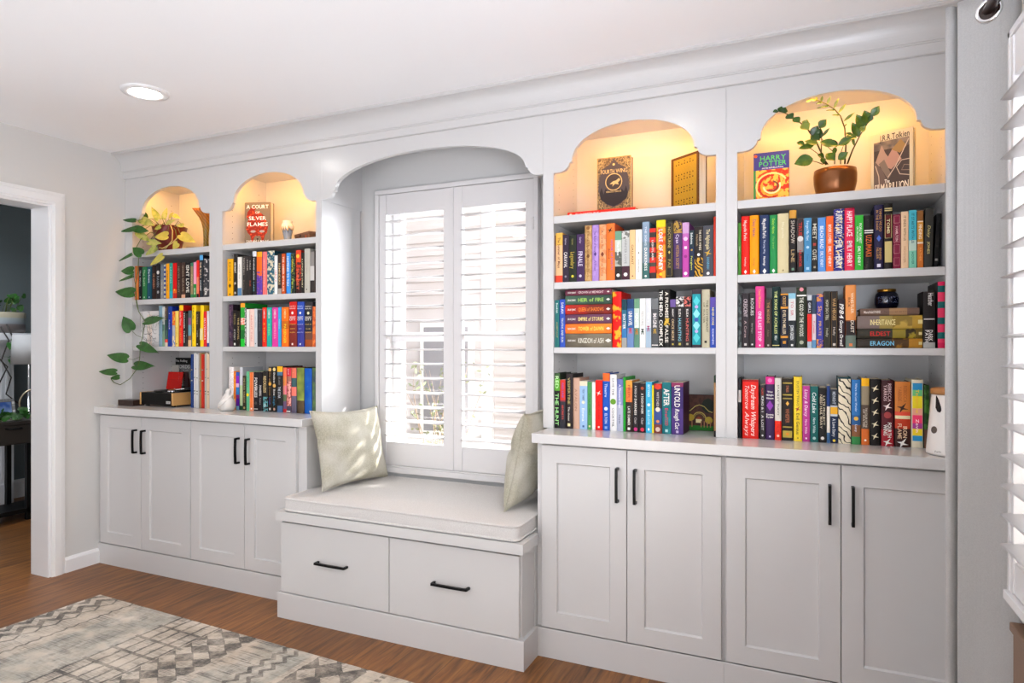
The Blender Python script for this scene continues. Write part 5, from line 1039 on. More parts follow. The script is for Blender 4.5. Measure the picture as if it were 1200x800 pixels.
# ---- first bay, middle row
shelf_row(150, 345, 10.909, 1.256, 'in middle row of leftmost bay', 'books in the middle row of the leftmost bay', [
 (386, 430, 145, '#6c8c9c', '#7c9cac', [('LEGENDS', .1, .8, .3, '#98b4c0')], 'slate blue-grey book right of sketch cover'),
 (432, 462, 155, '#a0a8a0', [(.45, '#c8ccc8'), (.6, '#5c8c74'), (1, '#7c9c80')], [('BRIDGE', .1, .9, .5, '#4c5450')], 'pale grey and green book'),
 (464, 500, 150, '#2c2c2c', [(.3, '#4c4440'), (.6, '#2c4444'), (.82, '#3c5c54'), (.9, '#d8443c'), (1, '#d8c8b8')], [('Mirrored', .04, .34, .5, '#c8a484')], 'dark mottled book with red foot'),
 (503, 556, 150, '#122c88', ('b', '#1434a0', '#1c3c8c', 15), [('o', .18, .15, '#dce4f8'), ('Rebel', .3, .56, .3, '#c8b8e8'), ('o', .55, .25, W_)], 'royal blue book'),
 (563, 600, 215, '#c04c2c', [(.4, ('n', '#e85c2c', '#f0b03c', 90)), (.7, '#b0b0b8'), (1, ('n', '#6c8cc0', '#e8d4b0', 100))], [], 'orange and blue patterned book'),
 (602, 641, 210, '#e8c458', '#f4d468', [('SUNNY', .3, .9, .4, '#c8a438'), ('q', .92, .3, '#8c6c24')], 'pale butter-yellow book'),
 (646, 698, 135, '#c4140c', [(.13, '#f8c81c'), (1, '#e8241c')], [('Little Things', .16, .5, .4, '#fbd8d0'), ('TO HEAVEN', .54, .92, .4, '#f8a03c')], 'red book with yellow top square', {'d': .17, 'hard': True}),
 (701, 738, 210, '#141214', '#1e1b1c', [('STRANGER', .05, .5, .5, '#dcd8d4'), ('THINGS', .55, .9, .5, '#c8c4c0')], 'black book with white capitals'),
 (740, 760, 240, '#26221f', '#332c28', [('slim', .4, .95, .4, '#a89c94')], 'slim brown-black book'),
 (766, 805, 205, '#5c7c84', [(.2, '#4c5c60'), (.4, '#8c5c7c'), (.7, '#6c9cac'), (.82, '#8c6448'), (1, '#e8c090')], [], 'grey-teal book with peach foot'),
 (809, 862, 135, '#e8bc0c', '#fcd014', [('CALLED', .06, .34, .36, '#3c3410'), ('GARDEN', .44, .66, .36, '#5c4c10'), ('o', .85, .25, '#e8a808')], 'first tall bright yellow book', {'d': .17}),
 (866, 908, 215, '#261d14', '#352a1c', [('LIVES', .06, .4, .5, '#a4906c'), ('HER', .55, .75, .5, '#8c8c84'), ('q', .93, .3, '#d8d0c0')], 'dark brown book between the yellow ones'),
 (915, 960, 135, '#e4b40c', '#fcd01c', [('CALLED', .1, .4, .3, '#e0ac0c'), ('p', .56, .84, '#ece0a8')], 'second tall bright yellow book', {'d': .17}),
 (963, 1004, 215, '#c4201c', '#e4302c', [('MAVERICKS', .15, .85, .5, '#f8e4dc')], 'red book right of the yellow ones'),
 (1007, 1036, 210, '#dcd8dc', [(.9, '#e8e4e4'), (1, '#3c4c94')], [('Note', .2, .8, .4, '#b8b4bc')], 'white book at right end'),
])
dup = [l for l, n in LABELS.items() if n > 1]; lng = [l for l in LABELS if not 4 <= len(l.split()) <= 16]
if dup or lng: print('LABEL TROUBLE', dup, lng)
print('books', NB[0])
# ================================================================ lying stacks
def lying(px0, px1, y, k, ox, oy, zb, zt, side, bands, L, label, group, dy=0, d=.16):
    Y = YS+dy; a = at(ox+px0/k, oy+y/k, 'Y', Y).x; b_ = at(ox+px1/k, oy+y/k, 'Y', Y).x
    t, h = zt-zb-.0006, b_-a
    # x->z (thickness up), z->-x (head to the left)
    R = Matrix(((0, 0, -1, b_), (0, 1, 0, Y), (1, 0, 0, zb+.0003), (0, 0, 0, 1)))
    return make_book(R, t, h, d, side, bands, L, label, group, True)
def zlev(x, ys, k, ox, oy): return [at(ox+x/k, oy+y/k, 'Y', YS).z for y in ys]
g = 'hardbacks lying in the middle-row stack right of the window'
Z = [1.2563]+zlev(290, (384, 316, 251, 184, 121, 79), 5.853, 640, 325)
cols = [('#4c453c', ('b', '#4a4238', '#7c7260', 6), 'KINGDOM of ASH', '#e0dccc', 'bottom of the horizontal stack, taupe hardback right of window'),
        ('#d0441c', ('b', '#f04c1c', '#f0842c', 5), 'TOWER of DAWN', '#f4e060', 'bright orange hardback, second from bottom of horizontal stack right of window'),
        ('#3a2436', ('b', '#4c2c48', '#6a4058', 6), 'EMPIRE of STORMS', '#ecd888', 'plum purple hardback with yellow title in horizontal stack right of window'),
        ('#8c2418', ('b', '#d82c1c', '#7c2c24', 6), 'QUEEN of SHADOWS', '#f0842c', 'dark red hardback with orange title in horizontal stack right of window'),
        ('#2c4034', ('b', '#4c6c58', '#3a5044', 6), 'HEIR of FIRE', '#9cc85c', 'green hardback with lime title in horizontal stack right of window'),
        ('#3c1824', ('b', '#5c2438', '#74384a', 6), 'CROWN of MIDNIGHT', '#dcc4c4', 'maroon hardback topping the horizontal stack right of window')]
for i, (sd, bd, ti, tc, lab) in enumerate(cols):
    lying(131, 449, 400, 5.853, 640, 325, Z[i], Z[i+1]-.0006, sd, bd, [('SARAH J MAAS', .05, .23, .34, W_), (ti, .28, .84, .46, tc), ('d', .93, .3, '#e0dcd4')], lab, g, d=.2)
g = 'hardbacks lying in the middle-row stack of the rightmost bay'
Z = [1.2563]+zlev(865, (352, 300, 228), 4.615, 855, 320)
for i, (sd, bd, ti, tc, lab, a, b_) in enumerate([
   ('#2c241c', [(.55, '#3a322a'), (.8, ('n', '#9c6c24', '#4c3418', 25)), (1, '#b07c28')], 'ERAGON', '#7cc8e8', 'dark hardback with light blue title, bottom of rightmost-bay stack', .2, .58),
   ('#2a2620', [(.55, '#343228'), (.75, '#8c7c2c'), (.9, ('n', '#a08c2c', '#342a18', 25)), (1, '#6c5820')], 'ELDEST', '#d82c24', 'dark hardback with red title, middle of rightmost-bay stack', .2, .52),
   ('#5c5048', [(.35, '#7c6c66'), (.55, '#a08c4c'), (.85, ('n', '#c0a048', '#8c7434', 20)), (1, '#b08c34')], 'INHERITANCE', '#f0e09c', 'thick taupe-to-gold hardback in rightmost-bay stack', .2, .6)]):
    lying(690, 1043, 320, 4.615, 855, 320, Z[i], Z[i+1]-.0006, sd, bd, [(ti, a, b_, .55, tc), ('q', .97, .3, '#d8c888')], lab, g, d=.17)
zt2 = at(855+865/4.615, 320+188/4.615, 'Y', YS).z
lying(706, 1027, 200, 4.615, 855, 320, Z[3], zt2, '#5c4438', [(.5, '#70584c'), (.8, '#a07c58'), (1, '#6c5448')], [('Mansfield PARK', .06, .36, .42, '#e8dcd0'), ('The story and the letters', .4, .84, .2, '#4c3c30')], 'thin brown hardback lying under the dark candle jar', g, .004, .16)
# candle jar
NAVY = paint('navy_glass', '#0c1024', .08, coat=.6); GOLDM = paint('brushed_gold', '#b88838', .28, metal=1); SPK = paint('silver_fleck', '#8c94b4', .4)
c = at(1039, 360, 'Y', 2.765); zj = zt2+.0006
jr = thing('candle_jar', (c.x, c.y, zj), 'round dark navy glass candle jar with gold lid on book stack', 'candle')
w = MB(); w.lathe([(.0, 0), (.026, 0), (.034, .006), (.040, .020), (.0405, .040), (.036, .056), (.030, .062), (.029, .064), (0, .064)], (c.x, c.y, zj), NAVY, 40); put('jar', w, jr)
w = MB(); rr = random.Random(5)
for k in range(60):
    a = rr.uniform(-2.4, -.6); z = rr.uniform(.022, .046); q = Vector((c.x+.0408*math.cos(a), c.y+.0408*math.sin(a), zj+z)); e = .0012
    tx = Vector((-math.sin(a), math.cos(a), 0))*e; w.add([q-tx, q-Vector((0, 0, e)), q+tx, q+Vector((0, 0, e))], [(0, 1, 2, 3)], SPK)
put('pattern', w, jr)
w = MB(); w.lathe([(0, .0645), (.030, .0645), (.031, .066), (.031, .073), (.0295, .0745), (0, .0745)], (c.x, c.y, zj), GOLDM, 40); put('lid', w, jr)

# ================================================================ face-out books
def face_book(X, Y, z, wd, h, t, yaw, lean, side, items, label, group=None, hard=True, bands=None):
    Bm = Matrix.Translation((X, Y, z)) @ Matrix.Rotation(math.radians(yaw), 4, 'Z') @ Matrix.Rotation(math.radians(-lean), 4, 'X')
    M4 = Bm @ Matrix(((0, 1, 0, 0), (-1, 0, 0, t), (0, 0, 1, 0), (0, 0, 0, 1)))
    return make_book(M4, t, h, wd, side, bands or side, [], label, group, hard, items, Bm)
zS = 1.8224
def px_x(px, Y): return at(px, 300, 'Y', Y).x
# A court of silver flames
h, wd = .243, .153
mask = [(.38, .80), (.45, .86), (.38, .90), (.26, .88), (.12, .78), (.08, .66), (.16, .60), (.10, .52), (.06, .40), (.12, .30), (.22, .24), (.27, .12), (.33, .10), (.37, .20), (.44, .235), (.5, .22), (.56, .235), (.63, .20), (.67, .10), (.73, .12), (.78, .24), (.86, .30), (.90, .44), (.84, .56), (.80, .66), (.66, .74), (.52, .78)]
ORG = ('n', '#d8481c', '#8c2410', 90, .42)
it = [('R', .002, .002, wd-.001, h-.002, '#7a6a58'), ('P', [(wd*a, h*b_) for a, b_ in mask], ORG),
      ('O', wd*.33, h*.33, wd*.10, h*.028, '#a8a094'), ('O', wd*.67, h*.33, wd*.10, h*.028, '#a8a094'), ('P', [(wd*.46, h*.17), (wd*.54, h*.17), (wd*.5, h*.12)], '#2a1a14'),
      ('T', 'A COURT', wd*.5, h*.90, wd*.84, h*.085, W_, False), ('T', 'OF', wd*.5, h*.765, wd*.17, h*.05, W_, False), ('T', 'SILVER', wd*.5, h*.635, wd*.66, h*.085, W_, False), ('T', 'FLAMES', wd*.5, h*.495, wd*.78, h*.085, W_, False), ('T', 'SARAH J. MAAS', wd*.5, h*.10, wd*.84, h*.06, W_, False)]
Y0 = 2.715; face_book(px_x(286.5, Y0), Y0, zS, wd, h, .042, 19, 0, '#6a5038', it, 'taupe hardback with orange mask cover facing out under second arch')
# keepsake box to its right
LEATH = paint('brown_leather', '#6a4e40', .5, bump=(300, .3)); LEATD = paint('dark_trim', '#3a2620', .5)
kb = thing('keepsake_box', (-2.45, 2.76, zS), 'low brown lidded box at the right end under second arch', 'box')
Rm = Matrix.Translation((px_x(345.5, 2.80), 2.80, zS)) @ Matrix.Rotation(math.radians(-22), 4, 'Z')
w = MB(); w.box(0, 0, .0005, .17, .11, .040, LEATH); w.xf(Rm); put('body', w, kb, bevel=.002)
w = MB(); w.box(-.002, -.002, .0405, .172, .112, .056, LEATH); w.xf(Rm); put('lid', w, kb, bevel=.002)
w = MB(); w.box(.06, -.0035, .034, .08, -.0005, .048, LEATD); w.box(.13, -.0030, .004, .138, -.0005, .038, '#b05a38'); w.xf(Rm); put('clasp', w, kb)
# tulip vase
def vase_mat(stops, bumpy=0):
    m, nt, b = newmat('glazed_ceramic'); tc = nt.nodes.new('ShaderNodeTexCoord'); s = nt.nodes.new('ShaderNodeSeparateXYZ'); nt.links.new(tc.outputs['Generated'], s.inputs[0])
    n = nt.nodes.new('ShaderNodeTexWave'); n.bands_direction = 'X'; n.inputs['Scale'].default_value = 24; nt.links.new(tc.outputs['Object'], n.inputs['Vector'])
    f = NX(nt, s.outputs['Z'])+(NX(nt, n.outputs['Fac'])-.5)*.12
    nt.links.new(ramp(nt, f.k, stops), b.inputs['Base Color']); b.inputs['Roughness'].default_value = .15; return m
VM = vase_mat([(.0, '#9aa6b4'), (.5, '#7c8a9c'), (.60, '#5a6472'), (.66, '#d8ae60'), (.74, '#e8dcc4'), (1, '#efe6d4')])
w = MB(); vx = px_x(337, 2.78)
w.lathe([(0, .001), (.016, .001), (.018, .004), (.017, .012), (.022, .05), (.030, .082), (.034, .095), (.033, .105), (.027, .115), (.024, .122), (.027, .130), (.025, .130), (.022, .122), (.020, .11), (0, .10)], (vx, 2.78, zS), VM, 36, fn=lambda a, k: 1+(.10*math.cos(6*a) if k in (11, 12) else .03*math.cos(6*a)))
tag(put('tulip_vase', w), 'small grey and cream glazed vase with fluted rim under second arch', 'vase')
# fluted amber vase, first bay
AMB = newmat('amber_glaze'); m, nt, b = AMB
tc = nt.nodes.new('ShaderNodeTexCoord'); n = nt.nodes.new('ShaderNodeTexWave'); n.bands_direction = 'DIAGONAL'; n.inputs['Scale'].default_value = 26; n.inputs['Distortion'].default_value = 4; n.inputs['Detail'].default_value = 2
nt.links.new(tc.outputs['Object'], n.inputs['Vector']); s = nt.nodes.new('ShaderNodeSeparateXYZ'); nt.links.new(tc.outputs['Generated'], s.inputs[0])
c1 = ramp(nt, s.outputs['Z'], [(0, '#5a5a2c'), (.45, '#8c7a34'), (.75, '#b8782c'), (1, '#c8742c')]); c2 = ramp(nt, s.outputs['Z'], [(0, '#4a4a28'), (.5, '#7a6430'), (1, '#a45c20')])
nt.links.new(mixc(nt, NX(nt, n.outputs['Fac']), c1, c2), b.inputs['Base Color']); b.inputs['Roughness'].default_value = .2
vx = px_x(241.5, 2.76); w = MB()
def flare(a, k): return 1+(.16*math.cos(5*a+k*.5)+.07*math.cos(3*a+1))*min(1, max(0, (k-5))/5)
prof = [(0, .0005), (.020, .0005), (.021, .004), (.016, .010), (.014, .05), (.015, .09), (.018, .13), (.025, .165), (.036, .195), (.050, .222), (.062, .243), (.060, .243), (.046, .218), (.030, .19), (.016, .15), (.001, .10)]
w.lathe(prof, (vx, 2.76, zS), m, 48, fn=flare)
o = put('flared_vase', w); tag(o, 'tall amber and olive flared glass vase at right under first arch', 'vase')
# Fourth Wing face out standing on the red box set
g = at(671.5, 249, 'Y', 2.70); zr = zS+.0255
Rb = Matrix(((0, 0, -1, -.645), (0, 1, 0, 2.700), (1, 0, 0, zS), (0, 0, 0, 1)))
make_book(Rb, .025, .30, .20, '#c01410', '#d8201c', [('BLOOMSBURY', .12, .48, .42, '#f4dcd4'), ('PRESENTS THE NEW BOOK', .5, .92, .24, '#f0c8c0'), ('o', .05, .5, '#f0d0c8')], 'flat red book lying under a face-out dark hardback, third arch', None, True)
h, wd = .232, .150; BRZ, DKB = '#8c7450', '#3f3634'; GLD = '#c8ac74'
it = [('R', .001, .001, wd-.001, h-.001, ('n', '#8c7650', '#5c4c38', 120, .5)), ('P', [(wd*.5, h*.97), (wd*.36, h*.86), (wd*.14, h*.78), (wd*.07, h*.60), (wd*.05, h*.40), (wd*.12, h*.22), (wd*.30, h*.12), (wd*.5, h*.06), (wd*.70, h*.12), (wd*.88, h*.22), (wd*.95, h*.40), (wd*.93, h*.60), (wd*.86, h*.78), (wd*.64, h*.86)], '#4a4244'),
      ('P', [(wd*(.08+.84*k/14), h*(.36+(.06 if k % 2 else -.02)+.03*math.sin(k*2.1))) for k in range(15)]+[(wd*.88, h*.22), (wd*.70, h*.13), (wd*.5, h*.08), (wd*.30, h*.13), (wd*.12, h*.22)], '#2c2628'),
      ('O', wd*.5, h*.535, wd*.25, wd*.25, GLD), ('O', wd*.5, h*.535, wd*.225, wd*.225, DKB),
      ('P', [(wd*(.5+a), h*.535+wd*b_) for a, b_ in ((-.12, -.06), (-.02, .02), (.06, .03), (.16, .10), (.19, .04), (.12, -.03), (.15, -.09), (.04, -.06), (-.04, -.13), (-.02, -.06))], GLD),
      ('T', 'FOURTH', wd*.32, h*.735, wd*.40, h*.075, GLD, False), ('T', 'WING', wd*.73, h*.735, wd*.34, h*.075, GLD, False), ('O', wd*.5, h*.86, wd*.035, wd*.035, GLD), ('T', 'REBECCA YARROS', wd*.5, h*.355, wd*.44, h*.028, GLD, False),
      ('L', [(.003, .003), (wd-.003, .003), (wd-.003, h-.003), (.003, h-.003), (.003, .003)], .0016, GLD)]
for sx in (0, 1):
    for sz in (0, 1):
        q = lambda a, b_: (wd*(a if not sx else 1-a), h*(b_ if not sz else 1-b_))
        it += [('L', [q(.04, .22), q(.10, .16), q(.08, .08), q(.18, .10), q(.22, .04)], .0016, GLD), ('L', [q(.05, .12), q(.14, .05)], .0014, GLD), ('L', [q(.06, .16), q(.16, .14), q(.14, .06)], .0012, GLD)]
Y0 = 2.742; face_book(px_x(699.5, Y0), Y0, zr, wd, h, .040, 1, 0, '#5c4a38', it, 'ornate black and bronze hardback facing out under third arch')
# gold woven-cover book turned away
h, wd = .229, .158; WOV = ('s', '#8a6a20', '#c4a02c', 70)
m, nt, b = newmat('woven_gold_cover'); tc = nt.nodes.new('ShaderNodeTexCoord'); hs = []
for dr, sc in (('X', 75), ('Z', 75)):
    q = nt.nodes.new('ShaderNodeTexWave'); q.bands_direction = dr; q.inputs['Scale'].default_value = sc; nt.links.new(tc.outputs['Object'], q.inputs['Vector']); hs.append(NX(nt, q.outputs['Fac']))
f = hs[0]*hs[1]; nt.links.new(ramp(nt, f.k, [(.1, '#96781e'), (.5, '#c8a42c')]), b.inputs['Base Color']); b.inputs['Roughness'].default_value = .4; b.inputs['Metallic'].default_value = .3; WOV = m
it = [('R', .001, .001, wd-.001, h-.001, '#5a3a1e'), ('R', wd*.10, h*.03, wd*.92, h*.955, WOV)]
for blk in range(4):
    for r_ in range(2 if blk == 0 else 3):
        for cc in range(7):
            if r_ == 1 and blk and cc % 2 == 0: continue
            if blk == 0 and r_ == 0 and cc % 2 == 0: continue
            it.append(('O', wd*(.20+.10*cc), h*(.90-.235*blk-.045*r_-(0 if blk else .0)), .0028, .0028, '#1a140c'))
yaw = -36; Y0 = 2.695; xr = px_x(819, Y0); ca, sa = math.cos(math.radians(yaw)), math.sin(math.radians(yaw))
face_book(xr-wd*ca, Y0-wd*sa, zS, wd, h, .045, yaw, 0, '#4a2c18', it, 'gold woven-look hardback turned sideways at right under third arch', bands='#4a2c18')
# HP
h, wd = .200, .130
rr = random.Random(11); fire = [('R', .009, .003, wd-.001, h*.66, ('n', '#f4c04c', '#d83c1c', 45, .5))]
for k, col in enumerate(('#d8401c', '#f8e08c', '#c8321c', '#f4a834', '#f8e8a8', '#7a4030')):
    r0 = .066-.009*k; fire.append(('L', [(wd*.52+r0*math.cos(a), h*.33+r0*.9*math.sin(a)) for a in [-.4+k*.9+j*.22 for j in range(17)] if .010 < wd*.52+r0*math.cos(a) < wd-.004 and .004 < h*.33+r0*.9*math.sin(a) < h*.65], .006, col))
it = [('R', .0005, .0005, wd-.0005, h-.0005, '#4a4690'), ('R', .0005, .003, .008, h*.66, '#3c8c44')]+fire+[('O', .008, h-.012, .006, .006, '#e8602c'), ('R', .0005, .0005, .008, .010, '#1c2450'),
      ('T', 'HARRY', wd*.55, h*.885, wd*.72, h*.095, '#5ac864', False), ('T', 'POTTER', wd*.54, h*.775, wd*.76, h*.095, '#5ac864', False), ('T', 'and the Half-Blood Prince', wd*.54, h*.695, wd*.6, h*.032, W_, False)]
Y0 = 2.735; face_book(px_x(883, Y0), Y0, zS, wd, h, .040, 0, 0, '#2f6c3a', it, 'purple-topped book with fiery swirl cover facing out under rightmost arch')
# mountain-cover book
h, wd = .224, .142; yaw = -26
it = [('R', .0005, .0005, wd-.0005, h-.0005, '#cfc2a2'), ('R', wd*.08, h*.03, wd*.92, h*.86, '#4a3f3c'),
      ('R', wd*.08, h*.72, wd*.92, h*.86, ('b', '#5c5450', '#8c7c6c', 30)),
      ('P', [(wd*.10, h*.50), (wd*.27, h*.80), (wd*.36, h*.66), (wd*.46, h*.56), (wd*.30, h*.44)], '#a88c7c'), ('P', [(wd*.30, h*.46), (wd*.55, h*.74), (wd*.62, h*.66), (wd*.74, h*.52), (wd*.5, h*.38)], '#b08878'), ('P', [(wd*.5, h*.7), (wd*.72, h*.84), (wd*.86, h*.72), (wd*.7, h*.62)], '#9c7c4c'),
      ('P', [(wd*.08, h*.10), (wd*.10, h*.56), (wd*.28, h*.40), (wd*.44, h*.14), (wd*.40, h*.05)], '#6c5c54'), ('P', [(wd*.20, h*.5), (wd*.33, h*.56), (wd*.5, h*.3), (wd*.42, h*.22)], '#7c6c60'),
      ('L', [(wd*.90, h*.82), (wd*.75, h*.62), (wd*.6, h*.42), (wd*.42, h*.26)], .003, '#c8b4a0'), ('L', [(wd*.92, h*.50), (wd*.74, h*.50), (wd*.62, h*.40), (wd*.70, h*.28), (wd*.92, h*.24)], .003, '#bca894'), ('L', [(wd*.92, h*.40), (wd*.80, h*.42), (wd*.74, h*.34), (wd*.92, h*.32)], .0025, '#8c7868'), ('L', [(wd*.12, h*.48), (wd*.20, h*.30), (wd*.22, h*.10)], .003, '#c0ac98'),
      ('T', 'J.R.R.Tolkien', wd*.57, h*.915, wd*.70, h*.095, '#3a302c', False), ('T', 'The', wd*.40, h*.20, wd*.12, h*.06, W_, False), ('T', 'SILMARILLION', wd*.5, h*.105, wd*.80, h*.12, '#efe4d0', False)]
Y0 = 2.695; xr = px_x(1070, Y0); ca, sa = math.cos(math.radians(yaw)), math.sin(math.radians(yaw))
face_book(xr-wd*ca, Y0-wd*sa, zS, wd, h, .026, yaw, 0, '#c8b890', it, 'cream-bordered book with mountain picture facing out at right of potted plant')
# picture book on the counter, third bay
xa_, xb_ = at(640+948/5.853, 500, 'Y', 2.80).x, at(640+1148/5.853, 500, 'Y', 2.80).x; h = .150; wd = xb_-xa_
arc = lambda r, a0, a1, cx_, cz_: [(cx_+r*math.cos(math.radians(a0+(a1-a0)*k/14)), cz_+r*math.sin(math.radians(a0+(a1-a0)*k/14))) for k in range(15)]
it = [('R', .001, .001, wd-.001, h-.001, ('n', '#3a2018', '#4a2a20', 60)), ('O', wd*.82, h*.70, wd*.22, h*.20, '#0c1a0c'), ('O', wd*.10, h*.45, wd*.12, h*.18, '#14180f'),
      ('R', .001, .001, wd-.001, h*.14, '#1c6a1c'), ('O', wd*.52, h*.36, wd*.15, h*.16, '#4a2c1c'), ('L', arc(wd*.22, 0, 180, wd*.52, h*.34), .004, '#b09a4c'), ('L', arc(wd*.17, 10, 170, wd*.52, h*.34), .003, '#8c7a3c'),
      ('L', [(0.004, h*.50), (wd*.22, h*.56), (wd*.38, h*.68), (wd*.52, h*.72), (wd*.68, h*.68), (wd*.84, h*.55), (wd-.004, h*.52)], .003, '#b8a858'),
      ('O', wd*.20, h*.36, wd*.15, h*.10, '#a88c2c'), ('O', wd*.84, h*.30, wd*.13, h*.10, '#a8902c'), ('R', wd*.40, h*.22, wd*.60, h*.32, '#e0d49c'), ('P', [(wd*.38, h*.32), (wd*.62, h*.32), (wd*.5, h*.40)], '#8c3c24')]
for k in range(9):
    if k not in (3, 4): it.append(('R', wd*(.04+.105*k), h*.10, wd*(.075+.105*k), h*.27, '#9c6c48'))
face_book(xa_, 2.80, ZT+.0004, wd, h, .02, 0, 0, '#2c1812', it, 'dark picture book with arched garden scene facing out beside purple book')
# sketch-cover book, first bay
xa_, xb_ = max(-3.684, at(150+66/10.909, 380, 'Y', 2.648).x), at(150+383/10.909, 380, 'Y', 2.648).x; h = at(165, 364.2, 'Y', 2.648).z-1.2566; wd = xb_-xa_
rr = random.Random(21); it = [('R', .001, .001, wd-.001, h-.001, '#e2dfdd')]
it.append(('R', wd*.30, h*.02, wd*.52, h*.9, '#e8d8cc'))
for k in range(34):
    x, z = rr.uniform(.10, .88)*wd, rr.uniform(.08, .9)*h; L = [(x, z)]; a = rr.uniform(0, 6)
    for j in range(6): a += rr.uniform(-.7, .7); x += .012*math.cos(a); z += .014*math.sin(a); L.append((min(max(x, .006), wd-.006), min(max(z, .006), h-.006)))
    it.append(('L', L, rr.choice((.0012, .0018, .003)), rr.choice(('#8c8a88', '#5c5a5a', '#b4b0ae', '#3a383a', '#c87c6c' if k % 9 == 0 else '#9c9896'))))
it.append(('T', 'MASQUE', wd*.15, h*.5, h*.6, .018, '#a4a0a4', True))
face_book(xa_, 2.682, 1.2566, wd, h, .034, 0, 0, '#dedad8', it, 'white book with ink-sketch cover facing out behind the trailing vine')

# ================================================================ turntable, records, odds on the corner counter
WD = paint('light_ash', '#c8985c', .45, bump=(60, .2)); WDD = paint('walnut', '#2c1a14', .4); CLR = thin_glass('clear_acrylic', .12)
bk_ = tag(put('walnut_box', B(-3.700, 2.550, ZT+.0004, -3.568, 2.622, ZT+.034, WDD), bevel=.002), 'flat dark walnut box on the counter left of the turntable', 'box')
tt = thing('turntable', (-3.424, 2.74, ZT), 'black record player with pale wood ends on the corner counter', 'record player')
X0, X1, Ya, Yb, z0, z1 = -3.5630, -3.2860, 2.5900, 2.8700, ZT+.010, ZT+.080
w = MB(); w.box(X0+.010, Ya+.001, z0, X1-.010, Yb, z1, BLACKM); put('body', w, tt, bevel=.002)
for a, b_ in ((X0, X0+.0095), (X1-.0095, X1)): put('side_panel', B(a, Ya-.002, z0-.001, b_, Yb+.001, z1+.001, WD), tt, bevel=.003)
w = MB()
for x in (X0+.03, X1-.03):
    for y in (Ya+.03, Yb-.03): w.lathe([(0, .0004), (.011, .0004), (.012, .0095), (0, .0095)], (x, y, ZT), BLACKM, 16)
put('feet', w, tt)
w = MB(); cx_, cy_ = -3.455, 2.735
w.lathe([(0, .0005), (.108, .0005), (.110, .004), (.108, .008), (.0, .009)], (cx_, cy_, z1), paint('vinyl', '#101010', .25), 48)
w.lathe([(0, .0092), (.035, .0092), (.035, .0096), (0, .0096)], (cx_, cy_, z1), '#c87830', 24); w.lathe([(0, .009), (.003, .009), (.003, .016), (0, .016)], (cx_, cy_, z1), CHROME, 10)
put('platter', w, tt)
w = MB(); w.tube([(-3.31, 2.84, z1+.022), (-3.315, 2.72, z1+.022), (-3.345, 2.655, z1+.016)], .0035, CHROME, 10); w.lathe([(0, .001), (.016, .001), (.016, .018), (.008, .024), (0, .024)], (-3.31, 2.835, z1), CHROME, 20)
w.lathe([(0, .001), (.010, .001), (.010, .014), (0, .014)], (-3.325, 2.62, z1), CHROME, 16); w.lathe([(0, .001), (.010, .001), (.010, .014), (0, .014)], (-3.352, 2.62, z1), CHROME, 16)
put('tonearm', w, tt)
w = MB(); w.box(X0+.012, 2.872, z1+.004, X1-.012, 2.875, z1+.150, CLR); w.box(X0+.012, 2.842, z1+.004, X0+.014, 2.875, z1+.150, CLR); w.box(X1-.014, 2.842, z1+.004, X1-.012, 2.875, z1+.150, CLR); put('dust_cover', w, tt)
w = MB(); art(w, Matrix.Translation((X1-.055, Ya+.0006, z0+.010)), [('R', 0, 0, .034, .014, '#c8c8c8'), ('T', 'audio', .017, .007, .026, .007, '#4c4c4c', False)]); put('badge', w, tt)
# things leaning behind it
zz = ZT+.0004
def sheet(name, px0, px1, Y, z0_, z1_, t, col, items, label, cat, lean=0):
    a, b_ = px_x(px0, Y), px_x(px1, Y); Bm = Matrix.Translation((a, Y, z0_)) @ Matrix.Rotation(math.radians(-lean), 4, 'X')
    w = MB(); w.box(0, 0, 0, b_-a, t, z1_-z0_, col); w.xf(Bm); o = put(name, w); tag(o, label, cat)
    if items:
        w = MB(); art(w, Bm, items(b_-a, z1_-z0_)); put('print', w, o)
    return o
zt_ = at(211, 419, 'Y', 2.925).z
def mag(wd, h):
    L = [('R', 0, h*.86, wd, h, '#0c0c0c'), ('T', 'The Rolling', wd*.55, h*.93, wd*.6, h*.05, '#d8d8d8', False), ('R', 0, h*.74, wd, h*.85, '#4c4c4c'), ('T', 'RECORDS', wd*.52, h*.795, wd*.9, h*.08, '#e0e0e0', False), ('R', wd*.4, h*.1, wd*.7, h*.70, '#141414'), ('R', wd*.72, h*.05, wd*.98, h*.70, '#55555a'),
         ('P', [(wd*.47, h*.52), (wd*.55, h*.68), (wd*.64, h*.52)], '#e8e8e8'), ('P', [(wd*.52, h*.55), (wd*.555, h*.62), (wd*.6, h*.55)], '#141414'), ('R', wd*.88, h*.3, wd*.95, h*.66, '#141414')]
    for k in range(5): L.append(('R', wd*.5, h*(.14+.07*k), wd*.62, h*(.17+.07*k), '#8c8c8c'))
    return L
sheet('magazine', 199.6, 223, 2.925, zz, zt_, .012, '#1c1c1c', mag, 'black music magazine standing against the back behind the turntable', 'magazine')
sheet('card', 197, 209.5, 2.900, at(203, 446, 'Y', 2.9).z-.03, at(203, 427.5, 'Y', 2.9).z, .003, '#b8b4ac', lambda wd, h: [('R', .002, h*.52, wd-.002, h*.60, '#6c5c4c')]+[('R', wd*(.1+.16*k), h*.44, wd*(.19+.16*k), h*.62, ('#c87848', '#3a302c')[k % 2]) for k in range(5)], 'small grey card propped behind the red sleeve', 'card')
sheet('record_sleeve', 194.5, 211.5, 2.835, ZT+.0815, at(203, 435.2, 'Y', 2.86).z, .004, '#d01c14', lambda wd, h: [('L', [(.002, h*.55), (wd-.002, h*.56)], .0015, '#a81410')], 'bright red sleeve propped up at the back of the turntable', 'record', 10)
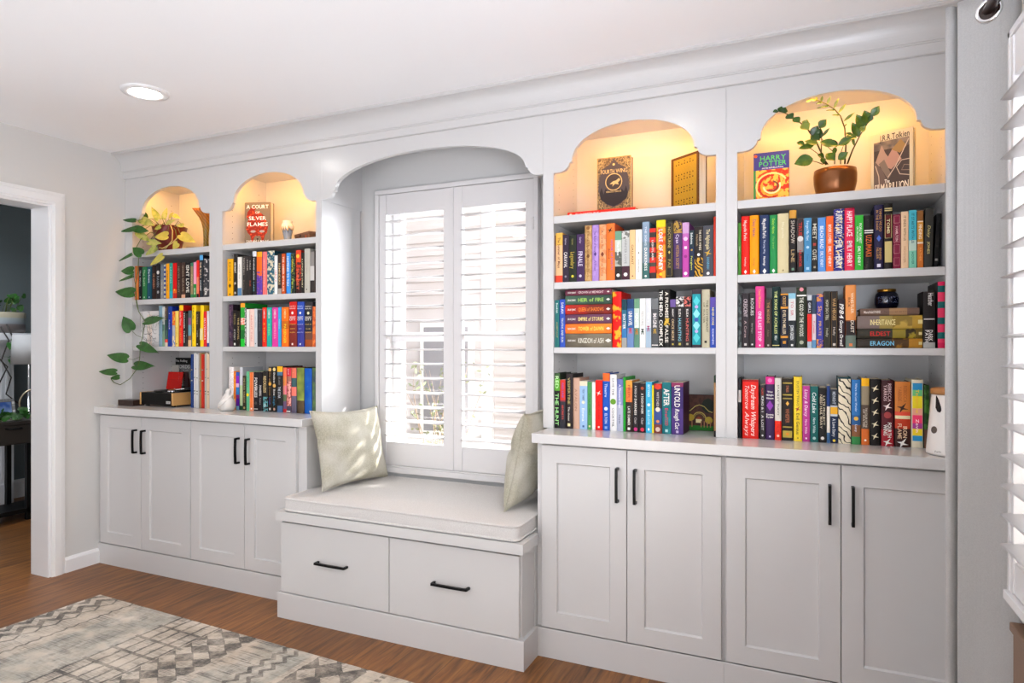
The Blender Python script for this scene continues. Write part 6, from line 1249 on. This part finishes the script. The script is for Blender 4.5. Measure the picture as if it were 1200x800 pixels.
# records
reccol = [(.0, .017, '#23407c', 'navy record sleeve at left of the upright records'), (.0175, .031, '#dcdad6', 'first white record sleeve beside the navy one'), (.0315, .044, '#c8c6c2', 'second off-white record sleeve in the row'), (.0445, .058, '#d8d8d6', 'third white record sleeve in the row'), (.0585, .066, '#8c8c8c', 'thin grey record sleeve left of the tan one'), (.0665, .084, '#9c7c4c', 'tan record sleeve left of the red one'), (.0845, .102, '#c82c1c', 'red record sleeve among the upright records'), (.1025, .118, '#b4b4b0', 'light grey record sleeve right of the red one'), (.1185, .131, '#c8b8a0', 'beige record sleeve, second from the right'), (.1315, .1455, '#e0c4a4', 'peach record sleeve at right end of the records')]
for i, (a, b_, col, lab) in enumerate(reccol):
    x = -3.1895+a; hh = .307+(.004*((i*7) % 3)-.003)
    w = MB(); w.box(x, 2.630+.003*((i*5) % 3), zz, x+(b_-a), 2.937, zz+hh, col)
    o = put('record_sleeve', w, bevel=.001); tag(o, lab, 'record', 'records standing beside the turntable')
    w = MB(); t = b_-a
    art(w, Matrix.Translation((x, 2.630+.003*((i*5) % 3), zz)), [('R', t*.15, hh*(.1+.05*k), t*.8, hh*(.12+.05*k), ('#8c8880', '#5c5854', '#b8b4ac')[k % 3]) for k in ((3, 4, 9) if i % 2 else (8, 12))]+[('R', t*.92, .004, t*.99, hh-.004, '#4c4844')])
    put('spine_print', w, o)
# white curled sculpture
w = MB(); PORC = paint('matte_porcelain', '#dedbd6', .55)
cx_, cy_ = px_x(265.5, 2.582), 2.582
def body(a, k): return 1+.10*math.sin(2*a+k*.45)+.05*math.sin(3*a-k*.6)
prof = [(0, 0), (.026, 0), (.034, .006), (.040, .022), (.041, .042), (.037, .060), (.028, .076), (.018, .090), (.014, .098), (.016, .106), (.013, .116), (.005, .122), (0, .123)]
v0 = len(w.v); w.lathe(prof, (cx_, cy_, zz), PORC, 40, fn=body)
for i in range(v0, len(w.v)):
    z = w.v[i].z-zz; w.v[i].x += .010*math.sin(z*22)+(.012 if z > .09 else 0)*(z-.09)/.03
for s in (0, 1):
    P = [Vector((cx_+(.038-.0*t)*math.cos(-2.6+2.2*t+s*.7), cy_+.040*math.sin(-2.6+2.2*t+s*.7), zz+.012+.07*t+.012*s)) for t in [k/14 for k in range(15)]]
    w.tube(P, lambda t: .0075*math.sin(PI*min(1, max(0, t*.94+.03)))+.001, PORC, 8)
tag(put('sculpture', w), 'small white curled abstract sculpture on the counter at left of books', 'sculpture')
# pet camera / treat tosser
fx, fy = .4440, 2.5300; fb = thing('pet_camera', (fx, fy, ZT), 'white tapered pet camera with round wooden lid beside the curtain', 'pet camera')
SHELL = paint('white_plastic', '#e6e4e1', .3); BAM = paint('bamboo', '#b07a44', .45, bump=(50, .2)); DK = paint('dark_lens', '#231a17', .25); GRYH = paint('grey_plug', '#5c534c', .5)
rf = lambda z: .0735-.0165*(z/.200)
w = MB(); w.lathe([(0, .0006), (.066, .0006), (.0725, .004)]+[(rf(z), z) for z in (.01, .05, .10, .15, .195)]+[(.052, .198), (0, .198)], (fx, fy, ZT), SHELL, 56); put('shell', w, fb)
w = MB(); w.lathe([(.0, .1985), (.0585, .1985), (.0600, .201), (.0605, .212), (.058, .216), (.050, .2185), (0, .2190)], (fx, fy, ZT), BAM, 56); put('lid', w, fb)
def onsurf(px, py):
    # ray from the lens centre point to the tapered shell, solved once for placement
    d = at(px, py, 'Y', 2.0)-Vector((0, 0, CAMZ)); d /= d.y; lo = 2.30
    for k in range(400):
        P = Vector((0, 0, CAMZ))+d*(lo+k*.0006)
        if math.hypot(P.x-fx, P.y-fy) <= rf(P.z-ZT)+.0012: return P
    return P
def decal(mb, pts, mat):
    v = []
    for P in pts:
        a = math.atan2(P.y-fy, P.x-fx); r = rf(P.z-ZT)+.0008; v.append(Vector((fx+r*math.cos(a), fy+r*math.sin(a), P.z)))
    mb.add(v, [tuple(range(len(v)))], mat)
w = MB(); decal(w, [onsurf(*q) for q in ((1091.2, 463.5), (1097.5, 463.5), (1100, 468), (1102.8, 477), (1103.2, 481), (1101.5, 483.3), (1098.5, 482.3), (1096.8, 479))], DK)
put('lens_slot', w, fb)
w = MB(); c2 = onsurf(1094.5, 503.5); a2 = math.atan2(c2.y-fy, c2.x-fx); decal(w, [onsurf(1094.5+3.6*math.cos(2*PI*k/20), 503.5+4.3*math.sin(2*PI*k/20)) for k in range(20)], GRYH); put('treat_hole', w, fb)
w = MB(); P4 = Matrix.Translation((fx+rf(.014)*math.cos(a2+.30)-.012, fy+rf(.014)*math.sin(a2+.30)-.0035, ZT+.012)) @ Matrix.Rotation(.0, 4, 'Z'); art(w, P4, [('T', 'Furbo', .010, .004, .020, .006, '#8c8884', False)]); put('logo', w, fb)

# ================================================================ plants
def leafmat(name, stops, rough=.35, trans=.0):
    m, nt, b = newmat(name); tc = nt.nodes.new('ShaderNodeTexCoord'); n = nt.nodes.new('ShaderNodeTexNoise'); n.inputs['Scale'].default_value = 40; n.inputs['Detail'].default_value = 3
    nt.links.new(tc.outputs['Object'], n.inputs['Vector']); nt.links.new(ramp(nt, n.outputs['Fac'], stops), b.inputs['Base Color']); b.inputs['Roughness'].default_value = rough
    b.inputs['Subsurface Weight'].default_value = trans; b.inputs['Subsurface Radius'].default_value = (.01, .02, .005); b.inputs['Subsurface Scale'].default_value = .05; return m
LG = leafmat('pothos_green', [(.3, '#1f4a16'), (.7, '#2f6420')]); LY = leafmat('pothos_yellow_lit', [(.35, '#7c8c34'), (.5, '#a8ac50'), (.7, '#b8b468')]); LYY = leafmat('pothos_gold_lit', [(.3, '#b8a83c'), (.7, '#c8bc58')])  # yellow lamplight is put into the two paler leaf colours
STM = paint('vine_stem', '#56652c', .5); STB = paint('vine_stem_brown', '#5c4a30', .6)
def leaf(mb, base, tip, width, mat, up=(0, -1, .25), heart=True, fold=.18, droop=.12):
    base, tip = Vector(base), Vector(tip); ax = tip-base; L = ax.length; ax /= L
    nrm = Vector(up); nrm = (nrm-ax*nrm.dot(ax)).normalized(); sd = ax.cross(nrm).normalized(); rows = 12; cols = 4; v = []
    HE = [(0, 0), (-.10, .26), (-.115, .52), (-.05, .78), (.08, .96), (.22, 1.0), (.37, .95), (.52, .82), (.66, .62), (.79, .40), (.89, .20), (.96, .07), (1, 0)]
    for i in range(rows+1):
        t = i/rows
        te, wv = HE[i] if heart else (t, math.sin(PI*t**.85))
        for j in range(-cols, cols+1):
            s = j/cols; tt_ = t+(te-t)*abs(s)
            p = base+ax*(tt_*L)+sd*(s*wv*width/2)+nrm*(fold*width*abs(s)*wv*.5)+nrm*(-droop*L*(t*t)+.02*L*math.sin(t*9)*s)
            v.append(p)
    n = 2*cols+1
    mb.add(v, [(i*n+j, i*n+j+1, (i+1)*n+j+1, (i+1)*n+j) for i in range(rows) for j in range(n-1)], mat, True)
def P3(ox, oy, k, x, y, Y): return at(ox+x/k, oy+y/k, 'Y', Y)
TERR = paint('oxblood_glaze', '#6a1d16', .3); SOIL = paint('soil', '#2c1f16', .95)
pc = P3(110, 180, 6.669, 592, 560, 2.775); prx, pry = pc.x, 2.775
pt_ = thing('potted_pothos', (prx, pry, zS), 'trailing pothos vine in an oxblood pot under first arch', 'potted plant')
w = MB(); w.lathe([(0, .0006), (.050, .0006), (.056, .006), (.075, .07), (.090, .125), (.098, .160), (.100, .164), (.094, .164), (.086, .14), (0, .138)], (prx, pry, zS), TERR, 40, fn=lambda a, k: 1); put('pot', w, pt_)
w = MB(); w.lathe([(.084, .1385), (.0, .143)], (prx, pry, zS), SOIL, 30); put('soil', w, pt_)
fl, stem = MB(), MB()
A = (110, 180, 6.669); Bc = (100, 220, 3.077)
# (crop, base, tip, width px, base depth Y, tip depth Y, material)
PL = [(A, (322, 522), (220, 516), 40, 2.60, 2.585, LG), (A, (316, 588), (206, 606), 46, 2.60, 2.58, LG), (A, (400, 512), (380, 440), 60, 2.67, 2.67, LG), (A, (505, 512), (445, 412), 52, 2.68, 2.67, LY), (A, (545, 505), (572, 415), 44, 2.69, 2.70, LY),
      (A, (590, 495), (625, 457), 32, 2.70, 2.69, LYY), (A, (625, 480), (675, 505), 34, 2.70, 2.69, LYY), (A, (372, 515), (470, 560), 66, 2.64, 2.63, LY), (A, (318, 585), (428, 605), 62, 2.61, 2.62, LG), (A, (345, 620), (440, 685), 60, 2.62, 2.62, LY),
      (A, (575, 640), (470, 650), 76, 2.66, 2.64, LYY), (A, (430, 690), (525, 700), 56, 2.62, 2.62, LY), (A, (680, 635), (790, 690), 76, 2.665, 2.65, LYY), (A, (570, 545), (642, 512), 34, 2.68, 2.67, LY), (A, (485, 735), (398, 792), 62, 2.615, 2.60, LY), (A, (655, 700), (615, 745), 62, 2.645, 2.635, LYY),
      (A, (520, 570), (470, 590), 40, 2.66, 2.65, LY), (A, (700, 560), (640, 560), 36, 2.68, 2.67, LY),
      (Bc, (278, 246), (231, 279), 30, 2.612, 2.60, LYY), (Bc, (203, 240), (168, 214), 36, 2.595, 2.58, LG), (Bc, (166, 240), (118, 264), 14, 2.59, 2.57, LG), (Bc, (172, 298), (126, 300), 34, 2.595, 2.57, LG), (Bc, (170, 318), (118, 336), 15, 2.595, 2.58, LG), (Bc, (174, 378), (104, 374), 42, 2.595, 2.57, LG),
      (Bc, (165, 512), (134, 462), 46, 2.595, 2.575, LG), (Bc, (216, 482), (283, 468), 30, 2.60, 2.585, LG), (Bc, (197, 566), (260, 594), 34, 2.60, 2.59, LG), (Bc, (149, 616), (73, 602), 38, 2.595, 2.575, LG), (Bc, (178, 640), (246, 642), 34, 2.60, 2.585, LG), (Bc, (109, 664), (44, 662), 27, 2.59, 2.57, LG), (Bc, (122, 682), (88, 686), 20, 2.59, 2.58, LG)]
def clampw(p, lim=-3.728):
    # keep the trailing growth in the room: slide it forward of the corner where it would meet the left wall
    if p.x < lim: k = lim/p.x; p = Vector((p.x*k, p.y*k, CAMZ+(p.z-CAMZ)*k))
    return p
for cr, b0, t0, wpx, Yb_, Yt_, mt in PL:
    pb, ptp = P3(*cr, *b0, Yb_), P3(*cr, *t0, Yt_); kk = min(1, -3.728/min(pb.x, ptp.x))
    pb, ptp = [Vector((q.x*kk, q.y*kk, CAMZ+(q.z-CAMZ)*kk)) for q in (pb, ptp)]; m_per = kk*(P3(*cr, b0[0], b0[1], Yb_)-P3(*cr, b0[0], b0[1]+10, Yb_)).length/10
    leaf(fl, pb, ptp, wpx*m_per, mt, up=(.45, -1, .3), fold=.12, droop=.06)
vine = [(Bc, 258, 168, 2.72), (Bc, 235, 160, 2.66), (Bc, 200, 185, 2.61), (Bc, 184, 215, 2.60), (Bc, 192, 250, 2.598), (Bc, 190, 300, 2.598), (Bc, 181, 350, 2.598), (Bc, 184, 400, 2.598), (Bc, 192, 445, 2.598), (Bc, 216, 483, 2.598), (Bc, 207, 530, 2.598), (Bc, 198, 575, 2.598), (Bc, 196, 615, 2.598), (Bc, 188, 650, 2.598), (Bc, 160, 688, 2.595), (Bc, 126, 710, 2.592), (Bc, 104, 702, 2.59), (Bc, 92, 688, 2.59)]
stem.tube([clampw(P3(*q[0], q[1], q[2], q[3])) for q in vine], .0022, STM, 8)
for a, b_ in (((181, 350), (172, 300)), ((184, 395), (174, 378)), ((205, 540), (165, 512)), ((196, 610), (149, 616)), ((188, 650), (178, 640)), ((110, 664), (122, 682)), ((192, 445), (181, 400))):
    stem.tube([clampw(P3(*Bc, *a, 2.598)), clampw(P3(*Bc, (a[0]+b_[0])/2, (a[1]+b_[1])/2+6, 2.596)), clampw(P3(*Bc, *b_, 2.595))], .0014, STM, 6)
for cr, b0, t0, wpx, Yb_, Yt_, mt in PL[:18]:
    q = P3(*cr, *b0, Yb_); e = Vector((prx+(q.x-prx)*.3, pry-.03, zS+.155)); mid = (q+e)/2+Vector((0, 0, .03))
    stem.tube([e, mid, q], .0016, STM, 6)
V2 = [P3(*A, 600, 560, 2.675), P3(*A, 615, 600, 2.66), P3(*A, 612, 680, 2.64), P3(*A, 560, 740, 2.62), P3(*A, 510, 735, 2.615)]
stem.tube(V2, .0028, paint('pale_stem', '#b8a868', .5), 8); stem.tube([P3(*A, 670, 640, 2.66), P3(*A, 610, 700, 2.64), P3(*A, 530, 742, 2.618)], .0026, paint('pale_stem_b', '#b8a868', .5), 8)
put('leaves', fl, pt_); put('vine_stems', stem, pt_)

# ZZ plant
C_ = (870, 90, 5.0); BRZP = paint('bronze_pot', '#7a4a24', .28, metal=.55, bump=(30, .3))
pc = P3(*C_, 543, 600, 2.765); zx, zy = pc.x, 2.765
zz_ = thing('potted_zz_plant', (zx, zy, zS), 'leafy green plant in a bronze pot under rightmost arch', 'potted plant')
w = MB(); w.lathe([(0, .0006), (.050, .0006), (.056, .004), (.068, .03), (.0745, .06), (.0755, .09), (.0735, .110), (.0700, .110), (.0715, .09), (.066, .082), (0, .080)], (zx, zy, zS), BRZP, 48); put('pot', w, zz_)
w = MB(); w.lathe([(.069, .0835), (.0, .089)], (zx, zy, zS), SOIL, 30); put('soil', w, zz_)
ZG = leafmat('zz_leaf', [(.3, '#33541c'), (.7, '#557428')], .25); ZD = leafmat('zz_leaf_dark', [(.3, '#223f18'), (.7, '#37571f')], .25); ZY = leafmat('zz_leaf_young', [(.3, '#7c8c34'), (.7, '#94a044')], .3)
ZS = paint('zz_stem', '#4c4a24', .5); fl, stem = MB(), MB()
def st(pts, Ys, r=.0028):
    P = [P3(*C_, x, y, Ys[0]+(Ys[1]-Ys[0])*i/(len(pts)-1)) for i, (x, y) in enumerate(pts)]; stem.tube(P, lambda t: r*(1-.5*t), ZS, 8); return P
st([(490, 515), (465, 450), (430, 375), (385, 310), (340, 270), (290, 232), (240, 208), (205, 200)], (2.75, 2.60), .0034)
st([(600, 510), (607, 400), (600, 300), (575, 230), (540, 190), (490, 158), (440, 138), (400, 138)], (2.77, 2.67), .0032)
st([(615, 510), (645, 430), (690, 340), (740, 260), (790, 190)], (2.765, 2.69), .0032)
st([(480, 510), (462, 440), (465, 370), (455, 300)], (2.74, 2.68)); st([(540, 510), (545, 450), (500, 410), (465, 360)], (2.75, 2.67), .002); st([(470, 512), (440, 500), (400, 490)], (2.72, 2.66), .002); st([(575, 510), (575, 450), (600, 380)], (2.75, 2.68), .002); st([(500, 512), (470, 470), (400, 420), (350, 400)], (2.74, 2.66), .0022)
ZL = [((210, 200), (178, 205), 22, 2.60, ZD), ((222, 205), (230, 172), 30, 2.60, ZD), ((240, 210), (252, 178), 34, 2.605, ZD), ((262, 222), (295, 245), 42, 2.61, ZD), ((300, 238), (335, 268), 36, 2.62, ZG), ((350, 275), (388, 310), 46, 2.63, ZY), ((365, 285), (380, 250), 34, 2.64, ZY),
      ((415, 345), (440, 285), 44, 2.66, ZD), ((430, 370), (460, 300), 46, 2.67, ZD), ((450, 300), (492, 248), 40, 2.675, ZG), ((468, 350), (512, 296), 14, 2.67, ZG), ((400, 345), (455, 372), 40, 2.655, ZD),
      ((420, 400), (330, 418), 34, 2.66, ZG), ((440, 392), (365, 375), 30, 2.66, ZY), ((365, 395), (318, 385), 30, 2.65, ZG), ((455, 380), (565, 402), 44, 2.665, ZG), ((560, 402), (650, 352), 40, 2.67, ZG), ((610, 345), (672, 358), 30, 2.675, ZG), ((600, 330), (655, 345), 20, 2.68, ZD),
      ((415, 480), (304, 508), 66, 2.665, ZG), ((490, 450), (545, 490), 44, 2.68, ZG), ((480, 470), (440, 455), 30, 2.69, ZD), ((560, 485), (620, 440), 40, 2.68, ZG), ((555, 410), (520, 365), 26, 2.69, ZD), ((545, 410), (535, 460), 20, 2.69, ZG), ((470, 470), (475, 510), 24, 2.70, ZD),
      ((400, 138), (372, 148), 10, 2.67, ZY), ((430, 138), (390, 130), 12, 2.67, ZY), ((440, 138), (425, 112), 12, 2.67, ZY), ((462, 145), (470, 110), 12, 2.675, ZY), ((470, 150), (430, 158), 10, 2.675, ZG), ((495, 160), (518, 112), 13, 2.68, ZY), ((510, 170), (435, 182), 10, 2.68, ZG), ((535, 185), (565, 122), 13, 2.685, ZY), ((545, 195), (490, 195), 9, 2.69, ZG), ((562, 212), (608, 155), 14, 2.695, ZY), ((572, 225), (525, 222), 10, 2.70, ZG), ((592, 262), (660, 205), 14, 2.70, ZG), ((598, 290), (612, 278), 12, 2.71, ZG),
      ((700, 325), (722, 282), 20, 2.70, ZY), ((655, 405), (640, 330), 14, 2.71, ZG), ((680, 352), (645, 265), 40, 2.71, ZG), ((712, 308), (670, 218), 48, 2.70, ZG), ((738, 272), (716, 195), 48, 2.70, ZG), ((760, 232), (802, 168), 38, 2.69, ZG), ((745, 262), (758, 218), 24, 2.69, ZD), ((690, 315), (705, 290), 20, 2.70, ZY)]
for b0, t0, wpx, Y_, mt in ZL:
    pb, ptp = P3(*C_, *b0, Y_), P3(*C_, *t0, Y_-.012); m_per = (pb-P3(*C_, b0[0], b0[1]+10, Y_)).length/10
    leaf(fl, pb, ptp, wpx*m_per*1.28, mt, up=(.1, -1, .35), heart=False, fold=.22, droop=.05)
put('leaves', fl, zz_); put('stems', stem, zz_)

# ================================================================ hall beyond
DKW = paint('dark_oak', '#3c3630', .5, bump=(40, .3)); IRON = paint('blackened_iron', '#101112', .5, metal=.4); HW = paint('hall_trim', '#dcdee0', .5)
mt_ = thing('fireplace_mantel', (-5.55, 2.6, 0), 'white fluted mantel surround in the hall behind the console table', 'fireplace')
w = MB(); w.box(-5.949, 1.4, 0, -5.60, 3.02, 1.30, HW); put('surround', w, mt_)
w = MB(); w.box(-5.60, 2.76, 0, -5.565, 2.985, .20, HW); w.box(-5.60, 2.77, .20, -5.575, 2.975, 1.18, HW)
for k in range(6): w.box(-5.575, 2.788+.032*k, .24, -5.568, 2.802+.032*k, 1.14, HW)
w.box(-5.60, 2.76, 1.18, -5.56, 2.985, 1.24, HW); put('pilaster', w, mt_)
w = MB(); w.box(-5.949, 1.35, 1.301, -5.47, 3.13, 1.355, HW); w.box(-5.949, 1.37, 1.27, -5.52, 3.11, 1.301, HW); put('mantel_shelf', w, mt_)
ct = thing('console_table', (-5.3, 2.2, 0), 'dark wood console table with black metal legs in the hall', 'table')
w = MB(); w.box(-5.42, 1.8, .70, -5.10, 3.10, .72, DKW); w.box(-5.40, 1.82, .555, -5.13, 3.08, .70, DKW); put('top', w, ct)
dr = put('drawer', B(-5.13, 2.45, .565, -5.118, 3.06, .692, DKW), ct, bevel=.002)
w = MB(); w.tube([(-5.118, 2.71, .672), (-5.095, 2.72, .669), (-5.095, 2.80, .669), (-5.118, 2.81, .672)], .006, IRON, 8); put('handle', w, dr)
for x in (-5.40, -5.155):
    for y in (1.85, 2.850): put('leg', B(x, y, 0, x+.03, y+.03, .555, IRON), ct)
w = MB(); w.box(-5.40, 1.82, .055, -5.125, 3.08, .085, IRON); put('lower_shelf', w, ct)
# planter on the mantel
m, nt, b = newmat('banded_stoneware'); tc = nt.nodes.new('ShaderNodeTexCoord'); s = nt.nodes.new('ShaderNodeSeparateXYZ'); nt.links.new(tc.outputs['Generated'], s.inputs[0])
nt.links.new(ramp(nt, s.outputs['Z'], [(0, '#6c6460'), (.40, '#726a68'), (.46, '#8c9498'), (.70, '#98a0a0'), (.76, '#a8a088'), (1, '#b0a890')]), b.inputs['Base Color']); b.inputs['Roughness'].default_value = .3
px_, py_ = -5.655, 2.945
pl_ = thing('banded_planter', (px_, py_, 1.3555), 'grey banded round planter on the hall mantel', 'potted plant')
w = MB(); w.lathe([(0, .0005), (.155, .0005), (.166, .012), (.170, .06), (.170, .150), (.166, .158), (.158, .158), (.156, .14), (0, .135)], (px_, py_, 1.3555), m, 40); put('pot', w, pl_)
w, w2 = MB(), MB(); rr = random.Random(9)
for k in range(26):
    a = rr.uniform(0, 6.28); r = rr.uniform(.02, .12); b0 = Vector((px_+r*math.cos(a), py_+r*math.sin(a), 1.50)); e = b0+Vector((math.cos(a)*.06, math.sin(a)*.06, rr.uniform(.02, .16))); w2.tube([b0, (b0+e)/2+Vector((0, 0, .02)), e], .002, STM, 5)
    leaf(w, e, e+Vector((math.cos(a)*.03, math.sin(a)*.03, rr.uniform(-.03, .05))), .045, LG, up=(1, -.3, .4), heart=True)
dirs = [[(-5.47, 2.70, 1.40), (-5.44, 2.74, 1.30), (-5.42, 2.68, 1.15), (-5.41, 2.74, 1.02), (-5.40, 2.70, .90), (-5.39, 2.78, .82)], [(-5.47, 2.74, 1.42), (-5.43, 2.78, 1.28), (-5.42, 2.77, 1.2)], [(-5.47, 2.66, 1.40), (-5.43, 2.62, 1.22), (-5.42, 2.72, 1.1), (-5.41, 2.66, .98)]]
TW = paint('dark_twig', '#2a2622', .7)
for L in dirs: w2.tube([Vector(p)+Vector((0, .16, 0)) for p in L], .005, TW, 6)
for k in range(12):
    p = Vector((-5.43+rr.uniform(-.02, .02), 2.935+rr.uniform(-.05, .05), 1.22+rr.uniform(-.08, .08))); leaf(w, p, p+Vector((.03, rr.uniform(-.04, .04), rr.uniform(-.05, .03))), .05, LG, up=(1, -.3, .3))
put('leaves', w, pl_); put('stems', w2, pl_)
# lamp, frame, hoop, greenery on the table
tz = .7205; SHD = paint('lamp_shade_linen', '#b4b4b2', .8)
lp = thing('table_lamp', (-5.26, 2.69, tz), 'grey-white drum lamp on the hall console table', 'lamp')
w = MB(); w.lathe([(.112, .40), (.100, .62)], (-5.345, 2.985, tz), SHD, 40); put('lamp_shade', w, lp, solid=.002)
w = MB(); w.lathe([(0, .0005), (.05, .0005), (.05, .012), (.010, .02), (.010, .40), (.006, .55), (0, .55)], (-5.345, 2.985, tz), CHROME, 24); put('base', w, lp)
pf = thing('photo_frame', (-5.16, 2.60, tz), 'mosaic-edged photo frame with blue picture on the hall table', 'picture frame')
Rf = Matrix.Translation((-5.17, 2.605, tz+.0005)) @ Matrix.Rotation(math.radians(90), 4, 'Z') @ Matrix.Rotation(math.radians(-10), 4, 'X')
w = MB(); w.box(0, 0, 0, .20, .012, .16, '#6a6660'); w.xf(Rf); put('frame', w, pf)
w = MB(); it = []
for k in range(10):
    for q in range(8):
        if 1 <= k <= 8 and 1 <= q <= 6: continue
        it.append(('R', .02*k+.001, .02*q+.001, .02*k+.019, .02*q+.019, ('#d8d8d4', '#a8a8a4', '#8c8c8a')[(k*3+q*5) % 3]))
art(w, Rf, it); put('tiles', w, pf)
w = MB(); art(w, Rf, [('R', .022, .022, .178, .138, ('b', '#3c5ca0', '#8ca4c8', 14)), ('R', .022, .022, .178, .06, ('b', '#5c6c98', '#c8ccd8', 20))]); put('picture', w, pf)
w = MB(); ringm(w, (-5.165, 2.940, tz+.118), (1, -.35, 0), .105, .0065, paint('champagne_metal', '#a89c84', .3, metal=1)); w.lathe([(0, .0005), (.035, .0005), (.03, .01), (0, .012)], (-5.165, 2.940, tz), GOLDM, 20)
tag(put('metal_hoop', w), 'round metal hoop ornament on the hall table', 'ornament')
gp = thing('ivy_garland', (-5.15, 2.68, tz), 'green ivy foliage lying on the hall console table', 'plant')
w, w2 = MB(), MB(); prev = Vector((-5.15, 2.57, tz+.01)); L = [prev]
for k in range(46):
    p = Vector((-5.15+rr.uniform(-.04, .05), 2.58+.28*k/46, tz+.012+abs(rr.gauss(0, .03)))); 
    if k % 5 == 0: L.append(Vector((p.x, p.y, tz+.010)))
    leaf(w, p, p+Vector((rr.uniform(.0, .04), rr.uniform(-.04, .04), rr.uniform(-.0, .03))), .04, LG, up=(1, -.3, .5))
w2.tube(L, .003, STM, 6); put('leaves', w, gp); put('stems', w2, gp)

# ================================================================ ceiling downlights
DISC = paint('downlight_lens', '#ffffff', .4, emis=('#fffaf4', 68))
cans = [(-2.7022, 1.9894, 'recessed round ceiling light near the left wall'), (-.5870, 1.7900, 'recessed ceiling light in front of the third arch'), (-2.7, -.1, 'recessed ceiling light over the left of the rug'), (-.6, -.1, 'recessed ceiling light above the photographer'), (-2.7, -2.0, 'recessed ceiling light near the left of the patio door'), (-.6, -2.0, 'recessed ceiling light near the right of the patio door')]
for i, (x, y, lab) in enumerate(cans):
    r = thing('downlight', (x, y, ZC-.012), lab, 'ceiling light', 'recessed ceiling lights')
    w = MB(); w.lathe([(.062, -.003), (.066, -.009), (.082, -.010), (.096, -.007), (.099, -.0002)], (x, y, ZC), TRIMW, 48); put('trim_ring', w, r)
    w = MB(); w.lathe([(0, -.005), (.0635, -.0045)], (x, y, ZC), DISC, 40); put('lens', w, r)

# ================================================================ light
def area(name, loc, rot, sx, sy, power, col, spread=PI):
    l = bpy.data.lights.new(name, 'AREA'); l.shape = 'RECTANGLE'; l.size = sx; l.size_y = sy; l.energy = power; l.color = lin(col); l.spread = spread
    o = bpy.data.objects.new(name, l); COL.objects.link(o); o.location = loc; o.rotation_euler = rot; return o
R = math.radians
area('rear_fill', ((PX0+PX1)/2, YF+.03, 1.1), (R(100), 0, 0), PX1-PX0-.1, 2.0, 27, '#e8f0ff')  # added fill lamp inside the closed door, brightens the cabinet fronts
area('floor_up_fill', (-2.2, -1.0, .03), (R(180), 0, 0), 2.4, 2.2, 44, '#eaf2ff')  # added lamp near the floor facing up, brightens the ceiling
area('daylight_right_window', (XR+.30, (RY0+RY1)/2, 1.35), (0, R(90), 0), 1.15, RY1-RY0, 8, '#eef4ff')
lb = area('louvre_bounce_fill', (.36, .65, 1.45), (0, 0, 0), 1.05, 1.0, 28, '#e8f0ff', R(150)); lb.rotation_euler = Vector((-.50, .52, .70)).to_track_quat('-Z', 'Y').to_euler()  # added lamp inside the shutter, stands in for light off the blades
bw_ = area('daylight_back_window', (-1.05, 3.75, 1.75), (0, 0, 0), 1.0, 1.5, 100, '#f6f8ff'); bw_.rotation_euler = Vector((-.74, -.60, -.26)).to_track_quat('-Z', 'Y').to_euler()
area('right_rear_fill', (XR+.06, -1.5, 1.4), (0, R(90), 0), 1.15, 1.5, 41, '#eaf1ff')  # added fill lamp at right rear, lifts the left wall and doors
area('hall_ceiling_fill', (-4.9, 2.2, 2.38), (0, R(-18), 0), .8, .8, 44, '#eef4ff')  # added fill lamp under the hall ceiling, brightens the dark hall
for (xo0, xo1, xa, xb, lab) in BAYS:
    area('arch_strip_glow', ((xa+xb)/2, YU+.039, 2.221), (R(28), 0, 0), xb-xa-.1, .014, 2.7, '#ffb450')
for (x, y, lab) in cans[:]:
    l = bpy.data.lights.new('downlight_beam', 'SPOT'); l.energy = 9; l.spot_size = R(125); l.spot_blend = .8; l.shadow_soft_size = .055; l.color = lin('#fff8f0')
    o = bpy.data.objects.new('downlight_beam', l); COL.objects.link(o); o.location = (x, y, ZC-.02)
sun = bpy.data.lights.new('sun', 'SUN'); sun.energy = 40; sun.angle = R(6); sun.color = lin('#fff9f2')
so = bpy.data.objects.new('sun', sun); COL.objects.link(so); so.rotation_euler = Vector((-.66, -.405, -.415)).to_track_quat('-Z', 'Y').to_euler()
wd_ = bpy.data.worlds.new('sky'); scene.world = wd_; wd_.use_nodes = True; nt = wd_.node_tree; bg = nt.nodes['Background']
sk = nt.nodes.new('ShaderNodeTexSky'); sk.sky_type = 'NISHITA'; sk.sun_disc = False; sk.sun_elevation = R(28); sk.sun_rotation = R(140); sk.air_density = 1.4; sk.dust_density = 3
mx = nt.nodes.new('ShaderNodeMix'); mx.data_type = 'RGBA'; mx.inputs['Factor'].default_value = .75
ai = [q for q in mx.inputs if q.type == 'RGBA']; nt.links.new(sk.outputs[0], ai[0]); ai[1].default_value = (3.2, 3.3, 3.5, 1)
nt.links.new([q for q in mx.outputs if q.type == 'RGBA'][0], bg.inputs['Color']); bg.inputs['Strength'].default_value = .42
# ================================================================ camera
cam = bpy.data.cameras.new('camera'); cam.sensor_width = 36; cam.lens = FPX/1200*36; cam.shift_y = 3.15/1200; cam.clip_start = .05
co = bpy.data.objects.new('camera', cam); COL.objects.link(co); co.location = (0, 0, CAMZ); co.rotation_euler = (R(90), 0, YAW); scene.camera = co
vs = scene.view_settings; vs.view_transform = 'Standard'; vs.look = 'None'; vs.gamma = 1; vs.exposure = 0; vs.use_curve_mapping = False
